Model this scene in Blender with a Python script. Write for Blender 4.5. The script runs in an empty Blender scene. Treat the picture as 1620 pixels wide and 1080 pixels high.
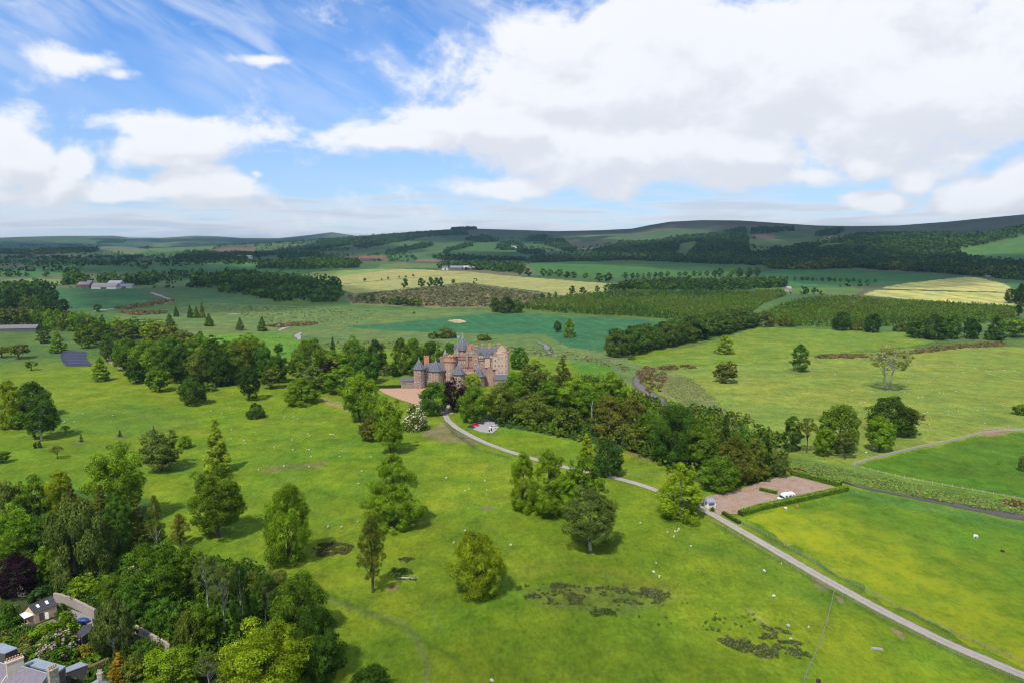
import bpy, bmesh, math, random
import numpy as np
from mathutils import Vector, Matrix
R = math.radians
random.seed(7)
RNG = np.random.default_rng(11)
scene = bpy.context.scene
COL = scene.collection

# ---------------------------------------------------------------- camera model of the photograph (1620 x 1080)
H = 100.0                      # drone height
F = 1080.0
PIT = math.atan2(150, 1080)
SP, CP = math.sin(PIT), math.cos(PIT)

def ray(px, py):
    x = (np.asarray(px, float) - 810) / F
    v = (540 - np.asarray(py, float)) / F
    return x, CP + v * SP, -SP + v * CP        # right, forward, up

# ---------------------------------------------------------------- noise
def _hash(ix, iy, s):
    n = (ix.astype(np.int64) * 374761393 + iy.astype(np.int64) * 668265263 + s * 982451653) & 0xffffffff
    n = ((n ^ (n >> 13)) * 1274126177) & 0xffffffff
    return ((n ^ (n >> 16)) & 0xffff) / 65535.0

def vnoise(x, y, s=0):
    x = np.asarray(x, float); y = np.asarray(y, float)
    ix = np.floor(x); iy = np.floor(y)
    fx = x - ix; fy = y - iy
    fx = fx * fx * (3 - 2 * fx); fy = fy * fy * (3 - 2 * fy)
    a = _hash(ix, iy, s); b = _hash(ix + 1, iy, s); c = _hash(ix, iy + 1, s); d = _hash(ix + 1, iy + 1, s)
    return (a * (1 - fx) + b * fx) * (1 - fy) + (c * (1 - fx) + d * fx) * fy

def fbm(x, y, s=0, o=3):
    t = 0; a = .5; n = 0
    for k in range(o):
        t = t + a * vnoise(x * 2 ** k, y * 2 ** k, s + k); n += a; a *= .5
    return t / n

def sstep(a, b, x):
    t = np.clip((np.asarray(x, float) - a) / (b - a), 0, 1)
    return t * t * (3 - 2 * t)

# ---------------------------------------------------------------- terrain
def _prof(pts):
    p = np.array(pts, float)
    dx, dy, dz = ray(p[:, 0], p[:, 1])
    return np.arctan2(dx, dy), dz / np.hypot(dx, dy)

L_FAR = _prof([(-900, 372), (-300, 374), (-40, 378), (30, 375), (100, 373.5), (180, 373), (205, 376), (255, 376.5), (310, 373), (345, 374), (380, 376.5), (440, 377), (490, 372), (525, 367.5), (548, 371), (600, 378), (700, 382), (900, 384), (1620, 384), (2500, 380)])
L_MID = _prof([(-900, 396), (0, 398), (150, 396), (300, 391), (400, 386), (480, 382), (540, 377), (600, 371), (680, 365), (740, 361.5), (800, 363.5), (880, 366), (950, 364.5), (1000, 362), (1030, 356), (1060, 351), (1110, 348.5), (1170, 349), (1230, 353), (1290, 357), (1350, 358), (1420, 357), (1500, 351), (1560, 345), (1620, 339.5), (1800, 328), (2500, 330)])
L_FRONT = _prof([(-900, 420), (900, 420), (940, 405), (1000, 390), (1080, 382), (1150, 377), (1240, 377), (1320, 374), (1420, 372), (1500, 374), (1560, 372), (1620, 362), (1900, 352), (2500, 352)])
LAYERS = [(L_FAR, 6200, 9500), (L_MID, 2800, 5200), (L_FRONT, 2300, 3500)]

def height(x, y):
    x = np.asarray(x, float); y = np.asarray(y, float)
    r = np.hypot(x, y); az = np.arctan2(x, y)
    h = 24 * sstep(700, 1500, r) + 22 * sstep(1300, 2400, r)
    h = h + (fbm(x / 130 + 3.1, y / 130 + 9.7, 5, 2) - .5) * 3.0 * sstep(60, 260, r) * (1 - .5 * sstep(500, 900, r))
    h = h + (fbm(x / 420, y / 420, 9, 3) - .5) * 34 * sstep(1500, 2800, r)
    base = h
    for (pa, pe), df, dc in LAYERS:
        e = np.interp(az, pa, pe)
        crest = 100 + e * dc
        t = np.clip((r - df) / (dc - df), 0, 1)
        s = t ** 1.15 * (1 - .35 * (1 - t) ** 2 * t)
        s = np.where(r > dc, 1 - .7 * sstep(dc, dc * 1.6, r), s)
        rough = (fbm(x / 600, y / 600, 21, 4) - .5) * 150 * (s * (1 - s)) * 1.6
        hl = base * (1 - s) + crest * s + rough
        h = np.maximum(h, np.where(t > 0, hl, -50))
    return h

_ST = np.concatenate([np.geomspace(60, 3000, 420), np.geomspace(3010, 15000, 260)])
def at(px, py):
    """ground point seen at a photo pixel"""
    dx, dy, dz = (float(v) for v in ray(px, py))
    hd = math.hypot(dx, dy); dx, dy, dz = dx / hd, dy / hd, dz / hd
    g = 100 + dz * _ST - height(dx * _ST, dy * _ST)
    k = np.where(g < 0)[0]
    if len(k) == 0:
        t = 9400.0
    else:
        k = int(k[0])
        if k == 0: t = _ST[0]
        else:
            a, b = _ST[k - 1], _ST[k]
            ga, gb = g[k - 1], g[k]
            for _ in range(3):
                t = a + (b - a) * ga / (ga - gb)
                gt = float(100 + dz * t - height(dx * t, dy * t))
                if gt < 0: b, gb = t, gt
                else: a, ga = t, gt
    x, y = dx * t, dy * t
    return Vector((x, y, float(height(x, y))))

def atz(px, py, z):
    dx, dy, dz = (float(v) for v in ray(px, py))
    t = (z - H) / dz
    return Vector((dx * t, dy * t, z))

def gz(x, y): return float(height(x, y))

def tree_size(P, pytop, wpx):
    t = (540 - pytop) / F
    q = P.y * (t * CP - SP) / (CP + t * SP)
    depth = P.y * CP + (H - P.z) * SP
    return max(.3, H + q - P.z), wpx / F * depth

def world_poly(pts, step=40):
    out = []
    n = len(pts)
    for i in range(n):
        a, b = pts[i], pts[(i + 1) % n]
        m = max(1, int(math.hypot(b[0] - a[0], b[1] - a[1]) / step))
        for k in range(m):
            t = k / m
            p = at(a[0] + (b[0] - a[0]) * t, a[1] + (b[1] - a[1]) * t)
            out.append((p.x, p.y))
    return np.array(out)

def inside(P, x, y):
    c = np.zeros(np.shape(x), bool)
    n = len(P)
    for i in range(n):
        x0, y0 = P[i]; x1, y1 = P[(i + 1) % n]
        if y0 == y1: continue
        m = ((y0 > y) != (y1 > y)) & (x < (x1 - x0) * (y - y0) / (y1 - y0) + x0)
        c ^= m
    return c

def sample_poly(P, n=None, dens=None, rng=RNG):
    a = 0.5 * abs(np.dot(P[:, 0], np.roll(P[:, 1], -1)) - np.dot(P[:, 1], np.roll(P[:, 0], -1)))
    if n is None: n = int(a * dens)
    lo, hi = P.min(0), P.max(0)
    out = np.zeros((0, 2))
    while len(out) < n:
        q = lo + (hi - lo) * rng.random((max(200, n * 3), 2))
        out = np.vstack([out, q[inside(P, q[:, 0], q[:, 1])]])
    return out[:n]

# ---------------------------------------------------------------- object helpers
def tag(o, label=None, cat=None, group=None, kind=None):
    if label: o['label'] = label
    if cat: o['category'] = cat
    if group: o['group'] = group
    if kind: o['kind'] = kind
    return o

def link(name, me, mat=None, parent=None):
    o = bpy.data.objects.new(name, me); COL.objects.link(o)
    if mat is not None and me is not None and len(me.materials) == 0: me.materials.append(mat)
    if parent is not None: o.parent = parent
    return o

def empty(name, loc=(0, 0, 0), rz=0.0):
    o = bpy.data.objects.new(name, None); COL.objects.link(o)
    o.location = loc; o.rotation_euler = (0, 0, rz); o.empty_display_size = .5
    return o

def mesh_np(name, V, Fq, smooth=False):
    """fast mesh of quads (or tris) from numpy arrays"""
    V = np.ascontiguousarray(V, np.float32); Fq = np.ascontiguousarray(Fq, np.int32)
    me = bpy.data.meshes.new(name)
    nf, k = Fq.shape
    me.vertices.add(len(V)); me.vertices.foreach_set('co', V.ravel())
    me.loops.add(nf * k); me.loops.foreach_set('vertex_index', Fq.ravel())
    me.polygons.add(nf)
    me.polygons.foreach_set('loop_start', np.arange(0, nf * k, k, dtype=np.int32))
    me.polygons.foreach_set('loop_total', np.full(nf, k, np.int32))
    if smooth: me.polygons.foreach_set('use_smooth', np.ones(nf, bool))
    me.update(calc_edges=True)
    return me

class MB:
    """collects solids and links them as ONE mesh"""
    def __init__(s): s.v = []; s.f = []; s.M = Matrix.Identity(4)
    def add(s, vs, fs):
        b = len(s.v)
        s.v += [tuple(s.M @ Vector(v)) for v in vs]
        s.f += [tuple(i + b for i in f) for f in fs]
        return s
    def box(s, x0, x1, y0, y1, z0, z1):
        return s.add([(x0, y0, z0), (x1, y0, z0), (x1, y1, z0), (x0, y1, z0), (x0, y0, z1), (x1, y0, z1), (x1, y1, z1), (x0, y1, z1)],
                     [(3, 2, 1, 0), (4, 5, 6, 7), (0, 1, 5, 4), (1, 2, 6, 5), (2, 3, 7, 6), (3, 0, 4, 7)])
    def rings(s, rings, cap=True):
        n = len(rings[0]); b = len(s.v)
        vs = [p for r in rings for p in r]; fs = []
        for k in range(len(rings) - 1):
            for i in range(n):
                j = (i + 1) % n
                fs.append((k * n + i, k * n + j, (k + 1) * n + j, (k + 1) * n + i))
        if cap:
            fs.append(tuple(range(n - 1, -1, -1))); fs.append(tuple(range((len(rings) - 1) * n, len(rings) * n)))
        return s.add(vs, fs)
    def lathe(s, cx, cy, prof, n=12, rot=0.0, sx=1, sy=1):
        rs = [[(cx + r * sx * math.cos(rot + 2 * math.pi * i / n), cy + r * sy * math.sin(rot + 2 * math.pi * i / n), z) for i in range(n)] for r, z in prof]
        return s.rings(rs)
    def tube(s, pts, rad, n=6):
        rs = []
        for k, p in enumerate(pts):
            p = Vector(p)
            d = (Vector(pts[min(k + 1, len(pts) - 1)]) - Vector(pts[max(k - 1, 0)])).normalized()
            a = d.orthogonal().normalized() if abs(d.z) < .9 else Vector((1, 0, 0)); a = (a - d * a.dot(d)).normalized(); b = d.cross(a)
            r = rad[k] if isinstance(rad, (list, tuple)) else rad
            rs.append([tuple(p + (a * math.cos(2 * math.pi * i / n) + b * math.sin(2 * math.pi * i / n)) * r) for i in range(n)])
        return s.rings(rs)
    def gable(s, x0, x1, y0, y1, z0, z1, along='x', hip=0.0, over=0.0):
        """roof solid, ridge along x or y"""
        x0 -= over; x1 += over; y0 -= over; y1 += over
        if along == 'x':
            ym = (y0 + y1) / 2
            vs = [(x0, y0, z0), (x1, y0, z0), (x1, y1, z0), (x0, y1, z0), (x0 + hip, ym, z1), (x1 - hip, ym, z1)]
        else:
            xm = (x0 + x1) / 2
            vs = [(x1, y0, z0), (x1, y1, z0), (x0, y1, z0), (x0, y0, z0), (xm, y0 + hip, z1), (xm, y1 - hip, z1)]
        return s.add(vs, [(3, 2, 1, 0), (0, 1, 5, 4), (2, 3, 4, 5), (1, 2, 5), (3, 0, 4)])
    def build(s, name, mat, parent=None, smooth=False):
        me = bpy.data.meshes.new(name); me.from_pydata(s.v, [], s.f); me.update()
        if smooth:
            me.polygons.foreach_set('use_smooth', np.ones(len(me.polygons), bool))
        return link(name, me, mat, parent)

# ---------------------------------------------------------------- node helpers
class NT:
    def __init__(s, nt): s.nt = nt
    def n(s, t, **kw):
        nd = s.nt.nodes.new(t)
        for k, v in kw.items():
            if k.startswith('i_'): pass
            else: setattr(nd, k, v)
        return nd
    def set(s, sock, v):
        if hasattr(v, 'is_output') or isinstance(v, bpy.types.NodeSocket): s.nt.links.new(v, sock)
        else: sock.default_value = v
    def m(s, op, a, b=None, c=None, clamp=False):
        nd = s.n('ShaderNodeMath', operation=op, use_clamp=clamp)
        s.set(nd.inputs[0], a)
        if b is not None: s.set(nd.inputs[1], b)
        if c is not None: s.set(nd.inputs[2], c)
        return nd.outputs[0]
    def v(s, op, a, b=None, c=None):
        nd = s.n('ShaderNodeVectorMath', operation=op)
        s.set(nd.inputs[0], a)
        if b is not None: s.set(nd.inputs[1], b)
        if c is not None: s.set(nd.inputs[2], c)
        return nd.outputs['Value'] if op in ('LENGTH', 'DOT_PRODUCT', 'DISTANCE') else nd.outputs[0]
    def mix(s, fac, a, b, mode='MIX'):
        nd = s.n('ShaderNodeMix', data_type='RGBA', blend_type=mode)
        s.set(nd.inputs[0], fac); s.set(nd.inputs[6], a); s.set(nd.inputs[7], b)
        return nd.outputs[2]
    def noise(s, vec, scale, detail=4, rough=.5, dist=0.0, dim='3D'):
        nd = s.n('ShaderNodeTexNoise', noise_dimensions=dim)
        s.set(nd.inputs['Vector'], vec)
        nd.inputs['Scale'].default_value = scale; nd.inputs['Detail'].default_value = detail
        nd.inputs['Roughness'].default_value = rough; nd.inputs['Distortion'].default_value = dist
        return nd.outputs[0]
    def smooth(s, x, a, b, lo=0.0, hi=1.0):
        nd = s.n('ShaderNodeMapRange', interpolation_type='SMOOTHSTEP')
        s.set(nd.inputs[0], x)
        nd.inputs[1].default_value = a; nd.inputs[2].default_value = b; nd.inputs[3].default_value = lo; nd.inputs[4].default_value = hi
        return nd.outputs[0]
    def attr(s, name, out='Color'):
        nd = s.n('ShaderNodeAttribute', attribute_name=name); return nd.outputs[out]
    def pos(s): return s.n('ShaderNodeNewGeometry').outputs['Position']
    def obj(s): return s.n('ShaderNodeTexCoord').outputs['Object']

def C4(c): return (c[0], c[1], c[2], 1.0)
MATS = {}
def mat_new(name):
    m = bpy.data.materials.new(name); m.use_nodes = True
    m.node_tree.nodes.clear()
    t = NT(m.node_tree); out = t.n('ShaderNodeOutputMaterial')
    return m, t, out

def mat(name, col, rough=.8, var=.25, scale=.6, spec=.3, bump=0.0, metallic=0.0, col2=None, detail=5):
    """procedural surface: base colour broken by two noises"""
    if name in MATS: return MATS[name]
    m, t, out = mat_new(name)
    p = t.pos()
    n1 = t.noise(p, scale, detail, .6); n2 = t.noise(p, scale * 7, 3, .6)
    f = t.m('MULTIPLY_ADD', n2, .4, t.m('MULTIPLY', n1, .6))
    k = t.m('MULTIPLY_ADD', t.m('SUBTRACT', f, .5), var * 3.2, 1.0)
    vm = t.n('ShaderNodeVectorMath', operation='SCALE')
    if col2 is not None:
        cc = t.mix(t.smooth(n1, .42, .62), C4(col), C4(col2)); t.set(vm.inputs[0], cc)
    else: vm.inputs[0].default_value = col
    t.set(vm.inputs['Scale'], k)
    b = t.n('ShaderNodeBsdfPrincipled')
    t.set(b.inputs['Base Color'], vm.outputs[0])
    b.inputs['Roughness'].default_value = rough; b.inputs['Metallic'].default_value = metallic
    b.inputs['Specular IOR Level'].default_value = spec
    if bump:
        bm_ = t.n('ShaderNodeBump'); bm_.inputs['Strength'].default_value = bump; bm_.inputs['Distance'].default_value = .15
        t.set(bm_.inputs['Height'], f); t.set(b.inputs['Normal'], bm_.outputs[0])
    t.set(out.inputs[0], b.outputs[0])
    MATS[name] = m
    return m
# ---------------------------------------------------------------- fields: (photo outline, colour, edge wobble)
PARK = (.122, .182, .010)
FIELDS = [
 # far patches of valley and hills
 ([(327, 401), (335, 395), (372, 391), (404, 393), (402, 400), (360, 402)], (.14, .085, .055)),
 ([(530, 416), (545, 406), (612, 405), (612, 413), (570, 416)], (.17, .085, .06)),
 ([(620, 419), (660, 411), (725, 410), (728, 417)], (.15, .105, .06)),
 ([(560, 398), (640, 384), (700, 374), (760, 372), (735, 388), (690, 398), (620, 404)], (.055, .10, .03)),
 ([(700, 402), (760, 385), (810, 378), (830, 396), (800, 408), (740, 409)], (.05, .105, .028)),
 ([(150, 400), (160, 391), (215, 388), (236, 398), (210, 404)], (.11, .13, .06)),
 ([(228, 398), (245, 384), (300, 374), (350, 375), (370, 387), (320, 397), (262, 399)], (.085, .13, .045)),
 ([(1515, 398), (1560, 388), (1640, 371), (1640, 418), (1575, 413), (1535, 407)], (.065, .14, .035)),
 ([(1068, 405), (1075, 388), (1098, 382), (1102, 384), (1090, 405)], (.07, .11, .03)),
 ([(1190, 378), (1190, 370), (1225, 369), (1228, 380)], (.14, .10, .07)),
 ([(1285, 388), (1300, 379), (1360, 371), (1362, 375), (1320, 386)], (.13, .105, .075)),
 ([(835, 420), (860, 412), (1000, 413), (1150, 418), (1185, 424), (1140, 436), (960, 438), (850, 432)], (.05, .125, .028)),
 ([(1190, 432), (1250, 427), (1350, 427), (1480, 434), (1500, 437), (1440, 446), (1395, 452), (1200, 454)], (.045, .135, .035)),
 ([(1000, 442), (1180, 436), (1190, 445), (1000, 449)], (.06, .12, .04)),
 ([(1190, 456), (1350, 455), (1365, 459), (1350, 467), (1230, 464)], (.085, .145, .035)),
 ([(1391, 456.5), (1420, 450), (1470, 444), (1530, 438), (1552, 440), (1580, 447), (1602, 456), (1604, 462.5), (1500, 460)], (.368, .35, .12)),
 ([(1367, 467.5), (1390, 458.8), (1500, 461.5), (1604, 463.8), (1612, 480), (1606, 484), (1500, 478)], (.37, .35, .11)),
 ([(438, 441), (500, 430), (590, 425.5), (640, 425.5), (740, 430), (810, 437), (900, 444), (985, 450), (985, 458), (900, 469), (860, 462), (805, 455), (735, 447), (700, 451), (600, 461), (560, 465), (537, 457), (530, 448), (490, 444)], (.275, .265, .092)),
 ([(438, 441), (500, 430), (590, 425.5), (630, 426), (560, 434), (500, 444)], (.165, .225, .06)),
 ([(545, 468), (600, 462), (700, 452), (738, 448), (805, 456), (880, 468), (870, 476), (840, 486), (700, 488), (555, 482)], (.15, .14, .06)),
 ([(405, 480), (472, 484), (475, 493), (380, 495), (300, 489)], (.04, .105, .05)),
 ([(92, 458), (130, 456), (205, 457), (240, 460), (238, 472), (215, 484), (180, 490), (110, 489), (90, 475)], (.045, .12, .042)),
 ([(0, 443), (60, 441), (110, 443), (110, 449), (40, 452), (0, 452)], (.15, .19, .045)),
 ([(290, 452), (400, 468), (405, 482), (330, 488), (285, 480), (270, 462)], (.06, .125, .04)),
 ([(180, 500), (330, 480), (480, 484), (600, 490), (820, 492), (700, 503), (540, 517), (620, 524), (880, 528), (900, 548), (960, 556), (1000, 565), (1050, 580), (1000, 610), (900, 570), (700, 545), (450, 530), (300, 530), (200, 510)], (.105, .155, .045)),
 ([(540, 517.5), (640, 510), (700, 503), (760, 497), (830, 497), (960, 503), (1085, 512), (1010, 524), (955, 548), (955, 557), (900, 549), (862, 529), (760, 528), (640, 524)], (.036, .118, .048)),
 ([(708, 508), (714, 505.3), (725, 505), (735, 506), (738, 509), (730, 511.4), (716, 511)], (.42, .29, .17)),
 ([(330, 540), (300, 530), (420, 527), (470, 530), (480, 548), (440, 575), (400, 585), (340, 560)], (.085, .185, .016)),
 ([(905, 572), (960, 578), (975, 590), (950, 600), (915, 590)], (.075, .175, .015)),
 ([(990, 572), (1100, 548), (1195, 518), (1300, 521), (1440, 527), (1485, 536), (1440, 548), (1270, 562), (1080, 580), (1030, 582)], (.130, .195, .024)),
 ([(1045, 590), (1090, 580), (1270, 566), (1440, 551), (1640, 548), (1640, 690), (1560, 686), (1345, 735), (1240, 725), (1180, 690), (1110, 640)], (.165, .212, .034)),
 ([(1030, 590), (1060, 585), (1095, 600), (1130, 630), (1185, 685), (1150, 680), (1080, 640), (1040, 620)], (.15, .17, .055)),
 ([(1352, 735), (1560, 689), (1640, 683), (1640, 795), (1500, 768), (1420, 750)], (.070, .140, .010)),
 ([(1240, 722), (1350, 738), (1420, 754), (1500, 772), (1640, 800), (1640, 822), (1480, 793), (1340, 765), (1260, 745)], (.095, .155, .03)),
 ([(1340, 768), (1420, 785), (1640, 830), (1640, 843), (1420, 800), (1330, 782)], (.075, .155, .024)),
 ([(1180, 822), (1330, 782), (1420, 799), (1640, 842), (1640, 1060), (1500, 1000), (1350, 920), (1210, 840)], (.085, .165, .012)),
 # park: paler and worn places
 ([(60, 655), (200, 640), (300, 655), (320, 675), (200, 690), (80, 680)], (.105, .165, .014)),
 ([(405, 745), (430, 738), (500, 731), (518, 727), (524, 731), (500, 738), (440, 745)], (.17, .16, .045)),
 ([(500, 632), (515, 628), (548, 640), (555, 652), (530, 645)], (.20, .18, .05)),
 ([(665, 690), (700, 668), (740, 690), (760, 703), (720, 700)], (.19, .16, .07)),
 ([(1275, 905), (1290, 898), (1318, 922), (1310, 934), (1290, 930)], (.22, .16, .085)),
 ([(1322, 942), (1332, 942), (1337, 952), (1328, 955)], (.25, .18, .1)),
 ([(1405, 992), (1412, 990), (1433, 1005), (1425, 1011)], (.24, .175, .095)),
 ([(985, 705), (1010, 700), (1060, 725), (1045, 738), (1000, 722)], (.14, .14, .035)),
 ([(610, 930), (628, 922), (634, 930), (620, 938)], (.17, .14, .05)),
 ([(760, 805), (770, 800), (780, 804), (772, 809)], (.17, .15, .08)),
 ([(1540, 682), (1600, 676), (1605, 684), (1560, 690)], (.2, .16, .08)),
 ([(820, 935), (900, 920), (1060, 925), (1070, 950), (1000, 972), (860, 962)], (.12, .16, .02)),
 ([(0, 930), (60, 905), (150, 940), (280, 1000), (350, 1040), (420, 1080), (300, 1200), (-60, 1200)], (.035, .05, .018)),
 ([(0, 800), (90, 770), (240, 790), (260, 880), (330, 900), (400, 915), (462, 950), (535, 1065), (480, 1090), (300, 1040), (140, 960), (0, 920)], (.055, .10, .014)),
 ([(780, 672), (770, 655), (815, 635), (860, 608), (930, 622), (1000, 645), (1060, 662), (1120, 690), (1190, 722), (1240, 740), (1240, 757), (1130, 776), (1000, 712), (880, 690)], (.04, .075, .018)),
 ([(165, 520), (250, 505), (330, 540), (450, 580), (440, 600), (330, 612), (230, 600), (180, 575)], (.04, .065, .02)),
]
# long wet/dry swaths and tracks in the park, as strokes: (points, half width m, colour, strength)
STROKES = [
 ([(430, 905), (480, 935), (560, 960), (640, 985), (670, 1030), (675, 1100)], .8, (.15, .16, .06), .55),
 ([(500, 930), (580, 965), (655, 1000), (720, 1040), (760, 1100)], 1.0, (.05, .10, .012), .5),
 ([(690, 940), (684, 960), (690, 985), (700, 1000)], .5, (.13, .2, .03), .5),
 ([(405, 775), (450, 757), (480, 748)], 1.2, (.14, .17, .03), .5),
 ([(537, 714), (560, 698), (585, 680)], 1.2, (.13, .2, .025), .6),
 ([(488, 795), (510, 818), (540, 835)], 1.0, (.12, .19, .02), .5),
 ([(430, 700), (500, 695), (560, 700), (620, 705)], 5, (.05, .12, .012), .4),
 ([(1130, 829), (1200, 870), (1300, 927), (1400, 981), (1500, 1032), (1640, 1092)], 1.0, (.06, .11, .02), .55),
 ([(1160, 820), (1215, 846), (1300, 895), (1400, 949), (1500, 998), (1640, 1055)], 1.3, (.055, .10, .02), .65),
 ([(1255, 757), (1345, 774), (1420, 790), (1500, 806), (1640, 836)], 1.5, (.06, .12, .02), .5),
 ([(1180, 960), (1200, 975), (1212, 985)], .5, (.2, .2, .1), .6),
 ([(680, 800), (760, 790), (820, 790)], 6, (.19, .215, .014), .6),
 ([(700, 720), (760, 735), (830, 760)], 12, (.175, .215, .014), .5),
 ([(1080, 850), (1200, 895), (1300, 950)], 5, (.06, .125, .014), .5),
 ([(800, 905), (900, 890), (1000, 912), (1070, 935)], 4, (.14, .175, .018), .55),
 ([(1120, 630), (1160, 665), (1195, 690)], 1.0, (.18, .19, .09), .6),
 ([(705, 665), (722, 690), (760, 712), (800, 722)], 1.2, (.06, .09, .025), .7),
 ([(930, 655), (960, 760), (1040, 790)], .1, PARK, 0),
 ([(1060, 750), (1000, 748), (980, 742)], 1.5, (.19, .19, .07), .5),
 ([(885, 545), (950, 565), (1000, 580), (1030, 590)], 2, (.19, .18, .09), .5),
 ([(300, 590), (340, 604), (400, 606), (445, 612)], 1.6, (.22, .17, .1), .7),
 ([(240, 570), (170, 565)], .1, PARK, 0),
 ([(470, 540), (600, 545), (720, 548)], 3, (.15, .17, .06), .5),
 ([(535, 450.5), (590, 445), (640, 440.5), (740, 432)], 3.0, (.05, .06, .02), .9),
 ([(1391, 457.7), (1500, 460.8), (1604, 463.2)], 3.0, (.05, .055, .025), .95),
]

def seg_dist(P, x, y):
    d = np.full(x.shape, 1e9)
    for (x0, y0), (x1, y1) in zip(P[:-1], P[1:]):
        vx, vy = x1 - x0, y1 - y0
        t = np.clip(((x - x0) * vx + (y - y0) * vy) / (vx * vx + vy * vy + 1e-9), 0, 1)
        d = np.minimum(d, np.hypot(x - x0 - t * vx, y - y0 - t * vy))
    return d

PAL = np.array([(.055, .115, .028), (.05, .10, .035), (.085, .14, .04), (.075, .12, .045), (.045, .115, .035), (.11, .14, .055), (.10, .105, .055), (.06, .125, .03), (.10, .10, .055), (.05, .11, .04), (.075, .135, .03)])
def patch_uv(x, y):
    wx = x + (fbm(x / 700, y / 700, 31, 2) - .5) * 500
    wy = y + (fbm(x / 700, y / 700, 37, 2) - .5) * 500
    c, s = math.cos(.35), math.sin(.35)
    u = (c * wx + s * wy) / 330; v = (-s * wx + c * wy) / 240
    u = u + .5 * (np.floor(v) % 2)
    return u, v

def ground_colour(x, y):
    r = np.hypot(x, y)
    n = x.size
    col = np.tile(np.array(PARK), (n, 1))
    # far patchwork of fields
    u, v = patch_uv(x, y)
    k = (_hash(np.floor(u), np.floor(v), 77) * 10.99).astype(int)
    far = PAL[k] * (1 - .15 * sstep(2400, 3200, r))[:, None] * (.85 + .3 * _hash(np.floor(u), np.floor(v), 78))[:, None]
    hgt = height(x, y)
    moor = sstep(150, 230, hgt + (fbm(x / 300, y / 300, 3, 3) - .5) * 70)[:, None] * sstep(2500, 3200, r)[:, None]
    mcol = np.where((fbm(x / 220, y / 160, 8, 4) > .52)[:, None], np.array([[.078, .066, .045]]), np.array([[.072, .088, .04]]))
    mcol = np.where((r > 6000)[:, None], np.array([[.09, .105, .055]]), mcol)
    far = far * (1 - moor) + mcol * moor
    dark_streak = sstep(.50, .60, fbm(x / 260 + 7, y / 620, 19, 4))[:, None] * sstep(2900, 3500, r)[:, None]  # random darker streaks in the colour of the far hills
    far = far * (1 - dark_streak * .35) + np.array([[.035, .055, .028]]) * dark_streak * .35
    w = sstep(1050, 1250, r + (fbm(x / 90, y / 90, 14, 2) - .5) * 120)[:, None]
    mid = np.array([[.075, .13, .03]]) * (.8 + .4 * fbm(x / 60, y / 90, 15, 3))[:, None]
    wm = sstep(640, 760, r)[:, None]
    col = col * (1 - wm) + mid * wm
    col = col * (1 - w) + far * w
    # edges wander a little
    ex = x + (fbm(x / 9, y / 9, 51, 2) - .5) * np.clip(r * .012, 1.0, 16)
    ey = y + (fbm(x / 9, y / 9, 57, 2) - .5) * np.clip(r * .012, 1.0, 16)
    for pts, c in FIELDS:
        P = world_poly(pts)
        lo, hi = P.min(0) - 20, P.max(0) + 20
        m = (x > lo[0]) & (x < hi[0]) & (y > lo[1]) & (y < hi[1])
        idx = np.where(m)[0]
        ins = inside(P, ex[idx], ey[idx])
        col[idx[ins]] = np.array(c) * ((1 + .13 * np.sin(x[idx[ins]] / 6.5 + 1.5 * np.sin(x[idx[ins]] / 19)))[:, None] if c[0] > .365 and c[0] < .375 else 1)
        if c == (.036, .118, .048):                          # tramlines of the drilled crop
            s_ = (x[idx[ins]] * .94 + y[idx[ins]] * .34 + 3 * np.sin(y[idx[ins]] / 60)) % 22
            col[idx[ins]] *= (1 + .22 * np.exp(-((s_ - 11) / 1.6) ** 2))[:, None]
    for pts, hw, c, st in STROKES:
        if st == 0: continue
        P = [tuple(at(*p)[:2]) for p in pts]
        A = np.array(P); lo, hi = A.min(0) - 40, A.max(0) + 40
        idx = np.where((x > lo[0]) & (x < hi[0]) & (y > lo[1]) & (y < hi[1]))[0]
        d = seg_dist(P, ex[idx], ey[idx])
        wgt = (np.exp(-(d / hw) ** 2 * .7) * st)[:, None]
        col[idx] = col[idx] * (1 - wgt) + np.array(c) * wgt
    # botanical variation of the sward: drier, lusher and clovery swaths
    a = fbm(x / 70, y / 45, 61, 4); b = fbm(x / 22, y / 14, 67, 3); c2 = fbm(x / 240, y / 160, 71, 2)
    yel = np.clip((a - .5) * 1.3 + (c2 - .5) * .9, -1, 1)[:, None]
    col = col * (1 + np.array([[.26, .06, .05]]) * yel) * (.80 + .40 * b)[:, None]
    return np.clip(col, .005, .6)

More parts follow.
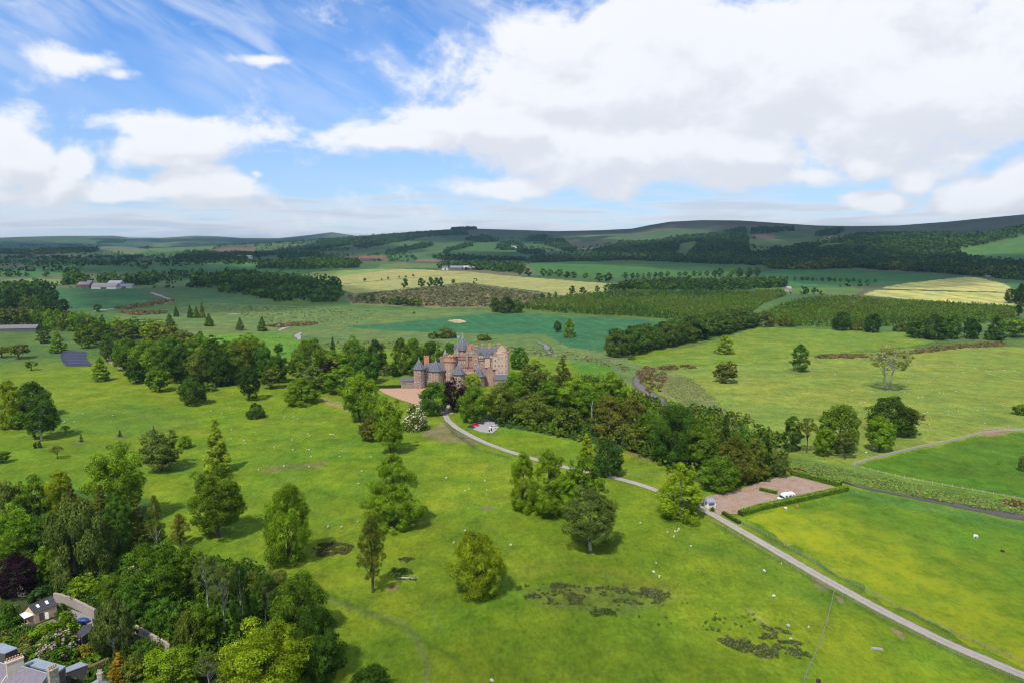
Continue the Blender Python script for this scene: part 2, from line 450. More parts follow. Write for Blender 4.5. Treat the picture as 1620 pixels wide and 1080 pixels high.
def build_ground():
    ang = np.concatenate([np.linspace(-180, -50, 50, endpoint=False), np.arange(-50, -41, .4), np.arange(-41, 41, .065), np.arange(41, 50, .4), np.linspace(50, 180, 50, endpoint=False)])
    ang = np.radians(ang)
    rr = np.concatenate([np.linspace(2, 125, 16), 1 / np.linspace(1 / 128, 1 / 760, 400), np.geomspace(763, 2500, 310), np.geomspace(2510, 5400, 190), np.geomspace(5470, 9700, 46), np.geomspace(9900, 16000, 12)])
    A, Rr = np.meshgrid(ang, rr)
    x = (np.sin(A) * Rr).ravel(); y = (np.cos(A) * Rr).ravel()
    z = height(x, y)
    col = ground_colour(x, y)
    # buttercups
    bP = world_poly([(1190, 815), (1260, 800), (1330, 790), (1420, 806), (1640, 850), (1660, 1075), (1500, 1005), (1350, 922), (1215, 838)])
    bP2 = world_poly([(1290, 1030), (1340, 1010), (1450, 1040), (1560, 1085), (1500, 1130), (1290, 1090)])
    ex = x + (fbm(x / 8, y / 8, 81, 2) - .5) * 10; ey = y + (fbm(x / 8, y / 8, 83, 2) - .5) * 10
    axis = [tuple(at(*p)[:2]) for p in [(1200, 820), (1330, 870), (1440, 930), (1560, 990), (1640, 1030)]]
    d = seg_dist(axis, x, y)
    but = inside(bP, ex, ey) * (.35 + .65 * np.exp(-(d / 26) ** 2)) + inside(bP2, ex, ey) * .55
    nr, na = len(rr), len(ang)
    split = int(np.searchsorted(rr, 2600))
    M = ground_material()
    for name, i0, i1, lab, cat in (('ground', 0, split, 'green valley floor of pastures, parkland and crop fields', 'ground'), ('hills', split, nr - 1, 'rolling hills of fields and moorland along the horizon', 'hills')):
        sl = slice(i0 * na, (i1 + 1) * na)
        n = i1 - i0
        idx = np.arange(n * na).reshape(n, na)
        nx = np.roll(idx, -1, axis=1)
        Fq = np.stack([idx, nx, nx + na, idx + na], -1).reshape(-1, 4)[:, ::-1]
        V = np.stack([x[sl], y[sl], z[sl]], -1)
        me = mesh_np(name, V, Fq, True)
        ca = me.color_attributes.new('sward', 'FLOAT_COLOR', 'POINT')
        ca.data.foreach_set('color', np.concatenate([col[sl], np.ones((len(V), 1))], 1).astype(np.float32).ravel())
        fa = me.attributes.new('buttercup', 'FLOAT', 'POINT'); fa.data.foreach_set('value', but[sl].astype(np.float32))
        tag(link(name, me, M), lab, cat, kind='structure')

def ground_material():
    m, t, out = mat_new('meadow')
    p = t.pos()
    c = t.attr('sward'); bt = t.attr('buttercup', 'Fac')
    sx = t.v('MULTIPLY', p, (1, .6, 1))
    n1 = t.noise(sx, .9, 6, .65); n2 = t.noise(p, .09, 5, .6); n3 = t.noise(sx, .28, 4, .6)
    k = t.m('ADD', t.m('MULTIPLY_ADD', n1, 1.3, t.m('MULTIPLY', n3, .75)), t.m('MULTIPLY_ADD', n2, .9, -.48))
    vm = t.n('ShaderNodeVectorMath', operation='SCALE'); t.set(vm.inputs[0], c); t.set(vm.inputs['Scale'], k)
    tint = t.mix(t.smooth(t.noise(p, .045, 5, .65), .35, .68), (.86, .98, .95, 1), (1.16, 1.04, .92, 1))
    base = t.mix(1.0, vm.outputs[0], tint, 'MULTIPLY')
    # buttercup flowers stand in drifts
    nb = t.noise(t.v('MULTIPLY', p, (1, .75, 1)), .075, 7, .75); nf = t.noise(p, .5, 5, .75)
    dens = t.m('ADD', t.m('MULTIPLY', t.smooth(nb, .36, .70), .5), t.m('MULTIPLY', nf, .80))
    fl = t.m('MULTIPLY', t.smooth(t.m('MULTIPLY', dens, bt), .05, .95), .80)
    base = t.mix(fl, base, (.30, .31, .010, 1))
    b = t.n('ShaderNodeBsdfPrincipled'); t.set(b.inputs['Base Color'], base)
    b.inputs['Roughness'].default_value = .9; b.inputs['Specular IOR Level'].default_value = .1
    bp = t.n('ShaderNodeBump'); bp.inputs['Strength'].default_value = .55; bp.inputs['Distance'].default_value = .5
    t.set(bp.inputs['Height'], t.m('ADD', n1, t.m('MULTIPLY', n3, 1.6))); t.set(b.inputs['Normal'], bp.outputs[0])
    t.set(out.inputs[0], b.outputs[0])
    return m

# ---------------------------------------------------------------- draped sheets: roads, water, gravel
def smooth_line(P, n):
    P = np.array(P, float); d = np.r_[0, np.cumsum(np.hypot(*np.diff(P, axis=0).T))]
    q = np.linspace(0, d[-1], n); out = np.stack([np.interp(q, d, P[:, i]) for i in range(2)], 1)
    for _ in range(6):
        out[1:-1] = .25 * out[:-2] + .5 * out[1:-1] + .25 * out[2:]
    return out

def ribbon(name, px, width, material, lift, label, cat, step=2.5, ac=4, wob=0.0):
    P = [tuple(at(*p)[:2]) for p in px]
    L = sum(math.dist(a, b) for a, b in zip(P[:-1], P[1:]))
    n = max(8, int(L / step)); C = smooth_line(P, n)
    T = np.gradient(C, axis=0); T /= np.hypot(T[:, 0], T[:, 1])[:, None]; N = np.stack([-T[:, 1], T[:, 0]], 1)
    w = np.interp(np.linspace(0, 1, n), np.linspace(0, 1, len(width)), width) if hasattr(width, '__len__') else np.full(n, width)
    rows = []
    for k in range(ac + 1):
        s = (k / ac - .5)
        ww = w.copy()
        if wob: ww = w * (1 + wob * (fbm(np.arange(n) * .17 + k * 50, np.zeros(n), 3, 3) - .5) * 2)
        q = C + N * (s * ww)[:, None]
        rows.append(np.c_[q, height(q[:, 0], q[:, 1]) + lift])
    V = np.stack(rows, 1).reshape(-1, 3)
    idx = np.arange(n * (ac + 1)).reshape(n, ac + 1)
    Fq = np.stack([idx[:-1, 1:], idx[:-1, :-1], idx[1:, :-1], idx[1:, 1:]], -1).reshape(-1, 4)
    me = mesh_np(name, V, Fq, True)
    fa = me.attributes.new('across', 'FLOAT', 'POINT'); fa.data.foreach_set('value', np.tile(np.abs(np.linspace(-1, 1, ac + 1)), n).astype(np.float32))
    o = link(name, me, material)
    return tag(o, label, cat, kind='structure'), C

def sheet(name, px, material, lift, label, cat, cell=3.0, wob=1.0):
    """area of ground inside a photo outline, draped over the terrain"""
    P = world_poly(px, 6)
    P = P + np.stack([(fbm(P[:, 0] / 5, P[:, 1] / 5, 5, 2) - .5), (fbm(P[:, 0] / 5, P[:, 1] / 5, 6, 2) - .5)], 1) * wob * 2
    bm = bmesh.new()
    f = bm.faces.new([bm.verts.new((x, y, 0)) for x, y in P])
    if f.normal.z < 0: f.normal_flip()
    lo, hi = P.min(0), P.max(0)
    for ax in (0, 1):
        for q in np.arange(lo[ax] + cell, hi[ax], cell):
            co = (q, 0, 0) if ax == 0 else (0, q, 0); no = (1, 0, 0) if ax == 0 else (0, 1, 0)
            bmesh.ops.bisect_plane(bm, geom=bm.verts[:] + bm.edges[:] + bm.faces[:], plane_co=co, plane_no=no)
    for v in bm.verts: v.co.z = gz(v.co.x, v.co.y) + lift
    bm.normal_update()
    for q in bm.faces:
        if q.normal.z < 0: q.normal_flip()
        q.smooth = True
    me = bpy.data.meshes.new(name); bm.to_mesh(me); bm.free()
    return tag(link(name, me, material), label, cat, kind='structure')
# ---------------------------------------------------------------- plants
def leaf_material(name='leaves', trans=.20):
    m, t, out = mat_new(name)
    oi = t.n('ShaderNodeObjectInfo')
    tone = t.attr('tone', 'Fac')
    vm = t.n('ShaderNodeVectorMath', operation='SCALE'); t.set(vm.inputs[0], oi.outputs['Color']); t.set(vm.inputs['Scale'], tone)
    # young growth is yellower than old growth
    n = t.noise(t.pos(), .55, 3, .6)
    c = t.mix(1.0, vm.outputs[0], t.mix(t.smooth(n, .3, .7), (.86, .94, .9, 1), (1.14, 1.06, .95, 1)), 'MULTIPLY')
    d = t.n('ShaderNodeBsdfDiffuse'); t.set(d.inputs[0], c)
    tr = t.n('ShaderNodeBsdfTranslucent'); t.set(tr.inputs[0], c)
    mx = t.n('ShaderNodeMixShader'); mx.inputs[0].default_value = trans
    t.set(mx.inputs[1], d.outputs[0]); t.set(mx.inputs[2], tr.outputs[0]); t.set(out.inputs[0], mx.outputs[0])
    return m
LEAF = leaf_material()
BARK = mat('bark', (.085, .07, .055), .9, .3, 1.5)
PALEBARK = mat('pale_bark', (.36, .34, .30), .9, .3, 1.5)
FLOWER_CREAM = mat('cream_flowers', (.50, .47, .36), .8, .2, 1.0)
FLOWER_PINK = mat('pink_flowers', (.42, .27, .34), .8, .3, .8)

def unit(v): return v / np.maximum(np.linalg.norm(v, axis=-1, keepdims=True), 1e-9)

def envelope(kind, rng, m):
    """clump centres (unit tree: height 1, width 1), radii, pull"""
    u = rng.random(m); th = rng.random(m) * 2 * math.pi
    if kind == 'round':
        d = unit(rng.normal(size=(m, 3))); rr = .62 + .38 * rng.random(m)
        lob = 1 + .16 * np.sin(np.arctan2(d[:, 1], d[:, 0]) * 3 + rng.random() * 6) * np.sin(d[:, 2] * 3 + rng.random() * 6)
        c = d * (rr * lob)[:, None] * np.array([.40, .40, .43]) + np.array([0, 0, .51])
        rad = .055 + .10 * rng.random(m) ** 1.5; R3 = np.stack([rad, rad, rad * .72], 1)
    elif kind == 'dome':
        d = unit(rng.normal(size=(m, 3))); d[:, 2] = np.where(d[:, 2] < -.88, -d[:, 2], d[:, 2])
        c = d * (.62 + .42 * rng.random(m))[:, None] * np.array([.4, .4, .44]) + np.array([0, 0, .47])
        rad = .06 + .085 * rng.random(m) ** 1.3; R3 = np.stack([rad, rad, rad * .9], 1)
    elif kind in ('lime', 'cone', 'column'):
        t = u ** (1.15 if kind == 'cone' else .95)
        if kind == 'lime': pr = np.minimum(1, (t / .12) ** .5) * (1 - t ** 2.9) ** .62 * (1 + .26 * np.sin(t * 15 + th * 2 + rng.random() * 6))
        elif kind == 'cone': pr = (1 - t) ** .85 * np.minimum(1, .75 + t * 2)
        else: pr = np.minimum(1, .8 + t) * (1 - t ** 5) ** .8 * (.8 + .2 * np.sin(t * 14 + rng.random() * 6))
        z0 = .05
        rr = .41 * pr * (.35 + .68 * np.sqrt(rng.random(m)))
        c = np.stack([np.cos(th) * rr, np.sin(th) * rr, z0 + (.93 - z0) * t], 1)
        rad = (.045 + .10 * rng.random(m) ** 1.4) * (.55 + .45 * pr); R3 = np.stack([rad, rad, rad * (1.0 if kind != 'cone' else .62)], 1)
    elif kind == 'conifer':
        lv = np.floor(u * 15) / 15; t = np.clip(lv + rng.random(m) * .03, 0, .99)
        pr = (1 - t) ** .8
        rr = .42 * pr * (.35 + .65 * rng.random(m))
        c = np.stack([np.cos(th) * rr, np.sin(th) * rr, .07 + .9 * t - rr * .12], 1)
        rad = .035 + .075 * pr * rng.random(m); R3 = np.stack([rad, rad, rad * .35], 1)
    elif kind == 'pine':
        t = u ** .85
        pr = (1 - t ** 2.2) ** .7 * np.minimum(1, .55 + t * 1.6)
        rr = .42 * pr * (.2 + .8 * rng.random(m))
        c = np.stack([np.cos(th) * rr, np.sin(th) * rr, .22 + .74 * t], 1)
        rad = .06 + .06 * rng.random(m); R3 = np.stack([rad, rad, rad * .5], 1)
    elif kind == 'airy':
        d = unit(rng.normal(size=(m, 3))); d[:, 2] = np.abs(d[:, 2]) * .9 - .15
        c = d * (.55 + .45 * rng.random(m))[:, None] * np.array([.42, .42, .34]) + np.array([0, 0, .62])
        rad = .05 + .055 * rng.random(m); R3 = np.stack([rad, rad, rad * .6], 1)
    elif kind == 'gum':
        d = unit(rng.normal(size=(m, 3))); d[:, 2] = d[:, 2] * .75 + .15
        c = d * (.6 + .4 * rng.random(m))[:, None] * np.array([.42, .42, .36]) + np.array([0, 0, .60])
        rad = .05 + .055 * rng.random(m); R3 = np.stack([rad, rad, rad * .6], 1)
    elif kind == 'weeping':
        t = u ** .8; pr = (1 - t ** 2.4) ** .65
        rr = .40 * pr * (.45 + .55 * rng.random(m))
        c = np.stack([np.cos(th) * rr, np.sin(th) * rr, .12 + .8 * t], 1)
        rad = .06 + .04 * rng.random(m); R3 = np.stack([rad * .9, rad * .9, rad * 1.9], 1)
    elif kind == 'flat':
        d = unit(rng.normal(size=(m, 3)))
        c = d * (.6 + .4 * rng.random(m))[:, None] * np.array([.41, .41, .25]) + np.array([0, 0, .64])
        rad = .08 + .05 * rng.random(m); R3 = np.stack([rad, rad, rad * .75], 1)
    else:  # bush
        d = unit(rng.normal(size=(m, 3))); d[:, 2] = np.abs(d[:, 2])
        c = d * (.7 + .3 * rng.random(m))[:, None] * np.array([.39, .39, .66]) + np.array([0, 0, .12])
        rad = .10 + .06 * rng.random(m); R3 = np.stack([rad, rad, rad * 1.25], 1)
    return c, R3

KIND = {  # clumps, leaf amount factor, leaf size factor
 'round': (120, 1.2, 1.1), 'dome': (130, 1.2, 1.1), 'lime': (230, 1.9, 1.12), 'cone': (210, 1.7, 1.08), 'column': (170, 1.5, 1.08), 'conifer': (220, 1.1, .95),
 'pine': (120, .85, .9), 'airy': (95, .62, .85), 'gum': (90, .55, .8), 'weeping': (95, 1.3, .85), 'flat': (60, .8, 1.0), 'bush': (40, .8, 1.15)}
LOD = {'near': (32000, .0135), 'hi': (13000, .0205), 'lo': (3600, .040), 'tiny': (520, .10)}

def crown_mesh(kind, lod, seed, flowers=None):
    rng = np.random.default_rng(seed)
    nc, amt, fs = KIND[kind]
    n, s = LOD[lod]; n = int(n * amt); s *= fs
    if lod == 'tiny': nc = max(16, nc // 4)
    c, R3 = envelope(kind, rng, nc)
    asp = {'lime': .52, 'cone': .58, 'column': .5, 'conifer': .55, 'pine': .5, 'round': .82, 'dome': .85, 'airy': .6, 'gum': .85, 'weeping': .9, 'flat': 1.4, 'bush': 1.1}[kind]   # tall trees are stretched later
    if kind not in ('conifer', 'pine', 'weeping'): R3 = R3 * np.array([1, 1, asp])
    if lod == 'tiny': R3 = R3 * 1.5
    cen = np.array([0, 0, c[:, 2].mean()])
    area = R3[:, 0] ** 2; k = rng.choice(nc, n, p=area / area.sum())
    # twigs gather the leaves into sprays on each clump
    ns = 14 if lod in ('hi', 'near') else (7 if lod == 'lo' else 3)
    sd = unit(rng.normal(size=(nc, ns, 3))); sr = .55 + .55 * rng.random((nc, ns)); stn = .72 + .56 * rng.random((nc, ns))
    sk = rng.integers(0, ns, n)
    d = unit(sd[k, sk] + .40 * rng.normal(size=(n, 3)) * (1 if lod != 'tiny' else 1.6))
    outw = unit((c - cen) * np.array([1, 1, .6])); outw[:, 2] += .35
    dot = (d * outw[k]).sum(1)
    flip = (dot < -.35) & (rng.random(n) < .6); d[flip] *= -1; ld = unit(d + .9 * rng.normal(size=(n, 3)) * .4)
    rad = sr[k, sk] * (.72 + .42 * rng.random(n) ** .6)
    p = c[k] + d * R3[k] * rad[:, None]
    p[:, 2] = np.clip(p[:, 2], .005, 1.02)
    nor = unit(d + .75 * rng.normal(size=(n, 3)) * .6 + np.array([0, 0, .25]))
    if kind == 'weeping': nor[:, 2] *= .25; nor = unit(nor)
    a = unit(np.cross(nor, rng.normal(size=(n, 3))))
    if kind == 'weeping':
        a = unit(np.cross(nor, np.array([0, 0, 1.0]) + .3 * rng.normal(size=(n, 3))))
    b = np.cross(nor, a)
    sz = s * (.55 + .9 * rng.random(n)); el = np.ones(n)
    if kind == 'weeping': el = np.full(n, 2.2)
    if kind in ('conifer', 'pine'): el = np.full(n, 1.5)
    if kind in ('conifer', 'pine'):
        a2 = unit(d * np.array([1, 1, .15])); b = unit(a2 - nor * (a2 * nor).sum(1, keepdims=True)); a = np.cross(b, nor)
    A = a * (sz * .5)[:, None]; B = b * (sz * .5 * el)[:, None]
    A[:, 2] *= asp; B[:, 2] *= asp
    V = np.stack([p - A - B * .6, p + A * .35 - B, p + A + B * .5, p - A * .4 + B], 1).reshape(-1, 3)
    Fq = np.arange(n * 4).reshape(n, 4)
    me = mesh_np('crown_' + kind, V, Fq)
    ct = .66 + .68 * rng.random(nc)
    tone = np.clip(ct[k] * stn[k, sk] * (.75 + .5 * rng.random(n)), .25, 2.2)
    at_ = me.attributes.new('tone', 'FLOAT', 'POINT'); at_.data.foreach_set('value', np.repeat(tone, 4).astype(np.float32))
    me.materials.append(LEAF)
    if flowers is not None:
        me.materials.append(flowers)
        fl = (rng.random(n) < .8 * (rng.random(nc)[k] * .6 + .25)) & (rad > .8)
        me.polygons.foreach_set('material_index', fl.astype(np.int32))
    return me, c

def trunk_mesh(kind, c, seed, hi=True):
    rng = random.Random(seed)
    mb = MB()
    top = {'pine': .93, 'conifer': .9, 'cone': .85, 'lime': .75, 'column': .7, 'bush': .3, 'flat': .55}.get(kind, .55)
    r0 = {'pine': .034, 'conifer': .03, 'bush': .03, 'flat': .04, 'gum': .0}.get(kind, .026)
    if kind == 'gum':
        lw = .55
        for sx in (-1, 1):
            mb.tube([(sx * .05 + .02, 0, -.02), (sx * .09, .02, .2), (sx * .1, .0, .4), (sx * .15, .03, .62), (sx * .2, .02, .78)], [.026, .018, .015, .010, .004], 7)
            for k in range(9):
                q = c[rng.randrange(len(c))]
                z = .3 + .3 * rng.random(); mb.tube([(sx * .11, .01, z), ((sx * .11 + q[0]) / 2, q[1] / 2, (z + q[2]) / 2 + .02), tuple(q)], [.008, .005, .002], 5)
        return mb
    jx, jy = rng.uniform(-.02, .02), rng.uniform(-.02, .02)
    mb.tube([(0, 0, -.03), (0, 0, .02), (jx, jy, top * .35), (-jx, jy, top * .7), (jx * .5, 0, top)], [r0 * 1.7, r0 * 1.15, r0 * .85, r0 * .55, r0 * .15], 7)
    nl = 22 if kind in ('airy', 'pine') else 12
    if hi:
        for k in range(nl):
            q = c[rng.randrange(len(c))]
            z = min(top * .9, max(.12, q[2] - .12 - .25 * rng.random()))
            mb.tube([(jx * .6, jy * .6, z), (q[0] * .5, q[1] * .5, (z + q[2]) / 2 + .015), (q[0] * .95, q[1] * .95, q[2])], [r0 * .36, r0 * .22, r0 * .06], 5)
    return mb

PROTO = {}
def proto(kind, lod, var, flowers=None):
    key = (kind, lod, var, flowers.name if flowers else '')
    if key not in PROTO:
        seed = abs(hash_str(kind)) % 9973 + var * 101
        me, c = crown_mesh(kind, lod, seed, flowers)
        mb = trunk_mesh(kind, c, seed, lod != 'tiny')
        tm = bpy.data.meshes.new('trunk_' + kind); tm.from_pydata(mb.v, [], mb.f); tm.update(); tm.materials.append(BARK)
        tm.polygons.foreach_set('use_smooth', np.ones(len(tm.polygons), bool))
        PROTO[key] = (me, tm)
    return PROTO[key]

def hash_str(s):
    h = 7
    for ch in s: h = (h * 31 + ord(ch)) & 0xfffffff
    return h

TONE = {
 'lime': (.150, .215, .018), 'bright': (.105, .185, .018), 'mid': (.070, .128, .018), 'green': (.050, .115, .022), 'dark': (.040, .080, .018), 'deep': (.026, .056, .016),
 'olive': (.082, .110, .026), 'brown': (.082, .094, .026), 'grey': (.080, .115, .042), 'blue': (.032, .072, .026), 'copper': (.030, .013, .020), 'pale': (.17, .21, .115), 'gold': (.30, .19, .018), 'yellow': (.22, .22, .015)}
TONE = {k: (v[0] * 1.42, v[1] * 1.36, v[2] * .72) if k not in ('copper', 'gold', 'yellow') else v for k, v in TONE.items()}
CATNAME = {'round': 'broadleaf_tree', 'dome': 'domed_tree', 'lime': 'tall_tree', 'cone': 'conical_tree', 'column': 'columnar_tree', 'conifer': 'conifer_tree', 'pine': 'pine_tree', 'airy': 'airy_tree', 'gum': 'gum_tree', 'weeping': 'weeping_tree', 'flat': 'spreading_tree', 'bush': 'shrub'}
_cnt = [0]
LABELS_USED = set()

def plant(kind, P, h, w, tone, label, group=None, lod='hi', flowers=None, bark=None, cat=None, name=None):
    _cnt[0] += 1; i = _cnt[0]; rr = random.Random(i * 77 + 5)
    me, tm = proto(kind, lod, i % (3 if lod == 'hi' else 2), flowers)
    o = empty(name or CATNAME[kind], (P.x, P.y, P.z - .05), rr.uniform(0, 6.28))
    cr = link('foliage' if kind == 'bush' else 'crown', me, None, o)
    tr = link('stem' if kind == 'bush' else 'trunk', tm, None, o)
    sc = (w, w * rr.uniform(.9, 1.1), h)
    cr.scale = sc; tr.scale = sc
    if kind in ('lime', 'dome'): cr.location = (0, 0, -.065 * h)      # boughs sweep down to the grass
    c = TONE[tone] if isinstance(tone, str) else tone
    k = rr.uniform(.9, 1.1)
    cr.color = (c[0] * k * rr.uniform(.92, 1.08), c[1] * k, c[2] * k, 1)
    if bark is not None:
        tr.material_slots[0].link = 'OBJECT'; tr.material_slots[0].material = bark
    tag(o, label, cat or ('shrub' if kind == 'bush' else 'tree'), group)
    return o

def ptree(kind, px, py, hpx, wpx, tone, label, group=None, **kw):
    """tree given by its foot and its size in the photograph, set on the terrain"""
    P = at(px, py)
    h, w = tree_size(P, py - hpx, wpx)
    # the foot of a broad crown hides behind its near edge: step back a little
    if kind not in ('bush',):
        b = .12 * w
        q = Vector((P.x, P.y, 0)).normalized() * b
        P = Vector((P.x + q.x, P.y + q.y, gz(P.x + q.x, P.y + q.y)))
    lod = kw.pop('lod', 'near' if hpx > 100 else 'hi' if hpx >= 46 else ('lo' if hpx >= 17 else 'tiny'))
    return plant(kind, P, h, w * 1.08, tone, label, group, lod, **kw)

def puffs(name, pts, hs, ws, cols, label, cat, per=12, seed=3, elong=1.0, cone=False, leaf=None):
    """a far mass of trees nobody could count: one mesh of leaf clumps"""
    rng = np.random.default_rng(seed)
    pts = np.asarray(pts); n = len(pts)
    z = height(pts[:, 0], pts[:, 1])
    k = np.repeat(np.arange(n), per); m = len(k)
    d = unit(rng.normal(size=(m, 3)))
    t = (d[:, 2] + 1) / 2
    rr = np.where(cone, (1 - t) * 1.1 + .05, np.ones(m)) if cone else np.ones(m)
    xy = d[:, :2] * (ws[k] * .42 * rr)[:, None]
    zz = z[k] + hs[k] * (.08 + .84 * (t if not cone else rng.random(m)))
    if cone:
        tt = (zz - z[k]) / hs[k]; ph = rng.random(m) * 6.283
        xy = np.stack([np.cos(ph), np.sin(ph)], 1) * (ws[k] * .45 * (1 - tt))[:, None]
    p = np.stack([pts[k, 0] + xy[:, 0], pts[k, 1] + xy[:, 1], zz], 1)
    nor = unit(np.stack([xy[:, 0] / ws[k], xy[:, 1] / ws[k], (t - .35) * .8 if not cone else np.full(m, .35)], 1) + .35 * rng.normal(size=(m, 3)))
    a = unit(np.cross(nor, rng.normal(size=(m, 3)))); b = np.cross(nor, a)
    sz = (ws[k] * (leaf or (.36 if per > 10 else .5))) * (.6 + .7 * rng.random(m))
    A = a * (sz * .5)[:, None]; B = b * (sz * .5)[:, None]
    V = np.stack([p - A - B * .6, p + A * .4 - B, p + A + B * .5, p - A * .4 + B], 1).reshape(-1, 3)
    me = mesh_np(name, V, np.arange(m * 4).reshape(m, 4))
    c = cols[k] * (.7 + .6 * rng.random(m))[:, None]
    ca = me.color_attributes.new('leafcol', 'FLOAT_COLOR', 'POINT')
    ca.data.foreach_set('color', np.repeat(np.c_[c, np.ones(m)], 4, 0).astype(np.float32).ravel())
    return tag(link(name, me, far_leaf()), label, cat, kind='stuff')

def far_leaf():
    if 'far_leaves' in MATS: return MATS['far_leaves']
    m, t, out = mat_new('far_leaves')
    d = t.n('ShaderNodeBsdfDiffuse'); t.set(d.inputs[0], t.attr('leafcol'))
    tr = t.n('ShaderNodeBsdfTranslucent'); t.set(tr.inputs[0], t.attr('leafcol'))
    mx = t.n('ShaderNodeMixShader'); mx.inputs[0].default_value = .2
    t.set(mx.inputs[1], d.outputs[0]); t.set(mx.inputs[2], tr.outputs[0]); t.set(out.inputs[0], mx.outputs[0])
    MATS['far_leaves'] = m
    return m

def wood(name, polys, dens, h, w, tones, label, cat='woodland', per=12, seed=1, cone=False, jitter=.3, glades=()):
    rng = np.random.default_rng(seed)
    P = np.vstack([sample_poly(world_poly(p), dens=dens, rng=rng) for p in polys])
    for g in glades: P = P[~inside(world_poly(g), P[:, 0], P[:, 1])]
    n = len(P)
    T = np.array([TONE[t] for t in tones])
    # kinds of tree stand in drifts
    f = np.clip((fbm(P[:, 0] / 90, P[:, 1] / 90, seed + 40, 2) - .25) * 2 * len(T) + rng.normal(size=n) * .5, 0, len(T) - 1e-3).astype(int)
    hs = h * (1 + jitter * rng.normal(size=n).clip(-1.5, 1.5)); ws = w * (1 + .25 * rng.normal(size=n).clip(-1.5, 1.5))
    return puffs(name, P, hs, ws, T[f], label, cat, per, seed, cone=cone)
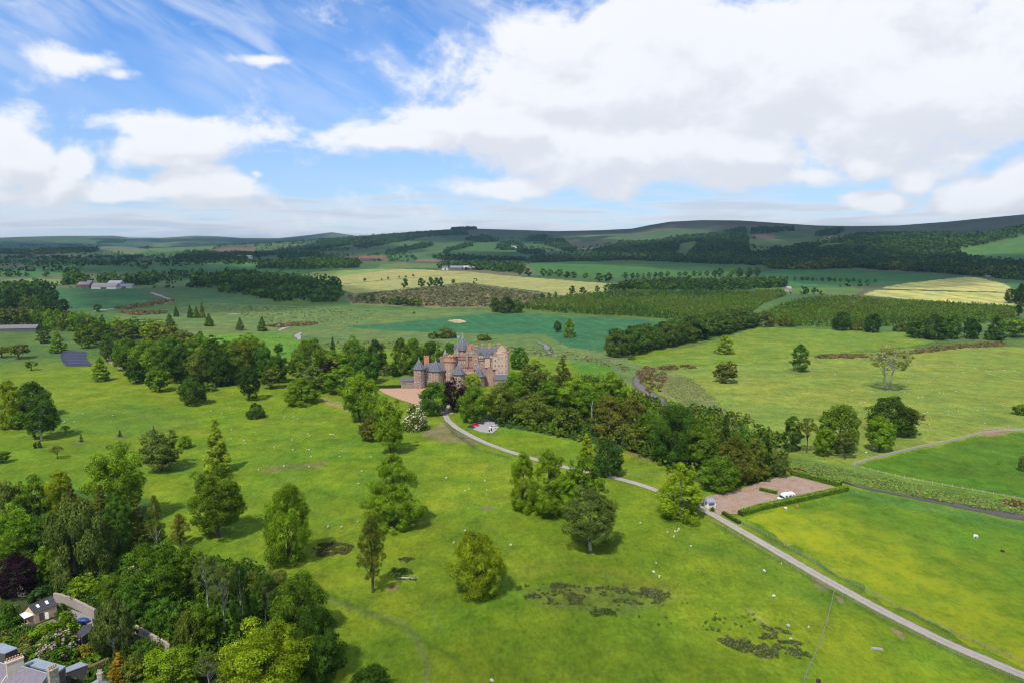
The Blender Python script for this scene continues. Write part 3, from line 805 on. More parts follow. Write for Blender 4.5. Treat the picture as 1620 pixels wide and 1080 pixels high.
# ---------------------------------------------------------------- every tree one can tell apart: kind, foot x, foot y, height, width (photo px), leaf tone, label
G1 = 'parkland trees'
PARK_TREES = [
 ('cone', 92, 558, 37, 30, 'bright', 'young conical tree just behind the dark solar panels'),
 ('round', 135, 551, 39, 30, 'mid', 'green tree at the foot of the pale-trunked row, behind the solar panels'),
 ('column', 70, 543, 27, 23, 'dark', 'dark oval tree below the right end of the long grey barn'),
 ('flat', 29, 568, 24, 37, 'olive', 'wide flat-topped hawthorn on a bare stem, right one of a pair at the left edge'),
 ('flat', 3, 566, 18, 30, 'olive', 'flat-topped hawthorn cut by the left edge of the picture, left one of the pair'),
 ('flat', 50, 586, 15, 18, 'mid', 'small umbrella-shaped tree alone on the lawn before the solar panels'),
 ('cone', 160, 603, 42, 29, 'bright', 'bright conical tree between the solar panels and the curving red path'),
 ('round', 215, 607, 42, 32, 'dark', 'dark oak at the lower end of the red path'),
 ('round', 252, 620, 42, 36, 'mid', 'two-toned tree with a yellowish left side in front of the left wood'),
 ('dome', 306, 641, 50, 44, 'dark', 'dense round dark tree alone on the grass before the left wood'),
 ('round', 395, 634, 58, 36, 'deep', 'dark tree on a short bare trunk at the right front of the left wood'),
 ('round', 430, 615, 35, 33, 'olive', 'light olive round-headed tree beside the earth path right of the left wood'),
 ('bush', 405, 660, 26, 32, 'dark', 'dark dome-shaped bush alone on the open slope below the left wood'),
 ('round', 441, 560, 17, 15, 'dark', 'lollipop tree with a dark ball crown on the far green field'),
 ('column', 441, 575, 17, 10, 'dark', 'narrow dark tree just below the lollipop tree'),
 ('round', 316, 536, 12, 11, 'dark', 'small dark round tree at the near edge of the far pasture behind the left wood'),
 ('cone', 269, 517, 22, 17, 'mid', 'green pointed tree rising over the left wood'),
 ('cone', 331, 516, 21, 18, 'mid', 'broad conical tree, first of three alone on the pale far meadow'),
 ('cone', 380, 523, 22, 15, 'mid', 'slender conical tree, middle one of three on the pale far meadow'),
 ('cone', 415, 524, 25, 18, 'mid', 'leafy conical tree nearest the stream bend, last of three on the pale meadow'),
 ('cone', 301, 503, 22, 12, 'dark', 'dark tree, left one of the close trio beyond the left wood'),
 ('cone', 311, 503, 20, 11, 'mid', 'green tree in the middle of the close trio beyond the left wood'),
 ('conifer', 320, 503, 26, 12, 'olive', 'tallest of the close trio beyond the left wood, brownish tip'),
 ('cone', 279, 501, 18, 10, 'dark', 'single small dark tree to the left of the close trio'),
 ('round', 154, 494, 13, 12, 'dark', 'dark small tree alone at the lower corner of the farm field'),
 ('lime', 18, 677, 86, 36, 'lime', 'yellow-green tall tree at the left edge in the big park clump'),
 ('dome', 50, 662, 66, 60, 'dark', 'big dark round tree at the back of the left park clump'),
 ('round', 66, 696, 74, 58, 'dark', 'dark tree with a pale bare trunk at the front of the left park clump'),
 ('round', 30, 679, 24, 24, 'mid', 'low green tree at the foot of the left park clump'),
 ('airy', 104, 688, 17, 16, 'grey', 'sparse small grey-green tree right of the left park clump'),
 ('bush', 60, 708, 12, 11, 'deep', 'tiny dark bush below the pale-trunked park tree'),
 ('airy', 91, 726, 23, 24, 'olive', 'thin young tree in a weedy ring on the left lawn'),
 ('round', 4, 732, 21, 22, 'mid', 'small round tree cut by the left edge above the near wood'),
 ('round', 256, 746, 65, 64, 'grey', 'big grey-green oak with a ragged round crown on the left lawn'),
 ('dome', 293, 709, 22, 22, 'bright', 'small bright ball-shaped tree behind the grey-green oak'),
 ('round', 273, 692, 11, 12, 'grey', 'half hidden small tree over the top of the grey-green oak'),
 ('cone', 344, 749, 93, 52, (.27, .33, .026), 'tall yellow-green spire tree standing above the big lone oak'),
 ('round', 345, 854, 116, 92, 'mid', 'big spreading oak with layered boughs below the yellow-green spire'),
 ('dome', 457, 894, 138, 82, 'bright', 'tall egg-shaped bright tree on the near lawn beside a rush patch'),
 ('pine', 590, 939, 123, 52, 'brown', 'brownish scots pine with a bare lower trunk on the near lawn'),
 ('dome', 755, 945, 111, 92, 'lime', 'bushy yellow-green round tree in the middle of the near lawn'),
 ('lime', 623, 836, 132, 84, 'bright', 'tallest bright green tree with ragged tiers in the centre of the park'),
 ('round', 617, 719, 90, 54, 'bright', 'bright tree standing right behind the tallest tiered tree'),
 ('round', 569, 668, 80, 58, 'bright', 'big bright leafy tree left of the red gravel forecourt'),
 ('dome', 588, 697, 44, 36, 'brown', 'dull purple-brown round bush tree left of the blossoming hawthorn'),
 ('lime', 478, 640, 48, 50, 'bright', 'bright sloping tree at the front of the wood left of the castle'),
 ('round', 493, 622, 44, 52, 'grey', 'grey-olive broad tree behind the bright sloping tree'),
 ('round', 523, 612, 44, 42, 'copper', 'purple copper beech inside the wood left of the castle'),
 ('round', 540, 624, 46, 54, 'bright', 'bright tree with a pale trunk in front of the copper beech'),
 ('dome', 492, 597, 66, 62, 'mid', 'large domed tree at the back of the wood left of the castle'),
 ('conifer', 527, 565, 34, 14, 'deep', 'thin dark spruce peeping over the wood left of the castle'),
 ('round', 534, 602, 48, 46, 'bright', 'light green round tree below the thin dark spruce'),
 ('round', 562, 598, 68, 38, 'mid', 'tall light-topped tree between spruce and dark tree left of the castle'),
 ('dome', 596, 592, 63, 34, 'deep', 'darkest tall tree in the group left of the castle'),
 ('round', 582, 607, 52, 40, 'green', 'rich green tree in front of the darkest tall tree'),
 ('lime', 634, 592, 66, 30, 'mid', 'tall narrow tree behind the lawn left of the castle'),
 ('lime', 655, 592, 64, 38, 'mid', 'full green tree behind the left pavilion tower'),
 ('dome', 682, 592, 58, 42, 'dark', 'dark green tree right behind the castle chimney'),
 ('dome', 711, 584, 46, 28, 'green', 'round tree behind the small turret of the castle'),
 ('dome', 661, 592, 36, 28, 'copper', 'blackish purple tree just left of the castle towers'),
 ('column', 625, 596, 20, 15, 'deep', 'clipped black-green yew on the castle lawn'),
 ('bush', 612, 593, 22, 22, 'grey', 'pale olive bush left of the clipped yew'),
 ('cone', 464, 592, 30, 24, 'dark', 'low dark conical tree at the left end of the castle wood'),
 ('dome', 686, 657, 59, 46, 'green', 'dense dark green tree before the castle, left of the copper beech by the drive'),
 ('round', 718, 652, 56, 38, 'copper', 'dark purple copper beech standing before the castle front'),
 ('round', 748, 642, 54, 34, 'lime', 'yellow-green tree peeping over the dark tree by the car park'),
 ('dome', 749, 667, 64, 50, 'mid', 'dense tree shading the parked cars below the castle'),
 ('round', 790, 669, 66, 52, 'olive', 'brown-olive tree right of the parked cars'),
 ('dome', 843, 671, 54, 64, 'olive', 'wide olive tree at the bottom edge of the wood right of the castle'),
 ('dome', 822, 584, 38, 30, 'green', 'round green tree directly beside the right end of the castle'),
 ('round', 845, 622, 52, 46, 'olive', 'bushy olive tree right of the castle end'),
 ('round', 815, 634, 48, 40, 'bright', 'light green tree below the right end of the castle'),
 ('conifer', 890, 618, 58, 40, 'brown', 'brownish spruce standing above the wood right of the castle'),
 ('round', 910, 652, 56, 60, 'bright', 'bright green broad tree in the middle of the castle wood'),
 ('round', 866, 647, 46, 44, 'mid', 'mid green tree below the brownish spruce'),
 ('round', 966, 648, 58, 54, 'bright', 'fresh green tree by the stream bend at the top of the wood'),
 ('round', 935, 668, 58, 46, 'mid', 'green tree between the bright broad tree and the brown elm'),
 ('lime', 963, 690, 72, 58, 'brown', 'tall brownish tree beside a dead pale stem in the castle wood'),
 ('dome', 897, 684, 44, 44, 'olive', 'low olive tree on the front edge of the wood above the lawn'),
 ('lime', 1000, 688, 68, 46, 'brown', 'dark brown-green tall tree in the wood by the stream'),
 ('round', 985, 702, 32, 34, 'olive', 'small olive tree at the tip of the upper lawn'),
 ('round', 1006, 714, 42, 42, 'olive', 'rounded olive tree at the front corner of the wood'),
 ('round', 1030, 697, 50, 44, 'mid', 'green tree between the olive corner tree and the largest dark tree'),
 ('dome', 1066, 735, 104, 80, 'dark', 'largest dark tree of the lower wood, above the upper lawn'),
 ('round', 1106, 742, 72, 52, 'mid', 'mid green tree right of the largest dark tree'),
 ('dome', 1138, 777, 60, 60, 'mid', 'dense round tree at the edge of the red gravel car park'),
 ('conifer', 1145, 735, 84, 32, 'deep', 'dark spruce whose tip rises over the lower wood'),
 ('lime', 1160, 765, 86, 54, 'brown', 'brown-green tall tree behind the gravel car park'),
 ('round', 1176, 745, 70, 46, 'green', 'deep green tree right of the dark spruce'),
 ('lime', 1192, 760, 76, 40, 'olive', 'olive tall tree above the middle of the gravel car park'),
 ('conifer', 1211, 752, 70, 32, 'deep', 'blackish spruce at the right end of the lower wood'),
 ('round', 1233, 756, 48, 30, 'grey', 'grey-olive willow at the far right corner of the lower wood'),
 ('lime', 827, 808, 106, 44, 'bright', 'slender bright tree at the left of the central clump by the drive'),
 ('lime', 868, 814, 114, 70, 'bright', 'broad bright tree, second in the central clump by the drive'),
 ('cone', 928, 742, 60, 36, 'lime', 'yellowish pointed tree at the back of the central clump'),
 ('dome', 962, 754, 66, 50, 'blue', 'dark blue-green round tree where the drive leaves the central clump'),
 ('round', 921, 805, 80, 70, 'mid', 'leafy mid green tree in the middle of the central clump'),
 ('round', 934, 874, 102, 96, 'grey', 'grey-green oak with pale boughs at the front of the central clump'),
 ('round', 893, 820, 66, 46, 'bright', 'low bright tree left of the grey-green oak in the central clump'),
 ('lime', 1075, 820, 98, 66, 'lime', 'yellow-green egg-shaped tree on the drive beside the white kiosk'),
 ('column', 1265, 588, 46, 32, 'green', 'column-shaped ivy-clad tree on the right-hand pasture'),
 ('round', 1148, 606, 35, 38, 'brown', 'brownish round tree on a thin trunk near the stream, with its shadow below'),
 ('lime', 1146, 560, 34, 24, 'lime', 'yellow-green small tree in front of the dark avenue'),
 ('gum', 1404, 618, 78, 68, 'pale', 'tall pale airy tree with two bare white trunks on the right pasture'),
 ('column', 1252, 713, 58, 38, 'dark', 'dark upright tree at the left of the group above the reed bank'),
 ('airy', 1276, 716, 62, 32, 'olive', 'thin airy tree second in the group above the reed bank'),
 ('dome', 1326, 714, 82, 68, 'mid', 'large round tree in the middle of the group above the reed bank'),
 ('round', 1302, 722, 48, 34, 'bright', 'lighter bush-like tree in front of the large round tree'),
 ('airy', 1336, 727, 50, 42, 'olive', 'thin brownish tree low at the front of the group above the reed bank'),
 ('dome', 1408, 688, 64, 78, 'dark', 'wide dark tree with a bare brown side above the stone wall'),
 ('airy', 1437, 691, 50, 44, 'brown', 'bare-branched brown tree leaning against the wide dark tree'),
 ('round', 1391, 715, 58, 44, 'bright', 'yellowish green small tree in front of the wide dark tree'),
 ('round', 1613, 656, 18, 24, 'mid', 'small tree at the right edge above the stone wall'),
 ('round', 1617, 745, 24, 14, 'grey', 'grey small tree cut by the right edge in the walled field'),
 ('airy', 1579, 735, 8, 9, 'olive', 'tiny thin sapling alone in the walled field'),
 ('round', 882, 526, 19, 13, 'dark', 'dark thin tree on the blue-green crop, left one of two'),
 ('lime', 900, 534, 34, 19, 'bright', 'bright tall tree on the blue-green crop, right one of two'),
 ('dome', 1331, 523, 32, 29, 'deep', 'dark round tree before the young plantation, left one of two'),
 ('dome', 1380, 526, 33, 28, 'deep', 'dark round tree before the young plantation, right one of two'),
 ('dome', 1452, 535, 36, 36, 'dark', 'first big dark tree from the left in the far bank row above the bracken'),
 ('lime', 1478, 537, 46, 34, 'dark', 'tallest dark tree in the bank row above the bracken'),
 ('dome', 1505, 536, 40, 30, 'dark', 'third dark tree in the bank row above the bracken'),
 ('dome', 1536, 536, 36, 28, 'deep', 'fourth, deep green tree in the bank row above the bracken'),
 ('cone', 1574, 538, 42, 34, 'dark', 'cone-shaped dark tree at the right of the bank row'),
 ('round', 1605, 534, 34, 38, 'mid', 'greener round tree ending the bank row at the right edge'),
 ('bush', 1245, 516, 22, 26, 'olive', 'light willow scrub tree at the left front of the plantation'),
 ('bush', 1355, 522, 18, 22, 'olive', 'pale scrub tree between the two dark round trees'),
 ('bush', 1424, 524, 18, 24, 'grey', 'grey scrub tree on the rough bank left of the row above the bracken'),
 ('pine', 1611, 506, 58, 24, 'deep', 'tall dark pine with bare stem at the right edge beside the striped field'),
 ('dome', 1600, 480, 26, 22, 'deep', 'dark tree at the right end of the yellow striped field'),
 ('dome', 784, 494, 26, 18, 'dark', 'left one of three dark trees at the plantation corner'),
 ('dome', 801, 496, 30, 26, 'dark', 'biggest of three dark trees at the plantation corner'),
 ('dome', 818, 495, 24, 20, 'mid', 'right and greenest of three trees at the plantation corner'),
 ('bush', 706, 534, 20, 34, 'grey', 'pale olive willow on the edge of the blue-green crop'),
 ('bush', 687, 535, 12, 20, 'grey', 'low pale willow left of the bigger willow by the crop'),
 ('bush', 765, 538, 10, 24, 'olive', 'low olive bush right of the willow behind the castle'),
 ('airy', 655, 502, 10, 8, 'dark', 'single small tree on the left tip of the blue-green crop'),
 ('bush', 1208, 516, 30, 34, 'grey', 'pale willow scrub at the far end of the dark avenue'),
 ('round', 640, 456, 15, 11, 'dark', 'tree standing apart on the yellow field, left of the row of four'),
 ('round', 717, 449, 7, 7, 'dark', 'smallest tree on the yellow field, right of the row of four'),
 ('bush', 1000, 568, 8, 14, 'olive', 'low bush beside the near end of the dark avenue'),
]
for k, (x, h, w) in enumerate(((667, 15, 13), (680, 16, 11), (690, 15, 11), (698, 15, 10))):
    PARK_TREES.append(('round', x, 455 - (k > 1), h, w, 'dark', f'{("first", "second", "third", "fourth")[k]} from the left of four dark trees in a row on the yellow field', 'four trees on the yellow field'))

ORD = ['first', 'second', 'third', 'fourth', 'fifth', 'sixth', 'seventh', 'eighth', 'ninth', 'tenth', 'eleventh', 'twelfth', 'thirteenth', 'fourteenth', 'fifteenth', 'sixteenth', 'seventeenth', 'eighteenth', 'nineteenth', 'twentieth', 'twenty-first', 'twenty-second', 'twenty-third', 'twenty-fourth', 'twenty-fifth', 'twenty-sixth', 'twenty-seventh', 'twenty-eighth', 'twenty-ninth', 'thirtieth']
TW = {'lime': 'yellow-green', 'bright': 'bright green', 'mid': 'mid green', 'green': 'rich green', 'dark': 'dark green', 'deep': 'blackish green', 'olive': 'olive', 'brown': 'brownish', 'grey': 'grey-green', 'blue': 'blue-green', 'copper': 'purple', 'pale': 'pale', 'gold': 'golden', 'yellow': 'yellow'}

# bottom-left wood and gardens
NEAR_WOOD = [
 ('round', 187, 835, 132, 92, 'bright', 'biggest bright tree at the top of the near wood, over the lawn'),
 ('lime', 100, 842, 112, 50, 'lime', 'yellow-green tall tree in the upper left of the near wood'),
 ('conifer', 117, 846, 92, 40, 'brown', 'brownish larch left of the biggest bright tree'),
 ('conifer', 165, 862, 100, 48, 'brown', 'brown-green fir in front of the biggest bright tree'),
 ('round', 14, 850, 92, 54, 'grey', 'grey-green tree at the upper left corner of the near wood'),
 ('round', 57, 848, 94, 56, 'mid', 'mid green tree second along the top of the near wood'),
 ('round', 30, 884, 90, 54, 'bright', 'bright tree below the grey-green corner tree'),
 ('round', 80, 880, 70, 50, 'green', 'rich green tree left of the great weeping tree'),
 ('weeping', 125, 925, 124, 128, 'grey', 'great weeping grey-green tree in the middle of the near wood'),
 ('column', 191, 886, 112, 44, 'green', 'deep green tree right of the great weeping tree'),
 ('conifer', 222, 876, 92, 34, 'brown', 'thin brown spruce, left one of three on the right of the weeping tree'),
 ('pine', 249, 872, 88, 28, 'olive', 'thin spruce with a bare pale stem, middle one of three'),
 ('pine', 286, 866, 54, 34, 'brown', 'sparse short pine at the edge of the lawn, right one of three'),
 ('dome', 30, 944, 76, 62, 'copper', 'blackish purple copper beech in the near wood above the cottage'),
 ('round', 18, 915, 62, 44, 'mid', 'leafy tree behind the blackish copper beech at the left edge'),
 ('round', 78, 928, 66, 44, 'bright', 'light green tree between the copper beech and the weeping tree'),
 ('round', 248, 965, 104, 100, 'mid', 'broad leafy tree right of the weeping tree'),
 ('round', 300, 950, 84, 64, 'mid', 'round tree at the lawn edge right of the broad leafy tree'),
 ('round', 134, 951, 40, 46, 'bright', 'bright low tree against the old stone wall'),
 ('round', 176, 962, 52, 44, 'mid', 'low tree right of the bright low tree by the stone wall'),
 ('round', 214, 990, 66, 56, 'green', 'dark leafy tree in the middle undergrowth of the near wood'),
 ('round', 262, 1008, 60, 52, 'green', 'green tree above the lower stone wall'),
 ('airy', 331, 978, 112, 52, 'grey', 'tall pale-trunked ash, left one at the lawn edge'),
 ('airy', 356, 1008, 126, 52, 'grey', 'tall pale-trunked ash with a long bare stem, right one'),
 ('column', 385, 1014, 126, 42, 'deep', 'dark ivy-wrapped column tree beside the pale-trunked ash'),
 ('airy', 422, 1006, 112, 42, 'dark', 'slim dark-topped tree with a bare grey stem'),
 ('round', 318, 1030, 78, 62, 'mid', 'bushy tree below the two pale-trunked ashes'),
 ('weeping', 182, 1040, 84, 76, 'grey', 'grey-green birch with fine white branches beside the dark shed'),
 ('dome', 232, 1050, 46, 44, 'green', 'round dark green tree right of the grey birch'),
 ('weeping', 300, 1042, 70, 66, 'olive', 'drooping olive birch right of the lower stone wall'),
 ('dome', 474, 1016, 118, 92, 'mid', 'big dense tree at the right end of the near wood, upper one'),
 ('dome', 500, 1082, 128, 92, 'dark', 'big dark tree at the right end of the near wood, lower one'),
 ('round', 425, 1120, 124, 158, 'lime', 'huge yellow-green maple at the bottom of the near wood'),
 ('dome', 587, 1110, 56, 72, 'dark', 'dark rounded treetop alone at the bottom edge'),
 ('round', 275, 1100, 70, 90, 'bright', 'yellowish broad tree at the bottom left of the huge maple'),
 ('airy', 332, 1098, 70, 48, 'grey', 'thin grey birch left of the huge maple'),
 ('cone', 190, 1078, 48, 38, 'gold', 'golden-orange conifer in the garden'),
 ('round', 215, 1080, 40, 40, 'olive', 'olive bush tree right of the golden conifer'),
 ('bush', 398, 938, 44, 44, 'olive', 'scrubby olive bush at the lawn edge above the slim dark-topped tree'),
 ('round', 372, 946, 50, 40, 'olive', 'low olive tree between the ashes and the lawn'),
 ('round', 440, 950, 48, 44, 'grey', 'grey-green low tree behind the big dense tree'),
]
GARDEN = [
 ('bush', 104, 1002, 38, 42, 'bright', 'bright green garden bush behind the pink rhododendron'),
 ('bush', 72, 1016, 38, 46, 'bright', 'bushy green shrub left of the pink rhododendron'),
 ('bush', 100, 1054, 36, 46, 'green', 'rich green shrub below the pink rhododendron'),
 ('bush', 132, 1042, 28, 30, 'yellow', 'yellow-leaved round shrub right of the rhododendron'),
 ('bush', 14, 990, 42, 40, 'green', 'round green shrub left of the cottage'),
 ('bush', 64, 948, 24, 40, 'blue', 'blue-green juniper leaning over the cottage roof'),
 ('bush', 96, 970, 18, 22, 'dark', 'dark shrub against the cottage end wall'),
 ('bush', 9, 1014, 10, 16, 'lime', 'small yellow-green shrub beside the brown garden bed'),
 ('bush', 40, 1020, 14, 28, 'brown', 'low brownish shrub beside the garden bed'),
 ('bush', 56, 1042, 12, 18, 'bright', 'small bright shrub above the grey flat roof'),
 ('bush', 40, 1030, 12, 22, 'pale', 'pale flowering shrub beside the flat blue roof'),
 ('bush', 150, 1046, 16, 44, 'mid', 'long low shrub in the lower garden'),
 ('bush', 145, 1072, 18, 26, 'green', 'leafy shrub beside the right-hand gable'),
 ('bush', 118, 1078, 22, 30, 'brown', 'brown bare shrub behind the stone chimney'),
]

def ordinal_wood(items, where, group):
    """labels by look and by order along the wood"""
    items = sorted(items, key=lambda q: q[1])
    byt = {}
    for it in items: byt.setdefault(it[5], []).append(it)
    for tone, L in byt.items():
        for k, it in enumerate(L):
            kind, x, y, h, w = it[:5]
            nm = {'conifer': 'conifer', 'bush': 'bush'}.get(kind, 'tree')
            pos = ('only ' if len(L) == 1 else ('' if len(L) == 0 else f'{ORD[k]} '))
            lab = f'{pos}{TW[tone]} {nm} {"" if len(L) == 1 else "from the left "}{where}'
            ptree(kind, x, y, h, w, tone, ' '.join(lab.split()), group)

LEFT_WOOD = [
 ('dome', 178, 571, 50, 36, 'dark'), ('round', 196, 552, 42, 38, 'olive'), ('dome', 204, 585, 56, 50, 'mid'), ('dome', 236, 590, 60, 52, 'bright'), ('round', 216, 535, 34, 40, 'mid'),
 ('round', 242, 545, 40, 42, 'lime'), ('round', 264, 550, 40, 40, 'olive'), ('round', 226, 603, 36, 36, 'bright'), ('round', 258, 600, 62, 46, 'mid'), ('round', 286, 606, 62, 46, 'dark'),
 ('round', 292, 566, 44, 44, 'brown'), ('round', 312, 580, 50, 42, 'bright'), ('round', 318, 612, 62, 46, 'olive'), ('round', 346, 612, 70, 44, 'dark'), ('round', 338, 574, 44, 44, 'dark'),
 ('round', 366, 608, 66, 40, 'mid'), ('round', 386, 606, 70, 46, 'olive'), ('round', 402, 596, 62, 44, 'mid'), ('round', 418, 604, 56, 40, 'green'), ('dome', 364, 580, 44, 40, 'dark'),
 ('round', 440, 606, 46, 34, 'dark'), ('round', 186, 538, 36, 36, 'bright'), ('round', 272, 580, 50, 44, 'green'), ('round', 392, 570, 44, 40, 'bright'), ('round', 170, 545, 34, 26, 'dark'), ('bush', 332, 618, 16, 22, 'grey'), ('bush', 300, 622, 22, 36, 'mid')]
PALE_ROW = [('lime', 4, 519, 36, 22, 'olive'), ('lime', 20, 517, 36, 22, 'olive'), ('lime', 36, 516, 35, 22, 'olive'), ('lime', 52, 514, 28, 17, 'lime'), ('round', 66, 518, 34, 22, 'mid'), ('lime', 80, 520, 36, 20, 'bright'),
 ('lime', 93, 521, 36, 20, 'bright'), ('lime', 106, 523, 36, 20, 'olive'), ('lime', 118, 524, 36, 20, 'bright'), ('round', 130, 526, 34, 22, 'mid'), ('round', 144, 530, 34, 24, 'olive'), ('round', 158, 538, 36, 26, 'mid'), ('cone', 163, 518, 22, 12, 'dark'), ('round', 152, 545, 26, 22, 'olive')]
BACK_ROW = [('dome', 6, 492, 28, 26, 'dark'), ('dome', 26, 490, 30, 26, 'deep'), ('round', 46, 492, 26, 26, 'grey'), ('dome', 63, 492, 30, 24, 'dark'), ('dome', 80, 494, 28, 26, 'deep'), ('dome', 98, 495, 24, 24, 'deep'), ('dome', 15, 476, 20, 26, 'deep'), ('dome', 40, 474, 22, 26, 'dark'), ('dome', 62, 474, 20, 24, 'deep'), ('dome', 82, 478, 22, 22, 'deep')]

def avenue():
    A, B = at(978, 563), at(1186, 516)
    n = 15
    for k in range(n):
        t = k / (n - 1)
        P = A.lerp(B, t); P.x += 2.5 * math.sin(k * 2.1); P.z = gz(P.x, P.y)
        h = 26 + 1.5 * math.sin(k * 1.7)
        tone = ('dark', 'mid', 'dark', 'olive')[k % 4]
        e = 'nearest' if k == 0 else ('farthest' if k == n - 1 else ORD[k])
        lab = f'{e} of the beeches in the dense dark avenue' if k in (0, n - 1) else f'{e} beech from the near end of the dense dark avenue'
        plant('dome', P, h, 29, (.066, .12, .020) if k % 2 else (.086, .132, .020), lab, 'avenue of beeches', 'lo' if k > 6 else 'hi')
    # far side of the avenue
    for k in range(10):
        P = A.lerp(B, (k + .7) / 10.5); P.x -= 9; P.y += 13; P.z = gz(P.x, P.y)
        plant('dome', P, 25, 27, (.06, .112, .020), f'{ORD[k]} beech from the near end of the avenue in its rear line', 'rear line of the avenue', 'lo')

HEDGE = [  # hedgerow trees of the middle distance: where, list of (x, y, h, w)
 ('on the hedge between plantation and yellow field', [(905, 467, 15, 10), (923, 465, 10, 13), (945, 463, 11, 8), (960, 461, 12, 12), (972, 460, 11, 12), (988, 459, 11, 10)]),
 ('at the left tip of the young plantation', [(846, 476, 8, 6), (858, 474, 10, 7), (869, 473, 10, 7), (878, 472, 10, 7)]),
 ('in the hedge behind the yellow field', [(822, 436, 13, 10), (836, 437, 12, 12), (860, 437, 12, 12), (870, 437, 11, 13), (884, 438, 12, 15), (896, 440, 10, 12), (907, 440, 10, 12), (926, 441, 10, 10), (948, 446, 14, 13), (962, 446, 14, 15)]),
 ('in the long hedge across the far green pasture', [(989, 441, 10, 10), (1001, 441, 9, 9), (1009, 441, 9, 8), (1017, 440, 8, 6), (1027, 439, 8, 8), (1036, 439, 8, 8), (1045, 439, 9, 9), (1055, 438, 9, 10), (1075, 437, 7, 8), (1084, 437, 7, 8), (1098, 437, 8, 8), (1107, 437, 8, 8), (1118, 437, 9, 8), (1130, 438, 10, 9), (1138, 438, 14, 14), (1156, 440, 15, 12), (1170, 440, 17, 13), (1184, 440, 16, 12), (1197, 438, 15, 14)]),
 ('in the dotted hedge across the right green field', [(1218, 442, 5, 5), (1224, 442, 5, 5), (1245, 443, 6, 5), (1257, 444, 6, 5), (1269, 444, 6, 6), (1277, 444, 6, 7), (1285, 445, 6, 6), (1292, 445, 5, 4), (1301, 445, 6, 8), (1312, 445, 6, 8), (1321, 446, 6, 7), (1330, 446, 6, 7), (1340, 446, 6, 6), (1350, 446, 6, 6), (1360, 447, 5, 6), (1372, 447, 5, 7), (1384, 447, 5, 6)]),
 ('along the lower edge of the brown heath', [(577, 478, 9, 9), (590, 480, 14, 9), (607, 481, 10, 9), (618, 482, 11, 10), (629, 483, 14, 13), (641, 484, 13, 13), (652, 485, 12, 12), (663, 486, 15, 14)]),
 ('in the thin hedge across the yellow field', [(577, 445, 5, 6), (604, 443.5, 3, 4), (614, 442, 4, 4), (631, 440, 3.5, 4), (642, 439.5, 3.5, 4), (654, 438, 4, 4)]),
 ('in the hedge line left of the farm', [(12, 437, 8, 10), (30, 438, 7, 9), (42, 438, 7, 8), (72, 438, 9, 12)]),
]
def build_trees():
    for it in PARK_TREES:
        ptree(*it[:6], it[6], it[7] if len(it) > 7 else None, bark=PALEBARK if ('pale' in it[6] or 'white' in it[6]) else None)
    for it in NEAR_WOOD:
        ptree(*it[:6], it[6], None, bark=PALEBARK if ('pale' in it[6] or 'birch' in it[6]) else None)
    for it in GARDEN: ptree(*it, None, lod='lo')
    ptree('bush', 657, 679, 44, 42, 'olive', 'round hawthorn covered in cream blossom beside the castle drive', flowers=FLOWER_CREAM, name='blossoming_hawthorn', cat='tree', lod='lo')
    ptree('bush', 92, 1036, 44, 62, 'mid', 'large rhododendron covered in pink flowers in the garden', flowers=FLOWER_PINK, name='flowering_rhododendron', lod='lo')
    ptree('bush', 217, 926, 34, 42, 'mid', 'tree with cream flower heads at the edge of the broad leafy tree', flowers=FLOWER_CREAM, name='flowering_shrub', lod='lo')
    ordinal_wood(LEFT_WOOD, 'in the wood on the left', 'trees of the left wood')
    ordinal_wood(PALE_ROW, 'in the tall row beside the grey barn', 'tall row beside the grey barn')
    ordinal_wood(BACK_ROW, 'in the dark belt behind the tall row', 'dark belt behind the tall row')
    avenue()
    for where, L in HEDGE:
        for k, (x, y, h, w) in enumerate(L):
            ptree('round', x, y, h, w, ('dark', 'deep', 'dark', 'mid')[k % 4], f'{ORD[k]} tree from the left {where}', 'hedgerow trees ' + where, name='hedgerow_tree')
    # dead pale stem
    P = at(936, 672); mb = MB()
    mb.tube([(0, 0, 0), (.1, 0, 5), (-.1, .1, 10), (.3, 0, 14)], [.35, .28, .2, .05], 7)
    mb.tube([(0, 0, 8), (1.2, .2, 10.5)], [.12, .03], 5); mb.tube([(0, 0, 9.5), (-1.1, .2, 12)], [.1, .03], 5)
    o = mb.build('dead_tree', PALEBARK, smooth=True); o.location = P
    tag(o, 'bare pale dead stem standing in the castle wood', 'tree')
    # saplings in round guards
    for k, (x, y, h) in enumerate(((129, 700, 14), (190, 692, 12), (244, 692, 20))):
        lab = ('left', 'middle', 'right')[k] + ' one of three saplings in low round fence guards on the left lawn'
        ptree('cone', x, y - 1, h, 6, 'dark', lab, 'guarded saplings', lod='tiny', name='sapling_tree')
        P = at(x, y); mb = MB()
        for i in range(14):
            a = i / 14 * 6.283
            mb.box(P.x + 2.3 * math.cos(a) - .06, P.x + 2.3 * math.cos(a) + .06, P.y + 2.3 * math.sin(a) - .06, P.y + 2.3 * math.sin(a) + .06, P.z, P.z + 1.1)
        for z in (.35, .7, 1.0):
            mb.tube([(P.x + 2.3 * math.cos(i / 14 * 6.283), P.y + 2.3 * math.sin(i / 14 * 6.283), P.z + z) for i in range(15)], .035, 4)
        o = mb.build('sapling_guard', mat('old_wood', (.24, .21, .18), .9, .3, 2))
        tag(o, 'round wooden guard fence about the ' + ('left', 'middle', 'right')[k] + ' sapling of the left lawn', 'guard')

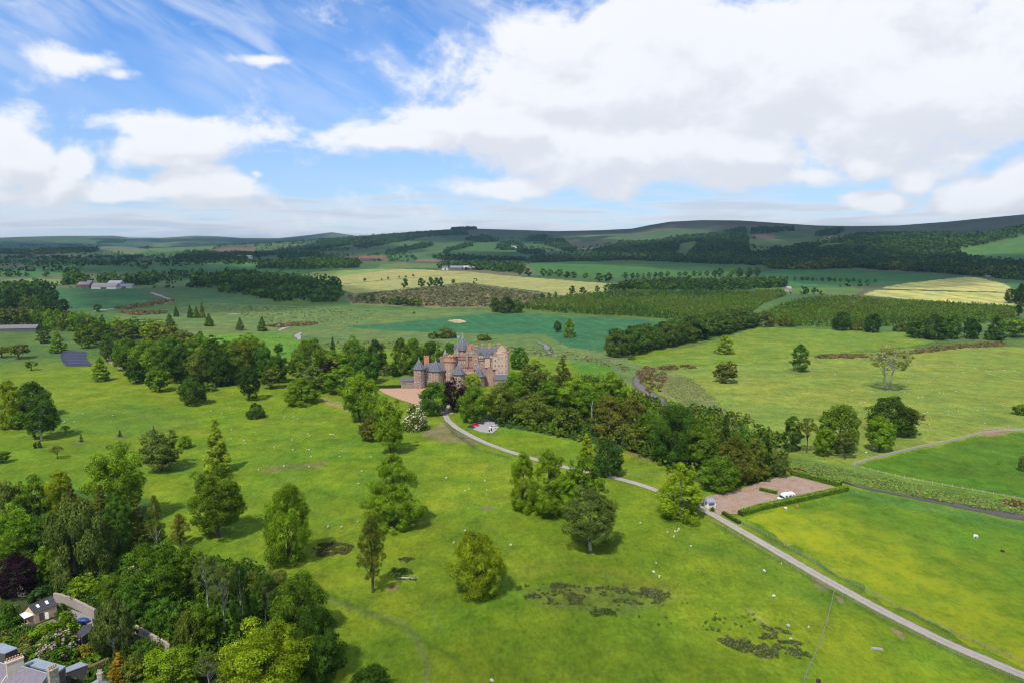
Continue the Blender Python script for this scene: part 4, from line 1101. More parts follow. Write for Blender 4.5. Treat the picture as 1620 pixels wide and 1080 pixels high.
def build_far_woods():
    wood('spur_wood', [
        [(405, 403), (455, 395), (500, 386), (505, 380), (530, 380), (600, 374), (640, 371), (700, 367), (735, 366), (742, 372), (690, 374), (640, 378), (560, 387), (520, 393), (450, 402), (405, 409)],
        [(560, 391), (600, 384), (640, 377), (660, 377), (640, 382), (600, 389), (575, 393)],
        [(611, 404), (612, 399), (650, 391), (683, 386), (684, 390), (650, 396), (625, 404)],
        [(698, 401), (720, 391), (735, 386), (748, 389), (730, 394), (705, 402)],
        [(440, 409), (442, 405), (505, 402), (505, 405), (460, 411)],
        [(784, 396), (790, 386), (815, 383), (830, 391), (815, 396)],
        [(735, 380), (745, 376), (775, 377), (790, 382), (770, 384)],
        [(682, 410), (700, 406), (760, 408), (830, 410), (830, 413), (700, 412)]], .0048, 13, 15, ['deep', 'blue', 'deep'], 'dark wood belts on the long hill spur left of centre', per=10, seed=5)
    wood('crest_copse', [[(714, 364), (720, 361.8), (750, 361.8), (754, 364), (735, 365)]], .006, 14, 14, ['deep'], 'small copse on the crest of the hill spur', per=10, seed=6)
    wood('hillside_forest', [
        [(938, 398), (965, 391), (1000, 384), (1060, 379), (1090, 374), (1150, 366), (1178, 362), (1182, 376), (1185, 400), (1215, 404), (1215, 416), (1100, 414), (1060, 411), (1000, 409), (945, 408)],
        [(835, 416), (840, 409), (940, 405), (1090, 409), (1215, 409), (1215, 420), (1130, 418), (1000, 412)],
        [(1187, 371), (1190, 363), (1255, 361), (1257, 366), (1215, 370)],
        [(1288, 375), (1292, 369), (1330, 362), (1336, 365), (1325, 372)],
        [(1215, 412), (1215, 398), (1250, 389), (1290, 386), (1350, 375), (1390, 369), (1470, 373), (1510, 372), (1560, 373), (1580, 366), (1640, 355), (1640, 369), (1560, 386), (1510, 396), (1530, 408), (1575, 415), (1640, 420), (1640, 441), (1560, 438), (1500, 433), (1440, 426), (1370, 425), (1215, 425)],
        [(862, 388), (868, 380), (890, 380), (912, 395), (905, 402), (885, 394)],
        [(818, 400), (822, 395), (865, 402), (860, 405)],
        [(832, 383), (840, 374), (866, 374), (860, 382)]], .0052, 13, 14, ['deep', 'blue', 'deep', 'dark'], 'dark forest covering the lower slopes of the right-hand hill', per=10, seed=8, glades=[[(1064, 405), (1075, 388), (1098, 382), (1104, 384), (1088, 405)], [(1205, 398), (1215, 390), (1250, 380), (1275, 384), (1230, 396)], [(1290, 391), (1310, 386), (1340, 384), (1335, 390), (1305, 394)]])
    wood('right_edge_woodland', [[(1355, 424), (1440, 418), (1500, 420), (1560, 430), (1640, 436), (1640, 445), (1600, 444), (1550, 437), (1480, 432), (1400, 428)], [(1215, 426), (1215, 418), (1290, 416), (1345, 417), (1345, 424), (1280, 427)]], .009, 15, 15, ['dark', 'deep', 'dark', 'olive'], 'broadleaf wood above the right-hand green field', per=14, seed=9)
    wood('valley_woodland', [
        [(102, 452), (104, 436), (118, 432), (138, 440), (138, 450)], [(150, 450), (152, 442), (184, 441), (185, 450)], [(196, 453), (200, 443), (240, 438), (258, 440), (245, 451)],
        [(302, 455), (305, 443), (362, 435), (405, 437), (405, 447), (360, 452), (330, 458)], [(345, 462), (350, 452), (405, 446), (405, 468), (372, 465)],
        [(405, 470), (405, 442), (470, 443), (530, 447), (542, 466), (538, 477), (480, 479), (420, 477)],
        [(55, 403), (70, 396), (150, 393), (155, 397), (110, 401)], [(150, 386), (170, 381), (200, 381), (195, 385)], [(0, 402), (0, 398), (42, 399), (42, 403)],
        [(275, 411), (290, 400), (330, 399), (350, 402), (405, 403), (405, 410), (340, 412)], [(0, 474), (0, 456), (60, 455), (85, 460), (60, 470)],
        [(405, 425), (440, 418), (520, 414), (570, 417), (565, 424), (480, 427)], [(690, 424), (740, 428), (830, 432), (830, 424), (760, 420), (700, 419)]], .0062, 14, 14, ['deep', 'dark', 'blue', 'dark'], 'dark woods on the valley floor beyond the river meadows', per=14, seed=10)
    wood('shelter_belt', [[(1000, 459), (1000, 450), (1060, 447), (1240, 446), (1245, 455), (1150, 460), (1080, 461)], [(965, 461), (970, 455), (1000, 452), (1000, 460)]], .012, 11, 9, ['deep', 'dark'], 'dark shelter belt of firs behind the young plantation', per=22, seed=12, cone=False)
    wood('young_plantation', [[(825, 489), (840, 476), (880, 472), (900, 468), (990, 461), (1100, 462), (1240, 461), (1245, 468), (1210, 480), (1190, 494), (1130, 500), (1080, 507), (1000, 501), (900, 496)], [(1200, 500), (1235, 482), (1280, 472), (1340, 470), (1400, 476), (1500, 480), (1610, 487), (1612, 505), (1560, 512), (1440, 516), (1300, 518), (1215, 513)]], .075, 4.2, 3.6, ['mid', 'olive', 'mid', 'dark'], 'young conifer plantation in dense rows across the middle distance', cat='plantation', per=11, seed=13, cone=True)
    # hedges and hedgerow trees between the far fields
    rng = np.random.default_rng(4)
    r = np.sqrt(rng.random(420000)) * 7600; a = np.radians(rng.uniform(-42, 42, 420000))
    x, y = np.sin(a) * r, np.cos(a) * r
    k = r > 1250; x, y, r = x[k], y[k], r[k]
    u, v = patch_uv(x, y)
    du = np.abs(u - np.round(u)) * 330; dv = np.abs(v - np.round(v)) * 240
    den = fbm(x / 500, y / 500, 90, 2)
    ok = (np.minimum(du, dv) < 5) & (den > .42 + .04 * rng.random(len(x))) & (height(x, y) < 175)
    fx = [world_poly(p) for p, c in FIELDS if np.mean([q[1] for q in p]) < 474]
    for P in fx: ok &= ~inside(P, x, y)
    x, y = x[ok], y[ok]
    sel = rng.random(len(x)) < .8
    pts = np.c_[x, y][sel]; n = len(pts)
    hs = np.where(rng.random(n) < .5, rng.uniform(2.5, 5, n), rng.uniform(8, 14, n)); ws = np.maximum(hs, 4.5) * rng.uniform(.8, 1.15, n)
    T = np.array([TONE['deep'], TONE['dark'], TONE['blue']])[rng.integers(0, 3, n)]
    puffs('far_hedgerows', pts, hs, ws, T, 'far hedges and hedgerow trees dividing the distant fields', 'hedgerows', 10, 15)
    # scattered copses on the left plain
    r = rng.uniform(1500, 6000, 9000); a = np.radians(rng.uniform(-42, -8, 9000)); x, y = np.sin(a) * r, np.cos(a) * r
    ok = (fbm(x / 160, y / 160, 93, 3) > .615)
    for P in fx: ok &= ~inside(P, x, y)
    pts = np.c_[x, y][ok]; n = len(pts); hs = rng.uniform(8, 15, n)
    puffs('far_copses', pts, hs, hs, T[rng.integers(0, len(T), n)], 'far dark copses scattered over the left-hand plain', 'woodland', 11, 16)
# ---------------------------------------------------------------- the castle
def window_mesh(w, h, key, white=False):
    k = ('win', w, h, white)
    if k not in PROTO:
        mb = MB(); m = .16
        mb.box(-w / 2 - m, w / 2 + m, -.06, .25, -m, h + m)
        mb.box(-w / 2, w / 2, -.10, .2, 0, h)
        t = .05
        mb.box(-t, t, -.13, .1, 0, h); mb.box(-w / 2, w / 2, -.125, .1, h * .5 - t, h * .5 + t)
        me = bpy.data.meshes.new('window'); me.from_pydata(mb.v, [], mb.f); me.update()
        me.materials.append(mat('window_margin', (.46, .33, .25) if not white else (.7, .68, .64), .8, .15, 2))
        me.materials.append(mat('window_glass', (.035, .04, .05), .15, .1, 1, .5)); me.materials.append(mat('white_sash', (.75, .74, .72), .6, .05, 2))
        idx = [0] * 6 + [1] * 6 + [2] * 12
        me.polygons.foreach_set('material_index', np.array(idx, np.int32))
        PROTO[k] = me
    return PROTO[k]

def window(parent, x, y, z, w=1.1, h=2.0, ang=0.0, white=False, name='window'):
    o = link(name, window_mesh(w, h, 0, white), None, parent)
    o.location = (x, y, z); o.rotation_euler = (0, 0, ang)
    return o

def build_castle():
    O = at(730, 612)
    az = math.atan2(O.x, O.y)
    root = empty('castle', (O.x, O.y, O.z), -az)
    tag(root, 'pink sandstone castle with pavilion towers, ogee dome and long slate-roofed keep', 'castle')
    ST = mat('pink_sandstone', (.40, .25, .175), .9, .9, .9, col2=(.27, .16, .115), detail=7)
    ST2 = mat('shade_brown_sandstone', (.25, .16, .12), .9, .5, .8, col2=(.33, .215, .155), detail=7)  # browner copy of the sandstone, with the towers' shade put into its colour
    STR = mat('red_sandstone', (.43, .235, .15), .9, .5, .9, col2=(.34, .205, .15), detail=7)
    STP = mat('pale_sandstone', (.54, .385, .28), .9, .4, .8, col2=(.46, .31, .225), detail=7)
    SL = mat('slate', (.070, .066, .070), .85, .8, 1.2, .12, detail=7); LD = mat('lead', (.30, .31, .32), .5, .2, 1, .4)
    CH = mat('orange_brick', (.48, .215, .115), .9, .35, 1.0)
    n = 8
    def bell_roof(parent, x, y, r, z0, z1, rot, sides=8, flare=1.16):
        prof = [(r * flare, z0 - .15), (r * flare, z0 + .1), (r * .92, z0 + (z1 - z0) * .16), (r * .48, z0 + (z1 - z0) * .56), (.12, z1)]
        ro = MB().lathe(x, y, prof, sides, rot).build('roof', SL, parent)
        rb = MB()
        for i in range(sides):
            a = rot + 2 * math.pi * i / sides
            rb.tube([(x + rr * 1.005 * math.cos(a), y + rr * 1.005 * math.sin(a), z + .05) for rr, z in prof[1:]], .075, 5)
        rb.build('ridge', LD, parent)
        MB().lathe(x, y, [(.28, z1 - .3), (.14, z1 + .5), (.3, z1 + .8), (.05, z1 + 1.8)], 8).build('finial', LD, parent)
        return ro
    def pavilion(x, y, r, z1, zr, material, wins, sides=8):
        rot = math.pi / 8
        mb = MB().lathe(x, y, [(r * 1.04, -1), (r * 1.04, .8), (r, .9), (r, z1 * .52), (r * 1.02, z1 * .52 + .05), (r * 1.02, z1 * .52 + .35), (r, z1 * .52 + .4), (r, z1 - .5), (r * 1.06, z1 - .4), (r * 1.08, z1)], sides, rot)
        t = mb.build('pavilion_tower', material, root)
        bell_roof(t, x, y, r, z1, zr, rot)
        ap = r * math.cos(math.pi / sides)
        for zi, zz in enumerate(wins):
            for k in (-1, 0, 1):
                a = -math.pi / 2 + k * math.pi / 4
                window(t, x + ap * math.cos(a), y + ap * math.sin(a), zz, 1.15, 2.1, k * math.pi / 4, white=True)
        return t
    # chimneys are parts of their own
    def chimney(x0, x1, y0, y1, z0, z1, m=CH, pots=3, parent=root):
        mb = MB().box(x0, x1, y0, y1, z0, z1 - .5).box(x0 - .15, x1 + .15, y0 - .15, y1 + .15, z1 - .5, z1)
        c = mb.build('chimney', m, parent)
        pm = MB()
        for k in range(pots):
            px = x0 + (x1 - x0) * (k + .5) / pots
            pm.lathe(px, (y0 + y1) / 2, [(.22, z1), (.2, z1 + .7), (.26, z1 + .8)], 8)
        pm.build('chimney_pots', mat('clay_pot', (.48, .27, .15), .9, .2, 2), c)
        return c
    pavilion(-30, 4, 4.1, 13.2, 19.8, ST2, (1.6, 5.0, 9.2))
    pavilion(-18.2, 6, 5.2, 11.4, 18.4, ST, (1.5, 4.6, 8.0))
    pavilion(-1.9, 1, 4.9, 9.8, 16.2, ST2, (1.4, 5.8))
    pavilion(12.4, 0, 4.7, 8.2, 15.0, ST2, (1.2, 5.2))
    # left wing
    w = MB().box(-27, -12, 6, 18, -1, 11.2).box(-27.3, -11.8, 5.8, 18.2, 10.6, 10.95).build('left_wing', ST, root)
    MB().gable(-27, -11.5, 6, 18, 11.22, 16.0, 'x', 1.5, .4).build('roof', SL, w)
    for x in (-25.2, -23.6):
        for z in (1.5, 5.0, 8.3): window(w, x, 6, z, 1.0, 1.9, white=True)
    mb = MB().box(-25.4, -24.0, 4.8, 7.2, 11.2, 13.3); mb.gable(-25.4, -24.0, 4.8, 7.4, 13.32, 14.4, 'y', 0, .15); mb.build('dormer', SL, w)
    chimney(-26.9, -23.3, 11, 13, 11, 20.6)
    chimney(-15.4, -10.4, 13, 15, 11, 19.6, mat('grey_stone', (.26, .21, .18), .9, .35, 1), 5)
    # round drum tower with corbelled parapet
    d = MB().lathe(-8, 10, [(4.7, -1), (4.5, .8), (4.45, 16.6), (4.9, 17.3), (5.0, 17.6), (4.6, 17.7), (4.6, 20.4), (4.95, 20.8), (4.95, 21.2), (4.5, 21.2), (4.5, 20.9)], 28); [d.tube([(-8 + 4.72 * math.cos(q * .5236), 10 + 4.72 * math.sin(q * .5236), 21.0), (-8 + 4.72 * math.cos(q * .5236), 10 + 4.72 * math.sin(q * .5236), 22.0)], .55, 4) for q in range(12)]; d = d.build('drum_tower', STR, root)
    for z in (3.2, 7.6, 12.2, 18.2):
        for a in (-2.3, -1.75, -1.2): window(d, -8 + 4.45 * math.cos(a), 10 + 4.45 * math.sin(a), z, .8, 1.7, a + math.pi / 2)
    t = MB().lathe(-11.4, 9, [(.2, 19), (1.15, 20.2), (1.15, 22.4), (1.35, 22.5)], 14).build('turret', ST, root)
    MB().lathe(-11.4, 9, [(1.45, 22.5), (1.0, 23.6), (.5, 25.0), (.05, 26.6)], 14).build('roof', mat('slate_green', (.20, .23, .22), .7, .2, 1), t)
    # central block
    c = MB().box(-5, 9.5, 10, 25, -1, 21.2).box(-5.3, 9.8, 9.7, 25.3, 20.2, 20.6).box(-5.15, 9.65, 9.85, 25.15, 21.2, 22.3).box(-5.2, 9.7, 9.8, 25.2, 14.6, 14.95).build('central_block', ST, root)
    for z in (10.2, 15.6):
        for x in (-2.6, .2, 3.2, 6.4): window(c, x, 10, z, 1.15, 2.3)
    for x in (-4.4, 4.4, 8.9):
        b = MB().lathe(x, 9.9, [(.3, 11.5), (1.0, 13), (1.0, 22.6)], 12).build('buttress_turret', ST, root)
        MB().lathe(x, 9.9, [(1.2, 22.6), (.8, 23.4), (.35, 24.9), (.04, 26.4)], 12).build('roof', mat('slate_green', (.20, .23, .22)), b)
    # domed tower
    dt = MB().lathe(1.4, 17, [(6.1, 20), (6.1, 24.2), (6.5, 24.4), (6.5, 24.7)], 8, 0).build('domed_tower', ST, root)
    prof = [(6.9, 24.7), (6.75, 25.2), (6.1, 26.7), (5.1, 28.2), (3.7, 29.6), (2.3, 30.8), (1.2, 32.0), (.6, 33.4), (.25, 35.2), (.05, 36.6)]
    MB().lathe(1.4, 17, prof, 8, 0).build('dome', SL, dt)
    mb = MB()
    for i in range(8):
        a = i * math.pi / 4; mb.tube([(1.4 + r * 1.01 * math.cos(a), 17 + r * 1.01 * math.sin(a), z) for r, z in prof], .10, 5)
    mb.lathe(1.4, 17, [(1.0, 32.3), (.5, 33.8), (.2, 35.6), (.06, 37.5)], 8)
    mb.build('dome_ribs', LD, dt)
    for k in (-1, 1):
        a = -math.pi / 2 + k * math.pi / 8; ap = 6.1 * math.cos(math.pi / 8)
        window(dt, 1.4 + ap * math.cos(a), 17 + ap * math.sin(a), 21.7, 1.3, 2.0, k * math.pi / 8)
    chimney(4.6, 7.4, 10.4, 11.8, 21, 28.4)
    # the keep
    k = MB().box(9, 28, 9, 22, -1, 19.6).box(8.8, 28.2, 8.6, 22.4, 17.6, 18.0).box(8.9, 28.1, 8.75, 22.2, 19.6, 20.5).box(8.9, 28.1, 8.8, 22.2, 11.9, 12.2).build('keep', ST, root)
    MB().gable(8.5, 29, 9.6, 21.6, 20.52, 26.0, 'x', 0, 0).build('roof', SL, k)
    MB().tube([(8.5, 15.6, 26.05), (29, 15.6, 26.05)], .2, 5).build('ridge', LD, k)
    for x in (12, 15, 18, 21, 24):
        window(k, x, 9, 13.4, 1.1, 2.2); 
        if x > 16: window(k, x, 9, 9.2, 1.1, 2.0)
    for x in (14.2, 22.5):
        mb = MB().box(x - 1.5, x + 1.5, 8.7, 11.5, 18, 21.8); dm = mb.build('dormer', STP, k)
        MB().gable(x - 1.5, x + 1.5, 8.5, 13, 21.82, 23.6, 'y', 0, .2).build('roof', SL, k)
        window(k, x, 8.7, 19.2, 1.0, 1.8)
    mb = MB().box(17.2, 20.8, 8.2, 10.5, 12.3, 19.5); mb.build('stair_bay', STP, k); MB().gable(17.2, 20.8, 8.0, 12, 19.52, 23.8, 'y', 2.5, .2).build('roof', SL, k)
    chimney(9.4, 12.6, 14.6, 16.4, 20, 27.2, ST, 4); chimney(19.6, 21.6, 15, 16.4, 24, 28.2, CH, 3); chimney(26.4, 28.8, 14.6, 16.4, 20, 28.6, ST, 4)
    # rounded end towers of the keep
    for (x, y, r, zt, m) in ((31.0, 12.0, 3.7, 23.4, STP), (28.5, 22, 4.6, 23.6, STP)):
        e = MB().lathe(x, y, [(r * 1.04, -1), (r * 1.02, 1), (r, 17.8), (r * 1.02, 18.1), (r, 18.4), (r, zt - .6), (r * 1.03, zt - .4), (r * 1.03, zt), (r * .9, zt), (r * .9, zt - .7)], 28, 0, 1.12, 1.0).build('end_tower', m, root)
        MB().lathe(x, y, [(r * .86, zt - .8), (r * .8, zt + .1), (r * .35, zt + .7), (.2, zt + .9)], 20).build('roof', SL, e)
        for z in (3.5, 8, 12.8, 19.4):
            for a in (-1.25, -.55): window(e, x + r * math.cos(a), y + r * math.sin(a), z, .85, 1.7, a + math.pi / 2)
    sw = MB().box(24.8, 31.0, 8.32, 16.5, -1, 22.2).box(24.7, 31.1, 8.2, 16.6, 22.2, 23.0).build('south_wing', STP, root)
    for z in (3.5, 8, 12.8, 18.4):
        for x in (27.4, 29.6): window(sw, x, 8.32, z, .95, 1.8)
    ch = MB().box(26.4, 32.6, 9.6, 16, 18.6, 24.6).build('cap_house', STP, root)
    MB().gable(26.7, 32.3, 10.2, 16, 24.62, 27.6, 'y', 0, 0).build('roof', SL, ch)
    for x in (28, 30.8): window(ch, x, 9.6, 21.0, .9, 1.7)
    # stepped gables, string courses and a dark band painted as the wall walk's shade
    def steps(parent, x0, x1, y, z0, n, rise, m=ST, d=.5):
        mb = MB(); w_ = (x1 - x0) / 2 / (n + .6)
        rs = [(x0 + i * w_, x1 - i * w_, z0 + i * rise) for i in range(n)]
        for a, b, z in rs: mb.box(a, b, y, y + d, z, z + rise - .002)
        return mb.build('stepped_gable', m, parent)
    steps(ch, 26.4, 32.6, 9.62, 24.62, 5, .75, STP)
    for x in (10.6, 24.6):
        gb = MB().box(x - 1.9, x + 1.9, 8.0, 10.5, 11, 20.4).build('gable_bay', STP if x > 20 else ST, k)
        steps(k, x - 1.9, x + 1.9, 8.02, 20.42, 4, .75)
        MB().gable(x - 1.8, x + 1.8, 8.5, 13.5, 20.42, 23.2, 'y', 0, 0).build('roof', SL, k)
        for z in (13, 16.6): window(gb, x, 8.0, z, 1.1, 2.0)
    DKS = mat('shade_toned_stone', (.16, .10, .075), .95, .5, 1)  # dark colour stands in for shade on the wall walk and courses
    MB().box(12.6, 22.6, 8.45, 8.9, 18.6, 19.3).build('wall_walk_shade', DKS, k)
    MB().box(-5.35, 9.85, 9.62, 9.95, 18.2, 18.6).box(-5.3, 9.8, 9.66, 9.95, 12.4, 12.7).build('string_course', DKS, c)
    for x in (-3.2, 7.0):
        gb = MB().box(x - 1.7, x + 1.7, 9.3, 11, 20.6, 23.4).build('gable_bay', ST, c)
        steps(c, x - 1.7, x + 1.7, 9.32, 23.42, 4, .7); window(gb, x, 9.3, 21.2, 1.0, 1.7)
    chimney(-3.2, -.8, 22, 23.4, 21, 27.0, ST, 3); chimney(7.2, 9.2, 20, 21.6, 21, 27.4, STR, 3); chimney(31.6, 33.4, 15, 16.4, 20, 26.4, ST, 3); chimney(14.8, 16.4, 15, 16.2, 24, 28.0, ST, 3)
    # low front ranges
    f = MB().box(1.6, 9.6, 2.2, 9.9, -1, 8.6).box(1.4, 9.7, 2.0, 10, 8.6, 9.3).build('front_range', ST, root)
    for x in (4.2, 6.6):
        for z in (1.6, 5.2): window(f, x, 2.2, z, 1.1, 2.0)
    g = MB().box(16.6, 23.6, 2, 8.9, -1, 8.8).build('gabled_range', STR, root)
    mb = MB()
    for s in range(5): mb.box(16.6 + s * .72, 23.6 - s * .72, 2.0, 2.5, 8.8 + s * 1.0, 9.8 + s * 1.0)
    mb.build('stepped_gable', ST, g)
    MB().gable(16.8, 23.4, 2.5, 9, 8.82, 13.4, 'y', 0, .1).build('roof', SL, g)
    for z in (2, 5.6): window(g, 20.1, 2, z, 1.1, 2.0)
    l = MB().box(22.8, 34, -3, 5.5, -1, 5.4).build('low_range', ST2, root)
    MB().gable(22.8, 34, -3, 5.5, 5.42, 8.6, 'x', 1.5, .4).build('roof', SL, l)
    MB().tube([(24.3, 1.25, 8.65), (32.5, 1.25, 8.65)], .22, 5).build('ridge', LD, l)
    for x in (25, 28, 31): window(l, x, -3, 1.6, 1.0, 1.9)
    lb = MB().box(28, 35, 5.5, 9.5, -1, 4.6).build('lean_to', STP, root)
    MB().add([(27.8, 5.3, 4.62), (35.2, 5.3, 4.62), (35.2, 9.6, 4.62), (27.8, 9.6, 4.62), (27.8, 9.6, 7), (35.2, 9.6, 7)], [(3, 2, 1, 0), (0, 1, 5, 4), (2, 3, 4, 5), (1, 2, 5), (3, 0, 4)]).build('roof', SL, lb)
    # service court at the left
    o = MB().box(-44, -34.5, 9, 15, -1, 3.2).build('outbuilding', ST2, root)
    MB().gable(-44, -34.5, 9, 15, 3.22, 5.6, 'x', 0, .3).build('roof', SL, o)
    MB().box(-43, -34, 3.5, 4.2, -1, 1.5).box(-43, -42.3, 4.2, 12, -1, 1.5).box(-39, -34, 5.6, 6.2, -1, 2.2).build('terrace_wall', mat('grey_stone', (.26, .21, .18)), root)
    # flag pole on the roof
    fp = MB().tube([(-2.8, 15, 21), (-2.8, 15, 35)], [.12, .07], 6).build('flagpole', LD, root)
    fl = MB(); vs = []; fs = []
    for i in range(7):
        for j in range(4): vs.append((-2.8 + i * .3, 15 + .18 * math.sin(i * 1.3), 33.2 + j * .5))
    for i in range(6):
        for j in range(3): fs.append((i * 4 + j, i * 4 + 4 + j, i * 4 + 5 + j, i * 4 + 1 + j))
    fl.add(vs, fs).build('flag', mat('blue_flag', (.25, .38, .55), .8, .2, 2), fp)
# ---------------------------------------------------------------- houses and gardens at the lower left
SLATE_P = lambda: mat('purple_slate', (.175, .155, .185), .75, .4, 1.6, .3)
def slab(name, corners, th, m, parent):
    """roof plane with thickness from four corner points"""
    c = [Vector(q) for q in corners]; n = (c[1] - c[0]).cross(c[2] - c[0]).normalized()
    if n.z < 0: n = -n
    vs = [tuple(q) for q in c] + [tuple(q - n * th) for q in c]; k = len(c)
    fs = [tuple(range(k)), tuple(range(2 * k - 1, k - 1, -1))] + [(i, i + k, (i + 1) % k + k, (i + 1) % k) for i in range(k)]
    return MB().add(vs, fs).build(name, m, parent)

def pots(mb, a, b, n, z, h=.8, r=.16):
    for k in range(n):
        p = Vector(a).lerp(Vector(b), (k + .5) / n)
        mb.lathe(p.x, p.y, [(r, z), (r * .85, z + h * .8), (r * 1.15, z + h)], 8)

def obox(p, q, w, z0, z1):
    """box along the line p-q, w wide"""
    p, q = Vector((p[0], p[1], 0)), Vector((q[0], q[1], 0)); d = (q - p).normalized(); n = Vector((-d.y, d.x, 0)) * w / 2
    c = [p - n, q - n, q + n, p + n]
    return [(v.x, v.y, z0) for v in c] + [(v.x, v.y, z1) for v in c], [(3, 2, 1, 0), (4, 5, 6, 7), (0, 1, 5, 4), (1, 2, 6, 5), (2, 3, 7, 6), (3, 0, 4, 7)]

def build_houses():
    CREAM = mat('cream_render', (.54, .46, .38), .85, .2, 1.2); RUB = mat('rubble_stone', (.30, .25, .20), .95, .6, 2.2, col2=(.42, .36, .29))
    LEAD = mat('blue_lead', (.24, .285, .32), .6, .35, .7, .4); POT = mat('clay_pot', (.48, .27, .15)); DK = mat('dark_wall', (.09, .085, .085), .9, .3, 1)
    FELT = mat('black_felt', (.055, .055, .06), .85, .35, 1.2); WHITE = mat('white_paint', (.75, .74, .72), .6, .08, 2)
    # big slate-roofed house, its ridge falling to the right
    A, B = atz(24, 1050, 9.4), atz(77, 1065, 9.4)
    d = (B - A).normalized(); n = Vector((d.y, -d.x, 0))
    if n.y > 0: n = -n
    root = empty('slate_house', tuple(Vector((A.x, A.y, gz(A.x, A.y))))); root['label'] = 'house with a purple slate roof and two chimneys at the bottom left corner'; root['category'] = 'house'
    I = root.matrix_basis.inverted() if False else Matrix.Translation(-root.location)
    def L(v): return Vector(v) - root.location
    A0 = A - d * 9
    e = n * 6.2 - Vector((0, 0, 4.6)); b = -n * 2.0 - Vector((0, 0, .9))
    r1 = slab('roof', [L(A), L(B), L(B + e), L(A + e)], .25, SLATE_P(), root)
    slab('side_roof', [L(A0 + Vector((0, 0, -.7))), L(A - d * .3 + Vector((0, 0, -.7))), L(A - d * .3 + e + Vector((0, 0, -.7))), L(A0 + e + Vector((0, 0, -.7)))], .25, SLATE_P(), root)
    MB().tube([tuple(L(A)), tuple(L(B))], .14, 6).build('ridge', LEAD, root)
    MB().tube([tuple(L(A) + Vector((0, 0, .05))), tuple(L(A + e))], .16, 6).build('skew', CREAM, root)
    gw = MB(); v, f = obox(L(A0 + n * 2.2), L(B + n * 2.2 - d * .2), 7.4, -1, 4.9); gw.add(v, f); v, f = obox(L(A0 - n * .1), L(B - n * .1 - d * .3), 2.6, 4.9, 8.0); gw.add(v, f); gw.build('wall', CREAM, root)
    # flat lead roof behind the ridge
    c = [atz(38, 1049, 8.7), atz(57, 1040, 8.7), atz(104, 1053, 8.7), atz(90, 1063, 8.7)]
    slab('flat_roof', [L(q) for q in c], .35, LEAD, root)
    mb = MB(); k = [Vector((q.x, q.y, 0)) for q in c]; ctr = sum(k, Vector()) / 4; k = [ctr + (q - ctr) * .96 for q in k]
    vs = [tuple(L((q.x, q.y, gz(q.x, q.y) - 1))) for q in k] + [tuple(L((q.x, q.y, 8.4))) for q in k]
    mb.add(vs, [(0, 1, 5, 4), (1, 2, 6, 5), (2, 3, 7, 6), (3, 0, 4, 7), (4, 5, 6, 7)]).build('rear_wall', DK, root)
    # chimneys
    def chim(p0, p1, z0, z1, w, m, np_):
        mb = MB(); a, b2 = L(p0), L(p1); v, f = obox(a, b2, w, z0 - root.location.z, z1 - .3 - root.location.z); mb.add(v, f)
        dd = (b2 - a).normalized() * .12; v, f = obox(a - dd, b2 + dd, w + .24, z1 - .3 - root.location.z, z1 - root.location.z); mb.add(v, f)
        ch = mb.build('chimney', m, root); pm = MB(); pots(pm, a, b2, np_, z1 - root.location.z, .75, .15); pm.build('chimney_pots', POT, ch)
    chim(atz(9, 1047, 11.4), atz(36, 1037, 11.4), 5, 11.4, .95, CREAM, 6)
    chim(atz(76, 1060, 11.2), atz(90, 1053, 11.2), 5, 11.2, 1.0, RUB, 4)
    # low blue roofed lean-to
    def flat_building(name, px, z, m, lab, cat, wall=DK, th=.2):
        cs = [atz(a, b, z) for a, b in px]; P = sum(cs, Vector()) / len(cs)
        r = empty(name, (P.x, P.y, gz(P.x, P.y))); tag(r, lab, cat)
        Lr = lambda q: q - r.location
        slab('roof', [Lr(q) for q in cs], th, m, r)
        mb = MB(); kk = [P + (q - P) * .93 for q in cs]; nn = len(kk)
        vs = [tuple(Lr(Vector((q.x, q.y, gz(q.x, q.y) - .6)))) for q in kk] + [tuple(Lr(Vector((q.x, q.y, z - th - .02)))) for q in kk]
        mb.add(vs, [(i, (i + 1) % nn, (i + 1) % nn + nn, i + nn) for i in range(nn)] + [tuple(range(nn, 2 * nn))]).build('wall', wall, r)
        return r
    flat_building('lean_to_shed', [(104, 1063), (104, 1055), (127, 1046), (140, 1050)], 3.4, LEAD, 'narrow lean-to with a pale blue sheet roof beside the slate house', 'shed')
    flat_building('outhouse', [(-14, 1022), (4, 1016), (28, 1024), (8, 1033), (-14, 1028)], 4.0, LEAD, 'outhouse with a flat blue-grey roof at the left edge of the picture', 'outhouse')
    flat_building('garden_shed', [(122, 1000), (130, 989), (146, 985), (144, 997), (129, 1008)], 3.0, FELT, 'low garden shed with a black felt roof below the parked blue tarpaulin', 'shed')
    # gabled cottage end at the bottom, with its chimney
    P = at(166, 1100); r = empty('gabled_house', P); tag(r, 'grey slate gable with a small chimney at the bottom edge', 'house')
    pk = atz(161, 1069, 6.2) - Vector(P); rt = atz(178, 1090, 2.8) - Vector(P); lf = atz(138, 1084, 3.6) - Vector(P)
    back = Vector((1.2, -7, 0))
    slab('roof', [pk, pk + back, rt + back + Vector((2, 0, -1)), rt + Vector((2, 0, -1))], .2, mat('grey_slate', (.26, .28, .30), .7, .3, 1.4), r)
    slab('roof', [pk, lf + Vector((-1.2, 0, -.6)), lf + back + Vector((-1.2, 0, -.6)), pk + back], .2, mat('grey_slate', (.26, .28, .30)), r)
